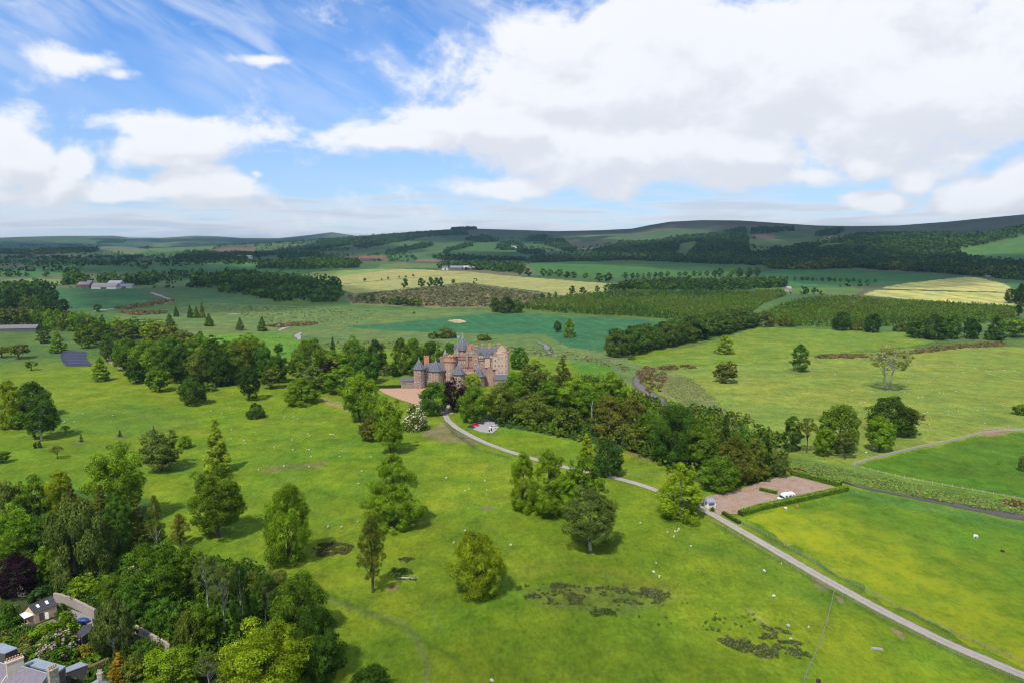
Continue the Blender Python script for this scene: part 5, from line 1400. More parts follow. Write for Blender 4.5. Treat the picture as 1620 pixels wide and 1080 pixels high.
    MB().add([tuple(lf + Vector((0, .0, -.3))), tuple(rt + Vector((0, 0, -.3))), tuple(pk + Vector((0, 0, -.3))), (lf.x, lf.y, -1), (rt.x, rt.y, -1)] + [tuple(q + Vector((.05, -.4, -.3))) for q in (lf, rt, pk)], [(0, 1, 2), (3, 4, 1, 0), (7, 6, 5), (0, 2, 7, 5), (2, 1, 6, 7)]).build('wall', RUB, r)
    cm = MB().box(pk.x - .5, pk.x + .55, pk.y - .9, pk.y - .2, pk.z - 1.4, pk.z + 1.1).box(pk.x - .6, pk.x + .65, pk.y - 1, pk.y - .1, pk.z + 1.1, pk.z + 1.3).build('chimney', RUB, r)
    pm = MB(); pots(pm, (pk.x - .5, pk.y - .55, 0), (pk.x + .5, pk.y - .55, 0), 3, pk.z + 1.3, .6, .13); pm.build('chimney_pots', mat('pale_pot', (.5, .45, .4), .9, .2, 2), cm)
    # cottage with roof lights and a glazed porch
    za, zr = 2.6, 4.6
    E0, E1 = atz(54, 970, za), atz(91, 956, za); Rr0, Rr1 = atz(44, 957, zr), atz(82, 941, zr)
    r = empty('cottage', (E0.x, E0.y, gz(E0.x, E0.y))); tag(r, 'small stone cottage with a dark roof, two roof lights and a glass porch', 'cottage')
    Lr = lambda q: Vector(q) - r.location
    B0, B1 = Rr0 * 2 - E0, Rr1 * 2 - E1; B0.z = B1.z = za
    slab('roof', [Lr(E0), Lr(E1), Lr(Rr1), Lr(Rr0)], .15, FELT, r); slab('roof', [Lr(Rr0), Lr(Rr1), Lr(B1), Lr(B0)], .15, FELT, r)
    g = .94; ctr = (E0 + E1 + B0 + B1) / 4
    q = [ctr + (p - ctr) * g for p in (E0, E1, B1, B0)]
    rg0, rg1 = ctr + (Rr0 - ctr) * g, ctr + (Rr1 - ctr) * g
    vs = [tuple(Lr((p.x, p.y, -.8))) for p in q] + [tuple(Lr((p.x, p.y, za - .2))) for p in q] + [tuple(Lr((rg0.x, rg0.y, zr - .25))), tuple(Lr((rg1.x, rg1.y, zr - .25)))]
    MB().add(vs, [(0, 1, 5, 4), (1, 2, 6, 5), (2, 3, 7, 6), (3, 0, 4, 7), (4, 8, 7), (5, 6, 9), (4, 5, 9, 8), (6, 7, 8, 9)]).build('wall', mat('ochre_render', (.56, .40, .24), .9, .3, 1.4), r)
    for t in (.3, .68):
        m0 = E0.lerp(E1, t); m1 = Rr0.lerp(Rr1, t); a = m0.lerp(m1, .38); b2 = m0.lerp(m1, .72); s = (E1 - E0).normalized() * .32; up = Vector((0, 0, .12))
        slab('roof_light', [Lr(a - s + up), Lr(a + s + up), Lr(b2 + s + up), Lr(b2 - s + up)], .1, WHITE, r)
    dp = q[0].lerp(q[1], .28); s = (q[1] - q[0]).normalized(); nn = Vector((s.y, -s.x, 0)); nn = nn if nn.y < 0 else -nn
    v, f = obox(Lr(dp - s * .5 + nn * .05), Lr(dp + s * .5 + nn * .05), .12, 0 - r.location.z, 2.05 - r.location.z); MB().add(v, f).build('door', DK, r)
    v, f = obox(Lr(dp + s * .75 + nn * .3), Lr(dp + s * 1.45 + nn * .8), .1, 0 - r.location.z, 1.9 - r.location.z); MB().add(v, f).build('door', WHITE, r)
    gp = [atz(31, 971, 2.5), atz(47, 963, 2.5), atz(53, 972, 2.2), atz(38, 978, 2.0)]
    por = slab('porch_roof', [Lr(p) for p in gp], .08, mat('clouded_glass', (.62, .66, .68), .35, .12, 2), r)
    mb = MB()
    for p in gp: mb.box(Lr(p).x - .05, Lr(p).x + .05, Lr(p).y - .05, Lr(p).y + .05, -.5, Lr(p).z - .08)
    for a, b2 in ((gp[3], gp[2]), (gp[0], gp[3])):
        v, f = obox(Lr(a), Lr(b2), .08, -.5, .9); mb.add(v, f)
    mb.build('porch_frame', mat('old_wood', (.24, .21, .18)), r)
    # bed and path
    sheet('garden_path', [(20, 1024), (34, 1006), (60, 988), (84, 978), (96, 984), (60, 1004), (40, 1030)], mat('garden_soil', (.20, .135, .095), .95, .4, 1.5), .06, 'brown gravel bed in front of the cottage', 'garden bed', 1.5, .3)
    sheet('yard', [(92, 955), (145, 975), (148, 990), (126, 984), (98, 966)], mat('yard_gravel', (.22, .20, .19), .95, .3, 1.5), .06, 'grey yard between the stone wall and the garden', 'yard', 2, .3)
    tp = at(131, 984); mb = MB(); mb.lathe(tp.x, tp.y, [(1.5, tp.z), (1.45, tp.z + .7), (.9, tp.z + 1.15), (.1, tp.z + 1.25)], 9, 0, 1.2, .8)
    tag(mb.build('tarpaulin', mat('blue_sheet', (.03, .07, .20), .5, .3, 1.5), smooth=False), 'blue tarpaulin heaped over something in the yard', 'tarpaulin')
    mp = at(40, 940); mb = MB().box(mp.x - 1.3, mp.x + 1.3, mp.y - 1.2, mp.y + 1.2, mp.z, mp.z + 2.3); mb.gable(mp.x - 1.3, mp.x + 1.3, mp.y - 1.2, mp.y + 1.2, mp.z + 2.32, mp.z + 3.1, 'x', 0, .15)
    tag(mb.build('store_hut', RUB), 'little grey stone hut above the cottage roof', 'hut')
    rng = random.Random(3)
    for i, (x, y) in enumerate(((24, 996), (30, 993), (36, 991), (43, 988), (20, 1001))):
        p = at(x, y); mb = MB().lathe(p.x, p.y, [(.28, p.z - .02), (.4, p.z + .45), (.44, p.z + .5), (.34, p.z + .44)], 10)
        o = mb.build('plant_pot', POT if i % 2 else mat('pale_pot', (.5, .45, .4))); tag(o, f'{ORD[i]} pot from the house end in the row before the glass porch', 'plant pot', 'pots before the porch')
        mb = MB()
    # stone garden walls
    def wall(name, pts, h, w, m, lab, cat='wall', cope=True):
        mb = MB(); P = [at(*p) for p in pts]; L_ = [P[0]]
        for a, b2 in zip(P[:-1], P[1:]):
            k = max(1, int((b2 - a).length / 1.2))
            for i in range(1, k + 1): L_.append(a.lerp(b2, i / k))
        rings = []
        for i, p in enumerate(L_):
            z = gz(p.x, p.y); dd = (L_[min(i + 1, len(L_) - 1)] - L_[max(i - 1, 0)]); dd.z = 0; dd.normalize(); nn = Vector((-dd.y, dd.x, 0)) * w / 2
            hh = h * (1 + .12 * (rng.random() - .5)); j = .08 * w
            rings.append([(p.x - nn.x, p.y - nn.y, z - .3), (p.x + nn.x, p.y + nn.y, z - .3), (p.x + nn.x * .75, p.y + nn.y * .75, z + hh), (p.x, p.y, z + hh + .12 * rng.random()), (p.x - nn.x * .75, p.y - nn.y * .75, z + hh)])
        mb.rings(rings)
        return tag(mb.build(name, m), lab, cat)
    wall('garden_wall', [(87, 950), (110, 956), (130, 966), (152, 978)], 2.6, .9, mat('pale_rubble', (.34, .29, .25), .95, .6, 1.6, col2=(.24, .2, .17)), 'tall pale rubble wall running right from the cottage')
    wall('garden_wall', [(216, 1000), (240, 1014), (258, 1024), (276, 1038)], 2.2, .8, RUB, 'ruined brown stone wall among the trees of the near wood')
    wall('garden_wall', [(338, 1050), (352, 1052), (362, 1062)], 2.0, .8, RUB, 'short grey wall behind the huge yellow-green maple')
    wall('hedge_bank', [(128, 1066), (150, 1058), (172, 1048)], 1.3, 1.4, mat('brown_hedge', (.13, .10, .04), .95, .5, 1.2), 'low brown clipped hedge running up from the blue lean-to', 'hedge')
    # field walls on the right
    DRY = mat('dry_stone', (.36, .33, .28), .95, .5, 1.2, col2=(.26, .235, .20))
    wall('field_wall', [(1349, 735), (1400, 720), (1455, 707), (1500, 698), (1556, 685)], 1.0, .5, DRY, 'pale dry stone wall climbing to the right from the reed bank')
    wall('field_wall', [(1556, 685), (1590, 681), (1645, 679)], 1.0, .5, DRY, 'pale dry stone wall at the right edge beyond the sheep pens')

def fence(name, px, lab, gap=3.0, h=1.15, rails=3, m=None, stuff=False):
    m = m or mat('old_wood', (.24, .21, .18), .9, .3, 2)
    P = [tuple(at(*p)[:2]) for p in px]
    L = sum(math.dist(a, b) for a, b in zip(P[:-1], P[1:]))
    n = max(3, min(99, int(L / gap)))
    C = smooth_line(P, n); z = height(C[:, 0], C[:, 1])
    r = empty(name, (C[0][0], C[0][1], z[0])); tag(r, lab, 'fence')
    pm = MB().box(-.07, .07, -.07, .07, -.3, h); me = bpy.data.meshes.new('post'); me.from_pydata(pm.v, [], pm.f); me.update(); me.materials.append(m)
    for k in range(n):
        o = link('post', me, None, r); o.location = (C[k][0] - C[0][0], C[k][1] - C[0][1], z[k] - z[0])
    for i in range(rails):
        mb = MB().tube([(C[k][0] - C[0][0], C[k][1] - C[0][1], z[k] - z[0] + h * (.35 + .3 * i)) for k in range(n)], .022 if rails > 2 else .05, 4)
        mb.build('wire' if rails > 2 else 'rail', mat('fence_wire', (.22, .21, .20), .6, .2, 2) if rails > 2 else m, r)

def leaf_hedge(name, px, h, w, lab, tone, seed=1):
    P = [tuple(at(*p)[:2]) for p in px]; L = sum(math.dist(a, b) for a, b in zip(P[:-1], P[1:]))
    n = max(6, int(L / 1.0)); C = smooth_line(P, n)
    T = np.gradient(C, axis=0); T /= np.hypot(T[:, 0], T[:, 1])[:, None]; N = np.stack([-T[:, 1], T[:, 0]], 1)
    mb = MB(); rng = np.random.default_rng(seed); rings = []
    for i in range(n):
        z = gz(*C[i]); j = lambda: .06 * rng.normal()
        q = lambda s, t: (C[i][0] + N[i][0] * s * w / 2, C[i][1] + N[i][1] * s * w / 2, z + h * t)
        rings.append([q(-.92 + j(), -.1), q(.92 + j(), -.1), q(.98 + j(), .55), q(.85 + j(), .96 + j() * .4), q(0, 1 + j() * .4), q(-.85 + j(), .96 + j() * .4), q(-.98 + j(), .55)])
    mb.rings(rings)
    c = TONE[tone]
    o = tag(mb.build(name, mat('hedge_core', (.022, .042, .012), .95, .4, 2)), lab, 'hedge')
    m = int(L * 150); t = rng.random(m) * (n - 1.001); i = t.astype(int); f = (t - i)[:, None]
    ctr = C[i] * (1 - f) + C[i + 1] * f; nn = N[i]
    side = rng.random(m); s = np.where(side < .35, -1.0, np.where(side < .7, 1.0, rng.uniform(-1, 1, m))); zt = np.where(side < .7, rng.random(m), 1.0)
    zz = height(ctr[:, 0], ctr[:, 1]) + h * zt + .05 * rng.normal(size=m)
    p = np.c_[ctr + nn * (s * w / 2 * (1 + .06 * rng.normal(size=m)))[:, None], zz]
    nor = np.where((side < .7)[:, None], np.c_[nn * np.sign(s)[:, None], np.full(m, .3)], np.array([[0, 0, 1.0]])) + .6 * rng.normal(size=(m, 3)); nor = unit(nor)
    a = unit(np.cross(nor, rng.normal(size=(m, 3)))); b = np.cross(nor, a); sz = .3 * (.6 + .8 * rng.random(m))[:, None]
    V = np.stack([p - a * sz * .5, p + b * sz * .5, p + a * sz * .5, p - b * sz * .5], 1).reshape(-1, 3)
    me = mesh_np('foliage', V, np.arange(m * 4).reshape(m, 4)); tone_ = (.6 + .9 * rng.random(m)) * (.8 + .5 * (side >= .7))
    at_ = me.attributes.new('tone', 'FLOAT', 'POINT'); at_.data.foreach_set('value', np.repeat(tone_, 4).astype(np.float32)); me.materials.append(LEAF)
    fo = link('foliage', me, None, o); fo.color = (*c, 1)
    return o

# ---------------------------------------------------------------- vehicles
def car(P, rz, col, label, L=4.3, W=1.75, hh=1.42):
    r = empty('parked_car', P, rz); tag(r, label, 'car')
    paint = mat('car_paint_%d_%d' % (int(col[0] * 999), int(col[2] * 999)), col, .25, .04, 1, .5); gl = mat('car_glass', (.02, .025, .03), .08, .05, 1, .5); ty = mat('tyre', (.02, .02, .02), .9, .2, 3)
    prof = [(-.5, .28), (-.5, .72), (-.46, .82), (-.22, .90), (.42, .92), (.5, .80), (.5, .28)]
    def ring(s, k): return [(x * L, s * W / 2 * k, z if z > .5 else z) for x, z in prof]
    MB().rings([ring(-1, .96), ring(-.8, 1.0), ring(.8, 1.0), ring(1, .96)]).build('body', paint, r)
    cab = [(-.25, .89), (-.08, hh), (.26, hh - .02), (.44, .91)]
    MB().rings([[(x * L, s * W / 2 * (.9 if z < 1 else .74), z) for x, z in cab] for s in (-1, 1)]).build('windows', gl, r)
    MB().rings([[(x * L, s * W / 2 * .76, z) for x, z in ((-.09, hh - .05), (-.07, hh + .03), (.25, hh + .02), (.28, hh - .07))] for s in (-1, 1)]).build('car_roof', paint, r)
    for x in (-.31, .31):
        for s in (-1, 1):
            w = MB(); rs = [[(x * L + rr * math.cos(a * .5236), s * W / 2 * .9 + dy, .32 + rr * math.sin(a * .5236)) for a in range(12)] for rr, dy in ((.30, -.1), (.33, -.06), (.33, .06), (.30, .1))]
            w.rings(rs).build('wheel', ty, r)
    for s in (-1, 1): MB().box(-L / 2 - .02, -L / 2 + .1, s * W * .34 - .18, s * W * .34 + .18, .6, .74).build('headlight', mat('lamp_glass', (.7, .72, .75), .2, .05, 1, .5), r)
    return r

def motorhome(P, rz):
    r = empty('motorhome', P, rz); tag(r, 'white motorhome parked on the red gravel behind the clipped hedge', 'motorhome')
    WH = mat('white_gelcoat', (.80, .80, .80), .35, .04, .6, .5); GL = mat('car_glass', (.02, .025, .03)); TY = mat('tyre', (.02, .02, .02))
    W = 1.12
    MB().rings([[(x, s * W * k, z) for x, z in ((-1.6, .5), (-1.7, 2.2), (-1.2, 2.75), (3.4, 2.8), (3.6, 2.6), (3.6, .5))] for s, k in ((-1, .97), (-.85, 1), (.85, 1), (1, .97))]).build('body', WH, r)
    MB().rings([[(x, s * W * k, z) for x, z in ((-3.3, .45), (-3.35, 1.0), (-2.6, 1.25), (-1.9, 2.0), (-1.55, 2.15), (-1.55, .45))] for s, k in ((-1, .88), (-.8, .95), (.8, .95), (1, .88))]).build('cab', WH, r)
    MB().rings([[(x, s * W * .8, z) for x, z in ((-2.62, 1.28), (-1.95, 2.02), (-1.9, 1.98), (-2.5, 1.2))] for s in (-1, 1)]).build('windscreen', GL, r)
    for s in (-1, 1):
        for x0, x1 in ((-.9, -.1), (.7, 1.8), (2.4, 3.1)): MB().box(x0, x1, s * W * 1.0 - .03, s * W * 1.0 + .03, 1.5, 2.1).build('window', GL, r)
        MB().box(-2.3, -1.65, s * W * .95 - .03, s * W * .95 + .03, 1.3, 1.85).build('window', GL, r)
    for x in (.2, 2.2): MB().box(x, x + .6, -.35, .35, 2.78, 2.9).build('roof_vent', mat('grey_plastic', (.45, .45, .46), .6, .1, 2), r)
    for x in (-2.5, 2.2):
        for s in (-1, 1):
            MB().rings([[(x + rr * math.cos(a * .5236), s * W * .9 + dy, .36 + rr * math.sin(a * .5236)) for a in range(12)] for rr, dy in ((.33, -.12), (.36, -.07), (.36, .07), (.33, .12))]).build('wheel', TY, r)

def kiosk(P):
    r = empty('kiosk', P, .15); tag(r, 'small white kiosk with a grey hipped roof at the car park entrance', 'kiosk')
    WH = mat('white_paint', (.75, .74, .72))
    MB().box(-1.7, 1.7, -1.4, 1.4, 0, 2.5).box(-1.75, 1.75, -1.45, 1.45, 0, .3).build('wall', WH, r)
    MB().gable(-1.7, 1.7, -1.4, 1.4, 2.52, 3.7, 'x', .9, .35).build('roof', mat('kiosk_slate', (.22, .24, .30), .7, .2, 1.5), r)
    MB().box(-1.2, 1.2, -1.43, -1.38, 1.05, 2.0).build('hatch', mat('dark_wall', (.09, .085, .085)), r)
    MB().box(-1.4, 1.4, -1.75, -1.4, .93, 1.03).build('counter', WH, r)
    for s in (-1, 1): MB().box(s * 1.7 - .04, s * 1.7 + .04, -.6, .5, 1.0, 2.0).build('window', mat('window_glass', (.035, .04, .05)), r)

# ---------------------------------------------------------------- animals
def skin_mesh(name, joints, edges, mat_, sub=1):
    """one continuous body grown over a skeleton of joints (x, y, z, radius)"""
    me = bpy.data.meshes.new(name); me.from_pydata([j[:3] for j in joints], edges, []); me.update()
    o = bpy.data.objects.new(name, me); COL.objects.link(o)
    md = o.modifiers.new('skin', 'SKIN'); md.use_smooth_shade = True
    for v, j in zip(me.skin_vertices[0].data, joints):
        rr = j[3]; v.radius = (rr, rr) if not isinstance(rr, tuple) else rr
    me.skin_vertices[0].data[0].use_root = True
    sb = o.modifiers.new('sub', 'SUBSURF'); sb.levels = sub; sb.render_levels = sub
    dg = bpy.context.evaluated_depsgraph_get(); ev = o.evaluated_get(dg)
    out = bpy.data.meshes.new_from_object(ev); out.name = name
    out.materials.clear(); out.materials.append(mat_)
    bpy.data.objects.remove(o); return out

def quadruped(s, body, leg, head, neck_up, fat):
    """skeleton of a grazing beast: s = shoulder height"""
    L = body
    J = [(0, 0, s * .74, fat), (-L * .5, 0, s * .78, fat * .95), (-L * .62, 0, s * .74, fat * .6), (L * .42, 0, s * .76, fat * .92), (L * .62, 0, s * (.8 + neck_up * .3), fat * .55), (L * .82, 0, s * (.62 + neck_up), fat * .36), (L * 1.02, 0, s * (.46 + neck_up), fat * .22)]
    E = [(0, 1), (1, 2), (0, 3), (3, 4), (4, 5), (5, 6)]
    for sy in (-1, 1):
        i = len(J); J += [(L * .42, sy * fat * .6, s * .42, leg * 1.3), (L * .40, sy * fat * .62, s * .2, leg), (L * .42, sy * fat * .62, 0.01, leg * .9)]
        E += [(3, i), (i, i + 1), (i + 1, i + 2)]
        i = len(J); J += [(-L * .46, sy * fat * .6, s * .45, leg * 1.6), (-L * .58, sy * fat * .62, s * .26, leg), (-L * .52, sy * fat * .62, 0.01, leg * .9)]
        E += [(1, i), (i, i + 1), (i + 1, i + 2)]
    i = len(J); J += [(-L * .72, 0, s * .5, leg * .6)]; E += [(2, i)]
    for sy in (-1, 1):
        i = len(J); J += [(L * .84, sy * fat * .5, s * (.68 + neck_up), leg * .5)]; E += [(5, i)]
    return J, E

SHEEP = {
 'white sheep grazing on the slope between the left wood and the lone dark bush': [(352, 640), (364, 645), (368, 622), (338, 638), (291, 633), (300, 641), (334, 651), (192, 623), (102, 668), (117, 667), (100, 669), (131, 654), (178, 657), (351, 655), (366, 694), (386, 698), (388, 702), (366, 680)],
 'white sheep scattered on the open park slope in the middle': [(451, 659), (464, 660), (449, 662), (471, 662), (487, 686), (489, 689), (525, 687), (528, 688), (522, 687), (462, 696), (434, 708), (463, 711), (485, 711), (489, 712), (492, 723), (537, 722), (449, 737), (409, 744), (489, 739), (587, 724), (572, 745), (567, 766)],
 'white sheep on the lawn around the central trees': [(767, 762), (735, 776), (742, 775), (770, 775), (566, 826), (519, 834), (540, 835)],
 'white sheep lying in a group left of the long drive': [(1013, 828), (1074, 837), (1056, 843), (1072, 841), (1068, 842), (1066, 850), (1093, 865)],
 'white sheep in the wide pasture around the tall pale tree': [(1379, 620), (1382, 623), (1361, 637), (1368, 637), (1431, 620), (1438, 622), (1448, 577), (1456, 578), (1461, 590), (1443, 593), (1429, 592), (1515, 578), (1542, 583), (1522, 590), (1525, 589), (1588, 585), (1590, 586), (1605, 586), (1536, 605), (1565, 587), (1561, 586), (1453, 629), (1459, 629), (1486, 620), (1492, 622), (1512, 619), (1487, 622), (1516, 650), (1500, 652), (1467, 652), (1462, 654), (1500, 656), (1546, 650), (1558, 648), (1587, 642), (1470, 672), (1472, 680), (1558, 670), (1320, 592), (1322, 593), (1256, 595), (1282, 595), (1259, 588), (1243, 583), (1348, 618), (1478, 597), (1436, 605), (1434, 607), (1475, 618)],
 'white sheep in the far bright pasture above the castle wood': [(421, 537), (429, 535), (441, 534), (306, 525)],
}
LONE_SHEEP = [(1034, 905, 'larger one of two white sheep above the big rush patch'), (1043, 914, 'lower one of two white sheep above the big rush patch'), (1209, 905, 'white sheep by the drive, right of the two above the rush patch'), (1038, 890, 'small pale lamb above the two sheep by the rush patch'),
 (1224, 945, 'white sheep alone between the drive and the right-hand rush patch'), (1247, 992, 'white sheep at the upper edge of the right-hand rush patch'), (1279, 993, 'white lamb beside the wire fence near the right-hand rush patch'), (1251, 1011, 'white sheep inside the right-hand rush patch'),
 (1236, 891, 'white lamb next to the roadside fence'), (736, 841, 'white sheep behind the bushy yellow-green round tree'), (718, 858, 'white sheep left of the bushy yellow-green round tree'), (808, 862, 'white sheep right of the bushy yellow-green round tree'), (778, 1077, 'white sheep at the bottom edge of the picture'),
 (620, 836, 'white sheep under the tallest tiered tree'), (706, 757, 'bigger white sheep on the lawn right of the tallest tiered tree'), (1370, 716, 'white sheep beside the bottom of the dry stone wall')]

def build_animals():
    wool = mat('wool', (.55, .51, .43), .95, .2, 3); br = mat('brown_coat', (.075, .04, .022), .9, .3, 2); tan = mat('tan_coat', (.42, .19, .06), .9, .25, 2); wh = mat('white_coat', (.78, .76, .72), .8, .08, 2)
    J, E = quadruped(.85, .52, .045, .1, -.05, .30); stand = skin_mesh('sheep_body', J, E, wool)
    J2 = [(x, y, max(.06, z - .38), r) for x, y, z, r in J]; lie = skin_mesh('sheep_body', J2, E, wool)
    rng = random.Random(9)
    def one(x, y, lab, grp=None, big=1.0):
        P = at(x, y); o = link('sheep', stand if rng.random() < .6 else lie); o.location = P; o.rotation_euler = (0, 0, rng.uniform(0, 6.28))
        k = big * rng.uniform(.8, .98); o.scale = (k, k, k); tag(o, lab, 'sheep', grp)
    for lab, L in SHEEP.items():
        for x, y in L: one(x, y, lab, lab.replace('white sheep', 'flock'))
    for x, y, lab in LONE_SHEEP: one(x, y, lab, None, .75 if 'lamb' in lab else 1.15)
    J, E = quadruped(1.45, .95, .07, .1, -.12, .36)
    o = link('horse', skin_mesh('horse_body', J, E, wh, 2)); o.location = at(1543, 851); o.rotation_euler = (0, 0, -.15); tag(o, 'white horse grazing in the buttercup meadow near the stream', 'horse')
    o = link('pony', skin_mesh('pony_body', J, E, tan, 2)); o.location = at(1261, 804); o.rotation_euler = (0, 0, 1.9); o.scale = (.95,) * 3; tag(o, 'tan pony standing before the clipped hedge of the car park', 'pony')
    o = link('goat', skin_mesh('goat_body', [(x, y, z, r * .9) for x, y, z, r in quadruped(.9, .5, .05, .1, .12, .26)[0]], quadruped(.9, .5, .05, .1, .12, .26)[1], wh)); o.location = at(1243, 806); o.rotation_euler = (0, 0, 2.6); o.scale = (1.3,) * 3; tag(o, 'white animal standing left of the tan pony by the hedge', 'goat')
    Jc, Ec = quadruped(1.0, .75, .08, .1, -.05, .42); Jc = [(x, y, max(.08, z - .42), r) for x, y, z, r in Jc]
    lieb = skin_mesh('cow_body', Jc, Ec, br)
    for x, y, lab in ((1586, 872, 'brown cow lying in the buttercup meadow below the white horse'), (1295, 1078, 'brown cow lying at the bottom edge beside the wire fence'), (443, 535, 'dark cow in the far bright pasture above the castle wood')):
        o = link('cow', lieb); o.location = at(x, y); o.rotation_euler = (0, 0, rng.uniform(0, 6)); tag(o, lab, 'cow')
    P = at(1387, 1027); mb = MB().box(-1.3, 1.3, -.35, .35, .1, .5).box(-1.4, -1.2, -.35, .35, -.1, .1).box(1.2, 1.4, -.35, .35, -.1, .1)
    o = mb.build('water_trough', mat('trough_stone', (.30, .29, .26), .9, .3, 2)); o.location = P; o.rotation_euler = (0, 0, -.25); tag(o, 'pale stone water trough in the rough grass left of the drive', 'trough')
    P = at(641, 915); mb = MB(); mb.tube([(-2.5, .3, .25), (0, 0, .35), (2.6, -.3, .3), (4, -.2, .5)], [.22, .3, .24, .08], 7); mb.tube([(1, -.1, .3), (1.8, .9, .9)], [.12, .04], 5); mb.tube([(-1, 0, .3), (-1.6, -.8, .7)], [.12, .04], 5)
    o = mb.build('fallen_log', PALEBARK, smooth=True); o.location = P; tag(o, 'pale fallen dead branch on the grass right of the scots pine', 'log')

# ---------------------------------------------------------------- rushes, bracken, reeds: ground cover
def tufts(name, polys, n, h, w, cols, lab, cat, seed=1, holes=.45, per=9, leaf=None):
    rng = np.random.default_rng(seed); P = np.vstack([sample_poly(world_poly(p), n // len(polys), rng=rng) for p in polys])
    P = P[.6 * fbm(P[:, 0] / 4.5, P[:, 1] / 3.0, seed, 3) + .4 * fbm(P[:, 0] / 1.6, P[:, 1] / 1.3, seed + 9, 2) > holes]
    m = len(P); hs = h * rng.uniform(.5, 1.4, m); ws = w * rng.uniform(.6, 1.4, m)
    C = np.array(cols)[rng.integers(0, len(cols), m)]
    return puffs(name, P, hs, ws, C, lab, cat, per, seed, leaf=leaf)

def build_cover():
    RU = [(.075, .13, .025), (.10, .14, .035), (.23, .20, .10), (.09, .12, .03)]
    tufts('rushes', [[(495, 866), (500, 860), (545, 858), (560, 864), (550, 876), (505, 882)]], 1500, .5, .6, [(.11, .13, .035), (.14, .13, .05)], 'dark rush patch beside the tall egg-shaped tree', 'rushes', 21, .46)
    tufts('rushes', [[(630, 884), (650, 881), (664, 888), (640, 890)], [(618, 898), (650, 900), (660, 918), (625, 915)]], 420, .45, .55, RU, 'small rush tufts right of the scots pine', 'rushes', 22, .45)
    tufts('rushes', [[(815, 928), (880, 922), (935, 930), (930, 956), (870, 956), (825, 942)], [(940, 930), (985, 924), (1058, 936), (1062, 952), (1010, 956), (960, 950)]], 8000, .42, .5, RU, 'large patch of dark and straw rushes in the middle of the near lawn', 'rushes', 23, .52)
    tufts('rushes', [[(932, 966), (960, 962), (1002, 974), (990, 980), (940, 976)]], 800, .5, .6, RU[:2], 'narrow rush clump just below the large rush patch', 'rushes', 24, .5)
    tufts('rushes', [[(1135, 1012), (1170, 990), (1210, 985), (1250, 1000), (1290, 1030), (1280, 1042), (1200, 1040), (1150, 1022)]], 4200, .42, .5, RU, 'rush patch at the lower right beside the wire fence', 'rushes', 25, .51)
    tufts('rushes', [[(780, 930), (830, 925), (1100, 955), (1110, 990), (1000, 990), (850, 960)], [(1090, 970), (1190, 970), (1220, 990), (1120, 1000)]], 130, .4, .8, RU[:2], 'scattered single rush tufts over the near lawn', 'rushes', 26, .5)
    BK = [(.20, .12, .06), (.25, .165, .08), (.16, .13, .05), (.13, .15, .045)]
    tufts('bracken', [[(1290, 566), (1300, 562), (1380, 561), (1382, 565), (1340, 567)], [(1435, 557), (1480, 548), (1590, 541), (1592, 547), (1500, 553), (1450, 560)], [(1380, 563), (1440, 556), (1445, 559), (1400, 566)]], 4200, 1.3, 2.2, BK, 'long bank of red-brown bracken below the dark bank row', 'bracken', 27, .5)
    tufts('bracken', [[(1022, 598), (1050, 588), (1056, 594), (1044, 620), (1022, 622)], [(1040, 580), (1100, 578), (1102, 582), (1046, 586)], [(1006, 590), (1022, 580), (1040, 584), (1016, 606)]], 900, 1.3, 2.2, BK, 'red-brown bracken on the stream bend right of the castle wood', 'bracken', 28, .5)
    tufts('bracken', [[(180, 487), (230, 480), (275, 473), (276, 478), (235, 485), (200, 490)], [(185, 494), (262, 493), (262, 496), (215, 499)], [(420, 516), (450, 512), (500, 511), (500, 514), (440, 518)]], 1500, 1.8, 4.0, BK, 'brown scrub along the far river bends on the left', 'scrub', 29, .5)
    tufts('bracken', [[(1245, 738), (1262, 742), (1310, 758), (1325, 765), (1300, 762), (1250, 748)], [(1585, 792), (1620, 796), (1640, 804), (1600, 800)]], 260, 1.0, 1.6, BK, 'brown weeds on the stream bank behind the car park hedge', 'bracken', 30, .40)
    GR = [(.17, .28, .045), (.20, .29, .06), (.15, .25, .04), (.27, .27, .10)]
    tufts('reeds', [[(1245, 728), (1350, 745), (1420, 760), (1500, 778), (1640, 806), (1640, 818), (1480, 790), (1340, 762), (1250, 744)]], 5200, .45, 1.0, GR, 'tall rough reeds along the far bank of the stream', 'reeds', 31, .47)
    tufts('reeds', [[(1035, 600), (1090, 596), (1130, 628), (1180, 680), (1150, 678), (1085, 640), (1050, 622)]], 2600, .35, 1.0, [(.24, .28, .085), (.21, .27, .075), (.29, .29, .12)], 'rough pale grass between stream and right-hand pasture', 'rough grass', 32, .42)
    tufts('reeds', [[(460, 545), (560, 540), (700, 542), (880, 552), (990, 576), (1000, 590), (900, 566), (700, 550), (520, 552)], [(330, 482), (480, 486), (600, 492), (560, 515), (420, 510)]], 2200, .4, 2.2, [(.20, .25, .07), (.18, .24, .07), (.24, .25, .10)] + [(.15, .13, .07)], 'rough tussocks over the river meadow behind the castle', 'rough grass', 33, .46)
    tufts('brush', [[(548, 470), (600, 463), (700, 454), (738, 450), (800, 458), (870, 470), (840, 484), (700, 486), (560, 480)]], 2600, 2.0, 5.0, [(.15, .14, .065), (.20, .17, .09), (.11, .13, .045)], 'felled brown heath with scrub in front of the yellow field', 'scrub', 34, .42)
    tufts('undergrowth', [[(0, 850), (90, 790), (240, 830), (270, 880), (400, 900), (480, 960), (540, 1060), (480, 1100), (300, 1060), (240, 1010), (165, 972), (95, 940), (0, 925)]], 2600, 3.2, 3.6, [TONE['mid'], TONE['green'], TONE['dark'], TONE['dark']], 'leafy undergrowth filling the near wood', 'undergrowth', 35, .2, 44, .2)
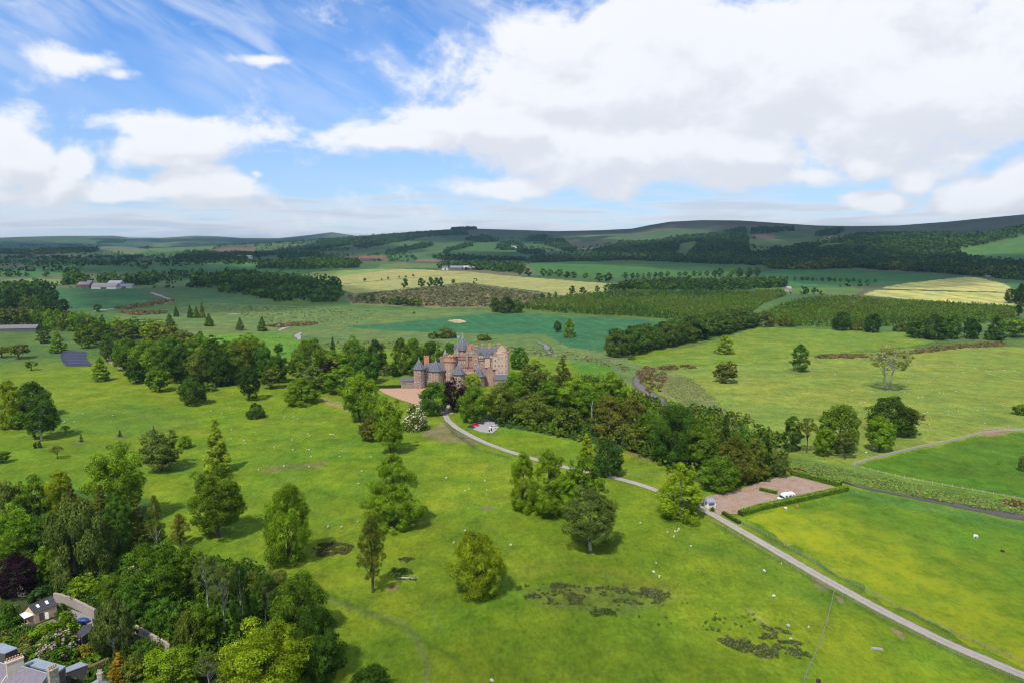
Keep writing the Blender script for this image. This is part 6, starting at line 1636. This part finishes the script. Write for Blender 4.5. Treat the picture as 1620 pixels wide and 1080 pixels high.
    tufts('undergrowth', [[(0, 1000), (40, 990), (100, 1010), (150, 1000), (215, 1030), (240, 1080), (200, 1110), (150, 1050), (100, 1040), (0, 1030)]], 380, 1.2, 1.8, [TONE['mid'], TONE['dark'], TONE['olive'], TONE['green']], 'mixed low planting of the garden', 'planting', 36, .42, 40, .2)
    tufts('undergrowth', [[(780, 672), (880, 690), (1000, 716), (1130, 776), (1240, 756), (1240, 700), (1180, 660), (1050, 640), (950, 600), (850, 600)]], 1500, 4.0, 4.5, [TONE['olive'], TONE['mid'], TONE['dark']], 'dark undergrowth beneath the castle wood', 'undergrowth', 37, .3, 30, .24)
    tufts('undergrowth', [[(170, 560), (200, 545), (330, 580), (450, 600), (430, 606), (330, 612), (230, 603), (185, 575)]], 600, 4.0, 5.0, [TONE['olive'], TONE['mid'], TONE['dark']], 'dark undergrowth beneath the left wood', 'undergrowth', 38, .3, 30, .24)

# ---------------------------------------------------------------- roads, water, yards, farms
def shed(P, rz, L, W, h, hr, wall, roof, label, cat='barn', name='barn', nwin=0, along='x'):
    r = empty(name, P, rz); tag(r, label, cat)
    MB().box(-L / 2, L / 2, -W / 2, W / 2, -1, h).build('wall', wall, r)
    MB().gable(-L / 2, L / 2, -W / 2, W / 2, h + .02, h + hr, along, 0, .4).build('roof', roof, r)
    MB().box(-L * .12, L * .12, -W / 2 - .06, -W / 2 + .1, 0, h * .75).build('door', mat('dark_wall', (.09, .085, .085)), r)
    for k in range(nwin): MB().box(-L * .4 + k * L * .8 / max(1, nwin - 1) - .6, -L * .4 + k * L * .8 / max(1, nwin - 1) + .6, -W / 2 - .08, -W / 2 + .1, h * .45, h * .8).build('window', mat('window_glass', (.035, .04, .05)), r)
    return r

def road_edges(m):
    """worn wheel tracks and grass creeping in from the verge"""
    t = NT(m.node_tree); b = [q for q in m.node_tree.nodes if q.type == 'BSDF_PRINCIPLED'][0]
    base = b.inputs['Base Color'].links[0].from_socket
    a = t.attr('across', 'Fac'); n = t.noise(t.pos(), .9, 5, .65); n2 = t.noise(t.pos(), .12, 4, .6)
    e = t.smooth(t.m('MULTIPLY_ADD', n, .55, a), .98, 1.22)
    mid = t.m('MULTIPLY', t.smooth(a, .30, .05), t.smooth(n2, .42, .6))
    c = t.mix(t.m('MULTIPLY', mid, .45), base, (.17, .17, .085, 1))
    c = t.mix(e, c, (.13, .15, .045, 1))
    t.set(b.inputs['Base Color'], c)

def build_infrastructure():
    ROAD = mat('pale_tarmac', (.36, .315, .28), .9, .55, .7, .2, detail=8, col2=(.30, .265, .235)); GRAV = mat('red_gravel', (.42, .26, .175), .95, .3, .8, col2=(.34, .22, .15), detail=8)
    road_edges(ROAD); CPG = mat('car_park_gravel', (.33, .22, .15), .95, .9, .22, col2=(.25, .19, .15), detail=8); GREY = mat('grey_gravel', (.30, .29, .285), .95, .25, 1)
    ribbon('road', [(712, 630), (706, 645), (704, 655), (708, 664), (722, 676), (745, 689), (770, 701), (800, 712), (850, 727), (900, 740), (960, 752), (1010, 765), (1050, 779), (1103, 800), (1140, 820), (1200, 855), (1300, 913), (1400, 968), (1500, 1018), (1620, 1068), (1740, 1118), (1900, 1180)], 3.9, ROAD, .09, 'pale narrow drive running from the castle down to the lower right', 'road', 1.5, 12, .10)
    sheet('forecourt', [(596, 614), (672, 614), (690, 630), (690, 648), (668, 642), (640, 634), (612, 624)], GRAV, .08, 'red gravel forecourt left of the castle drive', 'forecourt', 4)
    ribbon('path', [(690, 640), (700, 646), (708, 655)], 7, GRAV, .075, 'gravel neck joining forecourt and drive', 'path', 2, 3)
    ribbon('path', [(166, 556), (172, 566), (182, 577), (200, 586), (214, 592)], 4.5, mat('red_earth', (.33, .21, .14), .95, .35, .8), .08, 'red earth path curving out of the left wood', 'path', 3, 4, .1)
    sheet('parking_area', [(748, 678), (760, 683), (778, 685), (792, 673), (786, 666), (765, 663), (746, 670)], GREY, .085, 'small grey gravel parking place under the trees', 'parking place', 2.5, .5)
    sheet('car_park', [(1104, 797), (1112, 786), (1160, 777), (1195, 765), (1240, 752), (1262, 752), (1330, 770), (1335, 776), (1180, 810), (1168, 812), (1150, 812), (1138, 814)], CPG, .085, 'red gravel car park enclosed by clipped hedges', 'car park', 2.5, .6)
    # stream
    W, t, out = mat_new('stream_water'); b = t.n('ShaderNodeBsdfPrincipled'); b.inputs['Base Color'].default_value = (.055, .04, .028, 1); b.inputs['Roughness'].default_value = .22; b.inputs['Specular IOR Level'].default_value = .26
    bp = t.n('ShaderNodeBump'); bp.inputs['Strength'].default_value = .25; bp.inputs['Distance'].default_value = .1; t.set(bp.inputs['Height'], t.noise(t.pos(), .8, 4, .6)); t.set(b.inputs['Normal'], bp.outputs[0]); t.set(out.inputs[0], b.outputs[0])
    MUD = mat('bank_mud', (.085, .065, .04), .95, .5, .8, col2=(.07, .09, .025))
    for px, w, lab in (([(1720, 836), (1640, 822), (1560, 807), (1480, 792), (1400, 778), (1350, 767), (1320, 758), (1280, 742)], [5, 4.4, 4, 3.2, 2.4, 1.6, 1.2], 'grey stream at the lower right'),
                       ([(1062, 655), (1048, 643), (1038, 630), (1016, 614), (1006, 605), (1014, 596), (1024, 588), (1034, 582)], [7, 8, 7, 6, 7, 8, 7], 'dark stream bend right of the castle wood'),
                       ([(872, 560), (866, 551), (862, 545), (850, 540)], [4, 5, 3], 'short stream reach behind the castle wood'),
                       ([(474, 537), (470, 530), (476, 526)], [3, 6, 3], 'pale pool of the river above the castle wood'), ([(442, 523), (448, 519), (458, 517)], [3, 6, 3], 'pale gravel pool left of the far meadow'),
                       ([(235, 484), (262, 480), (276, 477), (262, 471), (248, 466), (240, 463)], [3, 6, 8, 6, 9, 5], 'pale winding river on the left valley floor'), ([(150, 492), (165, 490), (180, 489)], [5, 9, 4], 'small pale river patch by the lone dark tree'), ([(360, 497), (370, 497), (380, 496)], [3, 7, 3], 'pale shingle patch on the far meadow')):
        ribbon('river_bank', px, [q * 1.55 for q in w], MUD, .05, 'muddy bank of the ' + lab, 'river bank', 2, 4, .6)
        ribbon('river', px, w, W if 'pale' not in lab else mat('shingle', (.27, .255, .235), .9, .5, .3), .10, lab, 'river', 2, 4, .6)
    # hedges
    leaf_hedge('clipped_hedge', [(1171, 815), (1200, 806), (1260, 793), (1339, 775)], 1.9, 2.4, 'long clipped hedge along the near side of the car park', 'bright', 1)
    leaf_hedge('clipped_hedge', [(1251, 750), (1280, 757), (1330, 770)], 2.2, 2.2, 'clipped hedge along the far side of the car park', 'bright', 2)
    leaf_hedge('clipped_hedge', [(1202, 775), (1229, 781)], 1.2, 1.2, 'short low hedge alone inside the car park', 'mid', 3)
    leaf_hedge('clipped_hedge', [(1144, 812), (1156, 820), (1170, 828)], 1.0, 1.2, 'low dark hedge beside the car park entrance', 'dark', 4)
    leaf_hedge('clipped_hedge', [(594, 614), (620, 613), (650, 612.5)], 2.0, 2.2, 'dark clipped hedge behind the red forecourt', 'dark', 5)
    kiosk(at(1123, 801)); motorhome(at(1243, 790), .30 + math.pi * 0)
    for x, y in ((1113, 799), (1127, 808)): ptree('bush', x, y, 8, 9, 'mid', ('bush left of' if x < 1120 else 'bush in front of') + ' the white kiosk', None, lod='lo')
    car(at(746, 676), 2.5, (.06, .06, .07), 'dark grey car parked first on the left under the trees'); car(at(752, 673), .6 + 2.2, (.55, .015, .02), 'bright red car parked in the middle under the trees')
    car(at(760, 670), 2.9, (.03, .04, .06), 'dark blue car parked behind the red car'); car(at(780, 677), .35, (.80, .80, .82), 'white car parked in the open on the grey gravel')
    for k, (x, y) in enumerate(((774, 682.5), (777.5, 681))):
        p = at(x, y); mb = MB().lathe(p.x, p.y, [(.25, p.z), (.32, p.z + .95), (.34, p.z + 1.0), (.3, p.z + 1.1), (.05, p.z + 1.15)], 10); tag(mb.build('litter_bin', mat('black_plastic', (.02, .02, .022), .5, .1, 2)), ('left' if k == 0 else 'right') + ' one of two black bins beside the parking place', 'bin')
    # fences
    fence('wire_fence', [(1120, 822), (1200, 868), (1300, 925), (1400, 979), (1500, 1030), (1620, 1081)], 'post and wire fence on the near side of the drive', 2.6)
    fence('wire_fence', [(1160, 822), (1215, 848), (1300, 897), (1400, 951), (1500, 1000), (1640, 1058)], 'post and wire fence between the drive and the buttercup meadow', 2.6)
    fence('wire_fence', [(1320, 936), (1308, 985), (1295, 1025), (1272, 1078)], 'wire fence running down from the drive past the rush patch', 2.0)
    fence('wire_fence', [(698, 664), (715, 682), (745, 696), (790, 711)], 'wire fence along the upper drive', 3)
    fence('wire_fence', [(770, 694), (785, 688), (800, 676), (808, 668)], 'curved wooden fence on the lawn beside the parking place', 2.5)
    fence('rail_fence', [(1352, 737), (1400, 750), (1450, 760), (1550, 778), (1640, 794)], 'pale post and rail fence along the stream below the walled field', 3.2, 1.2, 2, mat('pale_wood', (.42, .38, .32), .9, .2, 2))
    fence('wire_fence', [(1032, 592), (1080, 612), (1130, 640), (1180, 676), (1200, 692)], 'thin wire fence edging the right-hand pasture', 4)
    fence('wire_fence', [(0, 531), (40, 529), (75, 525), (110, 527)], 'wire fence below the grey barn', 5)
    # sheep pens at the wall corner
    for k, (x, y) in enumerate(((1560, 681), (1572, 680), (1584, 679), (1596, 677))):
        p = at(x, y); mb = MB()
        for z in (.25, .6, .95): mb.tube([(-2.4, 0, z), (2.4, 0, z)], .05, 4)
        for q in (-2.4, 0, 2.4): mb.box(q - .06, q + .06, -.06, .06, -.1, 1.15)
        o = mb.build('sheep_hurdle', mat('hurdle_metal', (.34, .33, .31), .6, .2, 2)); o.location = p; o.rotation_euler = (0, 0, .25 + .2 * k); tag(o, f'{ORD[k]} metal hurdle from the left at the corner of the stone walls', 'hurdle')
    # solar rows
    n = 9; fr = mat('panel_frame', (.30, .31, .33), .5, .1, 2); ce = mat('panel_cells', (.022, .024, .045), .35, .12, .8, .5)
    for k in range(n):
        t = k / (n - 1); a = at(97 + 9 * t + 4 * math.sin(t * 3.1) * -.8, 559.5 + 19.5 * t); b2 = at(135.5 + 8.5 * t - 5 * math.sin(t * 3.1), 559.5 + 19.2 * t)
        d = b2 - a; L = d.length; r = empty('solar_row', a, math.atan2(d.y, d.x)); tag(r, f'{ORD[k]} row from the back of the dark solar array on the left lawn' if k < n - 1 else 'nearest row of the dark solar array on the left lawn', 'solar panels', 'rows of the solar array')
        MB().add([(0, -2.2, .5), (L, -2.2, .5), (L, 2.4, 2.3), (0, 2.4, 2.3), (0, -2.2, .42), (L, -2.2, .42), (L, 2.4, 2.2), (0, 2.4, 2.2)], [(0, 1, 2, 3), (7, 6, 5, 4), (0, 4, 5, 1), (1, 5, 6, 2), (2, 6, 7, 3), (3, 7, 4, 0)]).build('panel', ce, r)
        mb = MB(); q = 0
        while q < L: mb.box(q, q + .1, -2, -1.9, -.3, .45); mb.box(q, q + .1, 2.1, 2.2, -.3, 2.1); q += 4
        mb.tube([(0, -2.22, .53), (L, -2.22, .53)], .05, 4); mb.tube([(0, 2.42, 2.33), (L, 2.42, 2.33)], .05, 4)
        mb.build('panel_frame', fr, r)
    # farms and far houses
    RO = mat('rust_roof', (.20, .15, .165), .8, .3, .5); GRY = mat('sheet_roof', (.38, .38, .40), .6, .15, .5); WHT = mat('white_harling', (.58, .57, .55), .9, .1, .6); SLT = mat('slate', (.098, .102, .118)); DKW = mat('brown_wall', (.14, .10, .09), .9, .2, .6)
    shed(at(30, 523), .22, 40, 14, 3.2, 3.6, mat('dark_wall', (.09, .085, .085)), mat('weathered_roof', (.15, .145, .145), .9, .5, .4), 'long grey-roofed barn below the tall pale-trunked row')
    shed(at(136, 455.5), 0, 22, 16, 6, 5, DKW, RO, 'dark red barn at the left of the far farm', nwin=4); shed(at(143, 452), .1, 9, 8, 6, 4, WHT, SLT, 'white gabled farmhouse behind the dark red barn of the far farm', 'farmhouse', 'farmhouse', 2)
    shed(at(126, 455.5), 0, 5, 5, 5, 2, WHT, SLT, 'small white hut at the left end of the far farm', 'hut', 'farm_hut'); shed(at(156, 455.5), .1, 18, 14, 5, 4, DKW, RO, 'second red-roofed barn of the far farm')
    shed(at(168, 457), 0, 44, 16, 4, 6, WHT, mat('pink_roof', (.30, .25, .25), .8, .2, .5), 'long low white barn at the front of the far farm'); shed(at(184, 454), .1, 22, 18, 7, 5, DKW, GRY, 'tall grey-roofed barn of the far farm')
    shed(at(199, 456), 0, 30, 12, 4, 4, GRY, mat('blue_roof', (.17, .19, .24), .7, .2, .5), 'blue-grey long shed at the right end of the far farm')
    shed(at(704, 427), .2, 16, 12, 6, 5, WHT, SLT, 'white house at the left of the hamlet behind the yellow field', 'house', 'far_house', 3); shed(at(722, 427), 0, 34, 16, 6, 5, DKW, mat('blue_roof', (.17, .19, .24)), 'long blue-roofed barn of the hamlet behind the yellow field'); shed(at(742, 427), 0, 30, 16, 6, 5, DKW, GRY, 'grey barn at the right of the hamlet behind the yellow field')
    shed(at(1247, 461), .3, 9, 8, 5, 4, mat('pink_harling', (.45, .36, .33), .9, .2, .6), mat('pink_roof', (.30, .25, .25)), 'lone pink cottage between the two plantations', 'cottage', 'far_cottage', 2)
    shed(at(387, 409.5), 0, 60, 18, 8, 6, WHT, GRY, 'white sheds far off in the trees on the left hillside', 'farm shed', 'farm_shed'); shed(at(813, 394), 0, 30, 18, 12, 8, WHT, SLT, 'white house among trees on the hill spur', 'house', 'far_house'); shed(at(1562, 441), 0, 9, 7, 4, 3, DKW, SLT, 'tiny shed at the corner of the yellow striped field', 'shed', 'field_shed')
# ---------------------------------------------------------------- light, sky, camera
SUN_EL, SUN_DIR = R(55), R(24)       # the light travels away from the camera, a little to the right
LV = Vector((math.sin(SUN_DIR) * math.cos(SUN_EL), math.cos(SUN_DIR) * math.cos(SUN_EL), -math.sin(SUN_EL)))

def pdir(px, py):
    dx, dy, dz = (float(q) for q in ray(px, py)); n = math.sqrt(dx * dx + dy * dy + dz * dz)
    return math.atan2(dx, dy), math.asin(dz / n)

CLOUDS = [  # px, py, rx, ry, weight
 (1180, 110, 430, 125, 1.25), (1430, 150, 330, 95, 1.15), (880, 150, 190, 70, .95), (790, 205, 200, 42, 1.1), (640, 225, 120, 30, 1.0), (1000, 235, 260, 60, 1.05), (1150, 250, 130, 45, 1.0), (930, 60, 160, 50, .75), (1620, 90, 120, 100, 1.0),
 (1290, 215, 60, 30, .8), (1360, 263, 42, 20, .8), (1430, 275, 32, 30, .85), (1550, 300, 75, 28, .85), (1615, 275, 45, 35, .85), (1390, 315, 50, 14, .75), (1200, 285, 120, 20, .8), (800, 295, 110, 20, .75),
 (10, 225, 48, 46, .9), (105, 250, 34, 30, .8), (255, 205, 140, 22, .72), (280, 240, 130, 30, .68), (345, 295, 85, 42, 1.0), (200, 300, 80, 16, .66), (420, 270, 16, 12, .6), (90, 285, 90, 24, .6),
 (410, 100, 52, 12, .55), (150, 108, 66, 20, .52), (200, 130, 40, 12, .45)]

def build_sky():
    w = bpy.data.worlds.new('World'); scene.world = w; w.use_nodes = True
    nt = w.node_tree; nt.nodes.clear(); t = NT(nt)
    out = t.n('ShaderNodeOutputWorld'); bg = t.n('ShaderNodeBackground')
    sky = t.n('ShaderNodeTexSky', sky_type='NISHITA'); sky.sun_disc = False; sky.sun_elevation = SUN_EL
    sky.sun_rotation = math.atan2(-LV.x, -LV.y); sky.altitude = 150; sky.air_density = 1.0; sky.dust_density = .25; sky.ozone_density = 2.2
    d = t.n('ShaderNodeTexCoord').outputs['Generated']
    sx = t.n('ShaderNodeSeparateXYZ'); t.set(sx.inputs[0], t.v('NORMALIZE', d))
    X, Y, Z = sx.outputs
    az = t.m('ARCTAN2', X, Y); el = t.m('ARCSINE', Z)
    cb = t.n('ShaderNodeCombineXYZ'); t.set(cb.inputs[0], az); t.set(cb.inputs[1], el); P = cb.outputs[0]
    # perspective makes clouds near the horizon flatter
    q = t.n('ShaderNodeCombineXYZ'); t.set(q.inputs[0], t.m('MULTIPLY', az, 1.0)); t.set(q.inputs[1], t.m('MULTIPLY', el, 1.5)); Q = q.outputs[0]
    n1 = t.noise(Q, 7.2, 10, .60, .2)
    warp = t.v('MULTIPLY', t.v('SUBTRACT', t.n('ShaderNodeTexNoise').outputs['Color'], (.5, .5, .5)), (.11, .07, 0))
    wn = warp.node.inputs[0].links[0].from_node.inputs[0].links[0].from_node
    wn.inputs['Scale'].default_value = 4.5; wn.inputs['Detail'].default_value = 6; t.set(wn.inputs['Vector'], Q)
    PW = t.v('ADD', P, warp)
    def cover(vec):
        c = None
        for px, py, rx, ry, wt in CLOUDS:
            a, e = pdir(px, py)
            m = t.v('MULTIPLY', t.v('SUBTRACT', vec, (a, e, 0)), (F / rx / 1.25, F / ry / 1.25, 0))
            v = t.m('MULTIPLY_ADD', t.v('LENGTH', m), -wt, wt)
            c = v if c is None else t.m('SMOOTH_MAX', c, v, .12)
        return c
    def density(vec, noise):
        c = cover(vec)
        # rest of the sky, behind the camera: broken cloud
        back = t.smooth(Y, -.2, .35, 1, 0)
        c = t.m('MAXIMUM', c, t.m('MULTIPLY', back, t.m('MULTIPLY_ADD', t.noise(Q, 2.0, 2, .5), 2.0, -.75)))
        return t.m('ADD', c, t.m('MULTIPLY_ADD', noise, 1.8, -1.03))
    den = density(PW, n1)
    up = t.v('ADD', PW, (-.012, .030, 0)); n1u = t.noise(t.v('ADD', Q, (-.012, .040, 0)), 7.2, 7, .60, .2)
    denu = density(up, n1u)
    mask = t.smooth(den, -.06, .30)
    lit = t.smooth(t.m('SUBTRACT', den, denu), -.32, .22)           # tops face the sun, bases are greyer
    # low stratus bands above the hills
    sb = t.n('ShaderNodeCombineXYZ'); t.set(sb.inputs[0], t.m('MULTIPLY', az, 2.2)); t.set(sb.inputs[1], t.m('MULTIPLY', el, 26))
    st = t.noise(sb.outputs[0], 2.2, 6, .55, .4)
    band = t.m('MULTIPLY', t.smooth(el, -.02, .012), t.smooth(el, .045, .115, 1, 0))
    smask = t.m('MULTIPLY', band, t.smooth(t.m('MULTIPLY_ADD', t.smooth(el, .01, .09), -.16, st), .30, .50))
    # thin cirrus in streaks
    rot = t.n('ShaderNodeVectorRotate', rotation_type='Z_AXIS'); t.set(rot.inputs['Vector'], P); rot.inputs['Angle'].default_value = R(28)
    ci = t.noise(t.v('MULTIPLY', rot.outputs[0], (2.2, 9, 1)), 2.6, 7, .55, .8); ci2 = t.noise(P, 5.0, 3, .5)
    cir = t.m('MULTIPLY', t.m('MULTIPLY', t.smooth(ci, .34, .72), t.smooth(ci2, .25, .60)), t.smooth(el, .10, .28, 0.0, .46))
    skyc = t.v('MULTIPLY', sky.outputs[0], t.mix(t.smooth(el, .0, .30), (.62, .80, 1.08, 1), (*SKYTINT, 1)))
    # a milky veil towards the horizon
    veil = t.m('MULTIPLY', t.smooth(el, 0.0, .30, 1, 0), .30)
    K = SKYK
    white = (.93 * K, .95 * K, 1.0 * K, 1); grey = (.76 * K, .785 * K, .85 * K, 1); sgrey = (.62 * K, .69 * K, .80 * K, 1)
    c = t.mix(veil, skyc, (.72 * K, .82 * K, 1.0 * K, 1))
    c = t.mix(cir, c, white)
    sc = t.mix(t.smooth(st, .36, .66), white, sgrey)
    c = t.mix(t.m('MULTIPLY', smask, .88), c, sc)
    core = t.smooth(den, .2, 1.1)
    cc = t.mix(lit, grey, white)
    cc = t.mix(t.m('MULTIPLY', core, .25), cc, (.84 * K, .86 * K, .93 * K, 1))
    c = t.mix(t.m('MULTIPLY', mask, .97), c, cc)
    t.set(bg.inputs[0], c); bg.inputs[1].default_value = SKYS
    t.set(out.inputs[0], bg.outputs[0])
    w.cycles.sampling_method = 'MANUAL'; w.cycles.sample_map_resolution = 512

def build_light():
    L = bpy.data.lights.new('sun', 'SUN'); L.energy = SUNE; L.angle = R(.53); L.color = (1.0, .955, .88)
    o = bpy.data.objects.new('sun', L); COL.objects.link(o)
    o.rotation_euler = LV.to_track_quat('-Z', 'Y').to_euler(); o.location = (0, 0, 3000)

def build_shading_clouds():
    """clouds high over the valley, above the picture: their shadows lie on the hills and the far plain"""
    rng = np.random.default_rng(2)
    bm = bmesh.new(); bmesh.ops.create_icosphere(bm, subdivisions=2, radius=1); bv = np.array([v.co[:] for v in bm.verts]); bf = np.array([[v.index for v in f.verts] for f in bm.faces]); bm.free()
    M, t, out = mat_new('cloud_vapour'); d = t.n('ShaderNodeBsdfDiffuse'); d.inputs[0].default_value = (.9, .9, .92, 1); tr = t.n('ShaderNodeBsdfTranslucent'); tr.inputs[0].default_value = (.9, .9, .92, 1)
    mx = t.n('ShaderNodeMixShader'); mx.inputs[0].default_value = .6; t.set(mx.inputs[1], d.outputs[0]); t.set(mx.inputs[2], tr.outputs[0]); tp = t.n('ShaderNodeBsdfTransparent'); m2 = t.n('ShaderNodeMixShader'); m2.inputs[0].default_value = .62; t.set(m2.inputs[1], mx.outputs[0]); t.set(m2.inputs[2], tp.outputs[0]); t.set(out.inputs[0], m2.outputs[0])
    M2 = M.copy(); [q for q in M2.node_tree.nodes if q.type == 'MIX_SHADER' and abs(q.inputs[0].default_value - .62) < 1e-4][0].inputs[0].default_value = .955
    ALT = 3600.0; off = -LV / LV.z * 1.0
    groups = {}
    step = 230
    for gx in np.arange(-7500, 7500, step):
        for gy in np.arange(600, 9800, step):
            x = gx + rng.uniform(-.4, .4) * step; y = gy + rng.uniform(-.4, .4) * step
            r = math.hypot(x, y); a = math.degrees(math.atan2(x, y))
            if abs(a) > 46 or r > 9700: continue
            px = 810 + 1080 * math.tan(math.radians(a)) / CP
            lim = np.interp(px, [-300, 0, 200, 330, 420, 540, 600, 820, 1000, 1200, 1300, 1650, 2000], [1250, 1300, 1350, 1150, 1050, 1150, 2250, 2150, 2050, 1900, 1500, 1480, 1500])
            if r < lim + 150: continue
            nn = float(fbm(x / 900, y / 900, 44, 3))
            if nn < .45: continue
            key = 0 if a < -14 else (1 if a < 12 else 2)
            k = (ALT) / -LV.z
            c = Vector((x, y, 0)) - LV * k
            if math.degrees(math.atan2(c.z - 300, math.hypot(c.x, c.y))) < 23.5: continue
            s = step * (.75 + .9 * (nn - .3)) * rng.uniform(.85, 1.2)
            groups.setdefault(key, []).append((c.x, c.y, c.z + rng.uniform(-60, 60), s, s * rng.uniform(.3, .5)))
    # one thin cloud, added out of view behind the camera to dim the foreground
    for i in range(26):
        x = rng.uniform(-260, 330); y = rng.uniform(20, 185)
        if x < -45 and rng.random() < .8: x = -x
        c = Vector((x, y, 0)) - LV * (ALT / -LV.z); groups.setdefault(3, []).append((c.x, c.y, c.z, rng.uniform(45, 75), 20))
    nm = ('left', 'middle', 'right', 'near')
    for key, Lm in groups.items():
        V = np.vstack([bv * np.array([s, s, sz]) + np.array([x, y, z]) for x, y, z, s, sz in Lm]); Fq = np.vstack([bf + i * len(bv) for i in range(len(Lm))])
        o = link('clouds', mesh_np('clouds', V, Fq, True), M if key < 3 else M2); tag(o, f'unseen broken cloud high over the {nm[key]} part of the valley, shading the ground below it', 'clouds', kind='stuff')

def build_haze():
    mb = MB().box(-9000, 9000, -400, 17500, -60, 330)
    M, t, out = mat_new('haze_air'); v = t.n('ShaderNodeVolumePrincipled'); v.inputs['Color'].default_value = (.45, .74, 1.0, 1); v.inputs['Density'].default_value = HAZE; v.inputs['Anisotropy'].default_value = .2
    nt = M.node_tree; nt.links.new(v.outputs[0], out.inputs['Volume'])
    o = mb.build('haze', M); tag(o, 'thin blue haze in the air over the valley', 'haze', kind='stuff')

SKYK, SKYS, SUNE, HAZE = 7.8, .10, 3.5, 4.2e-5
SKYTINT = (.62, .96, 1.38)
EXPO = .42
def main():
    import time
    T = [time.time()]
    def lap(s): print('LAP', s, round(time.time() - T[0], 1)); T[0] = time.time()
    cam = bpy.data.cameras.new('camera'); cam.lens = 24; cam.sensor_width = 36; cam.clip_start = 1; cam.clip_end = 60000
    co = bpy.data.objects.new('camera', cam); COL.objects.link(co); co.location = (0, 0, H); co.rotation_euler = (math.pi / 2 - PIT, 0, 0); scene.camera = co
    build_sky(); build_light(); lap('sky')
    build_ground(); lap('ground')
    build_infrastructure(); lap('infra')
    build_castle(); build_houses(); build_animals(); lap('things')
    build_cover(); lap('cover')
    build_trees(); lap('trees')
    build_far_woods(); lap('woods')
    build_shading_clouds(); lap('clouds')
    if HAZE: build_haze()
    scene.view_settings.view_transform = 'Standard'; scene.view_settings.look = 'None'; scene.view_settings.gamma = 1; scene.view_settings.exposure = EXPO
    cy = scene.cycles
    cy.max_bounces = 5; cy.diffuse_bounces = 3; cy.glossy_bounces = 2; cy.transmission_bounces = 3; cy.transparent_max_bounces = 32; cy.volume_bounces = 0
    cy.use_adaptive_sampling = True; cy.adaptive_threshold = .012; cy.use_denoising = True; cy.caustics_reflective = False; cy.caustics_refractive = False
    cy.sample_clamp_indirect = 6; cy.filter_width = 1.15
    try: cy.denoiser = 'OPENIMAGEDENOISE'
    except Exception: pass
main()
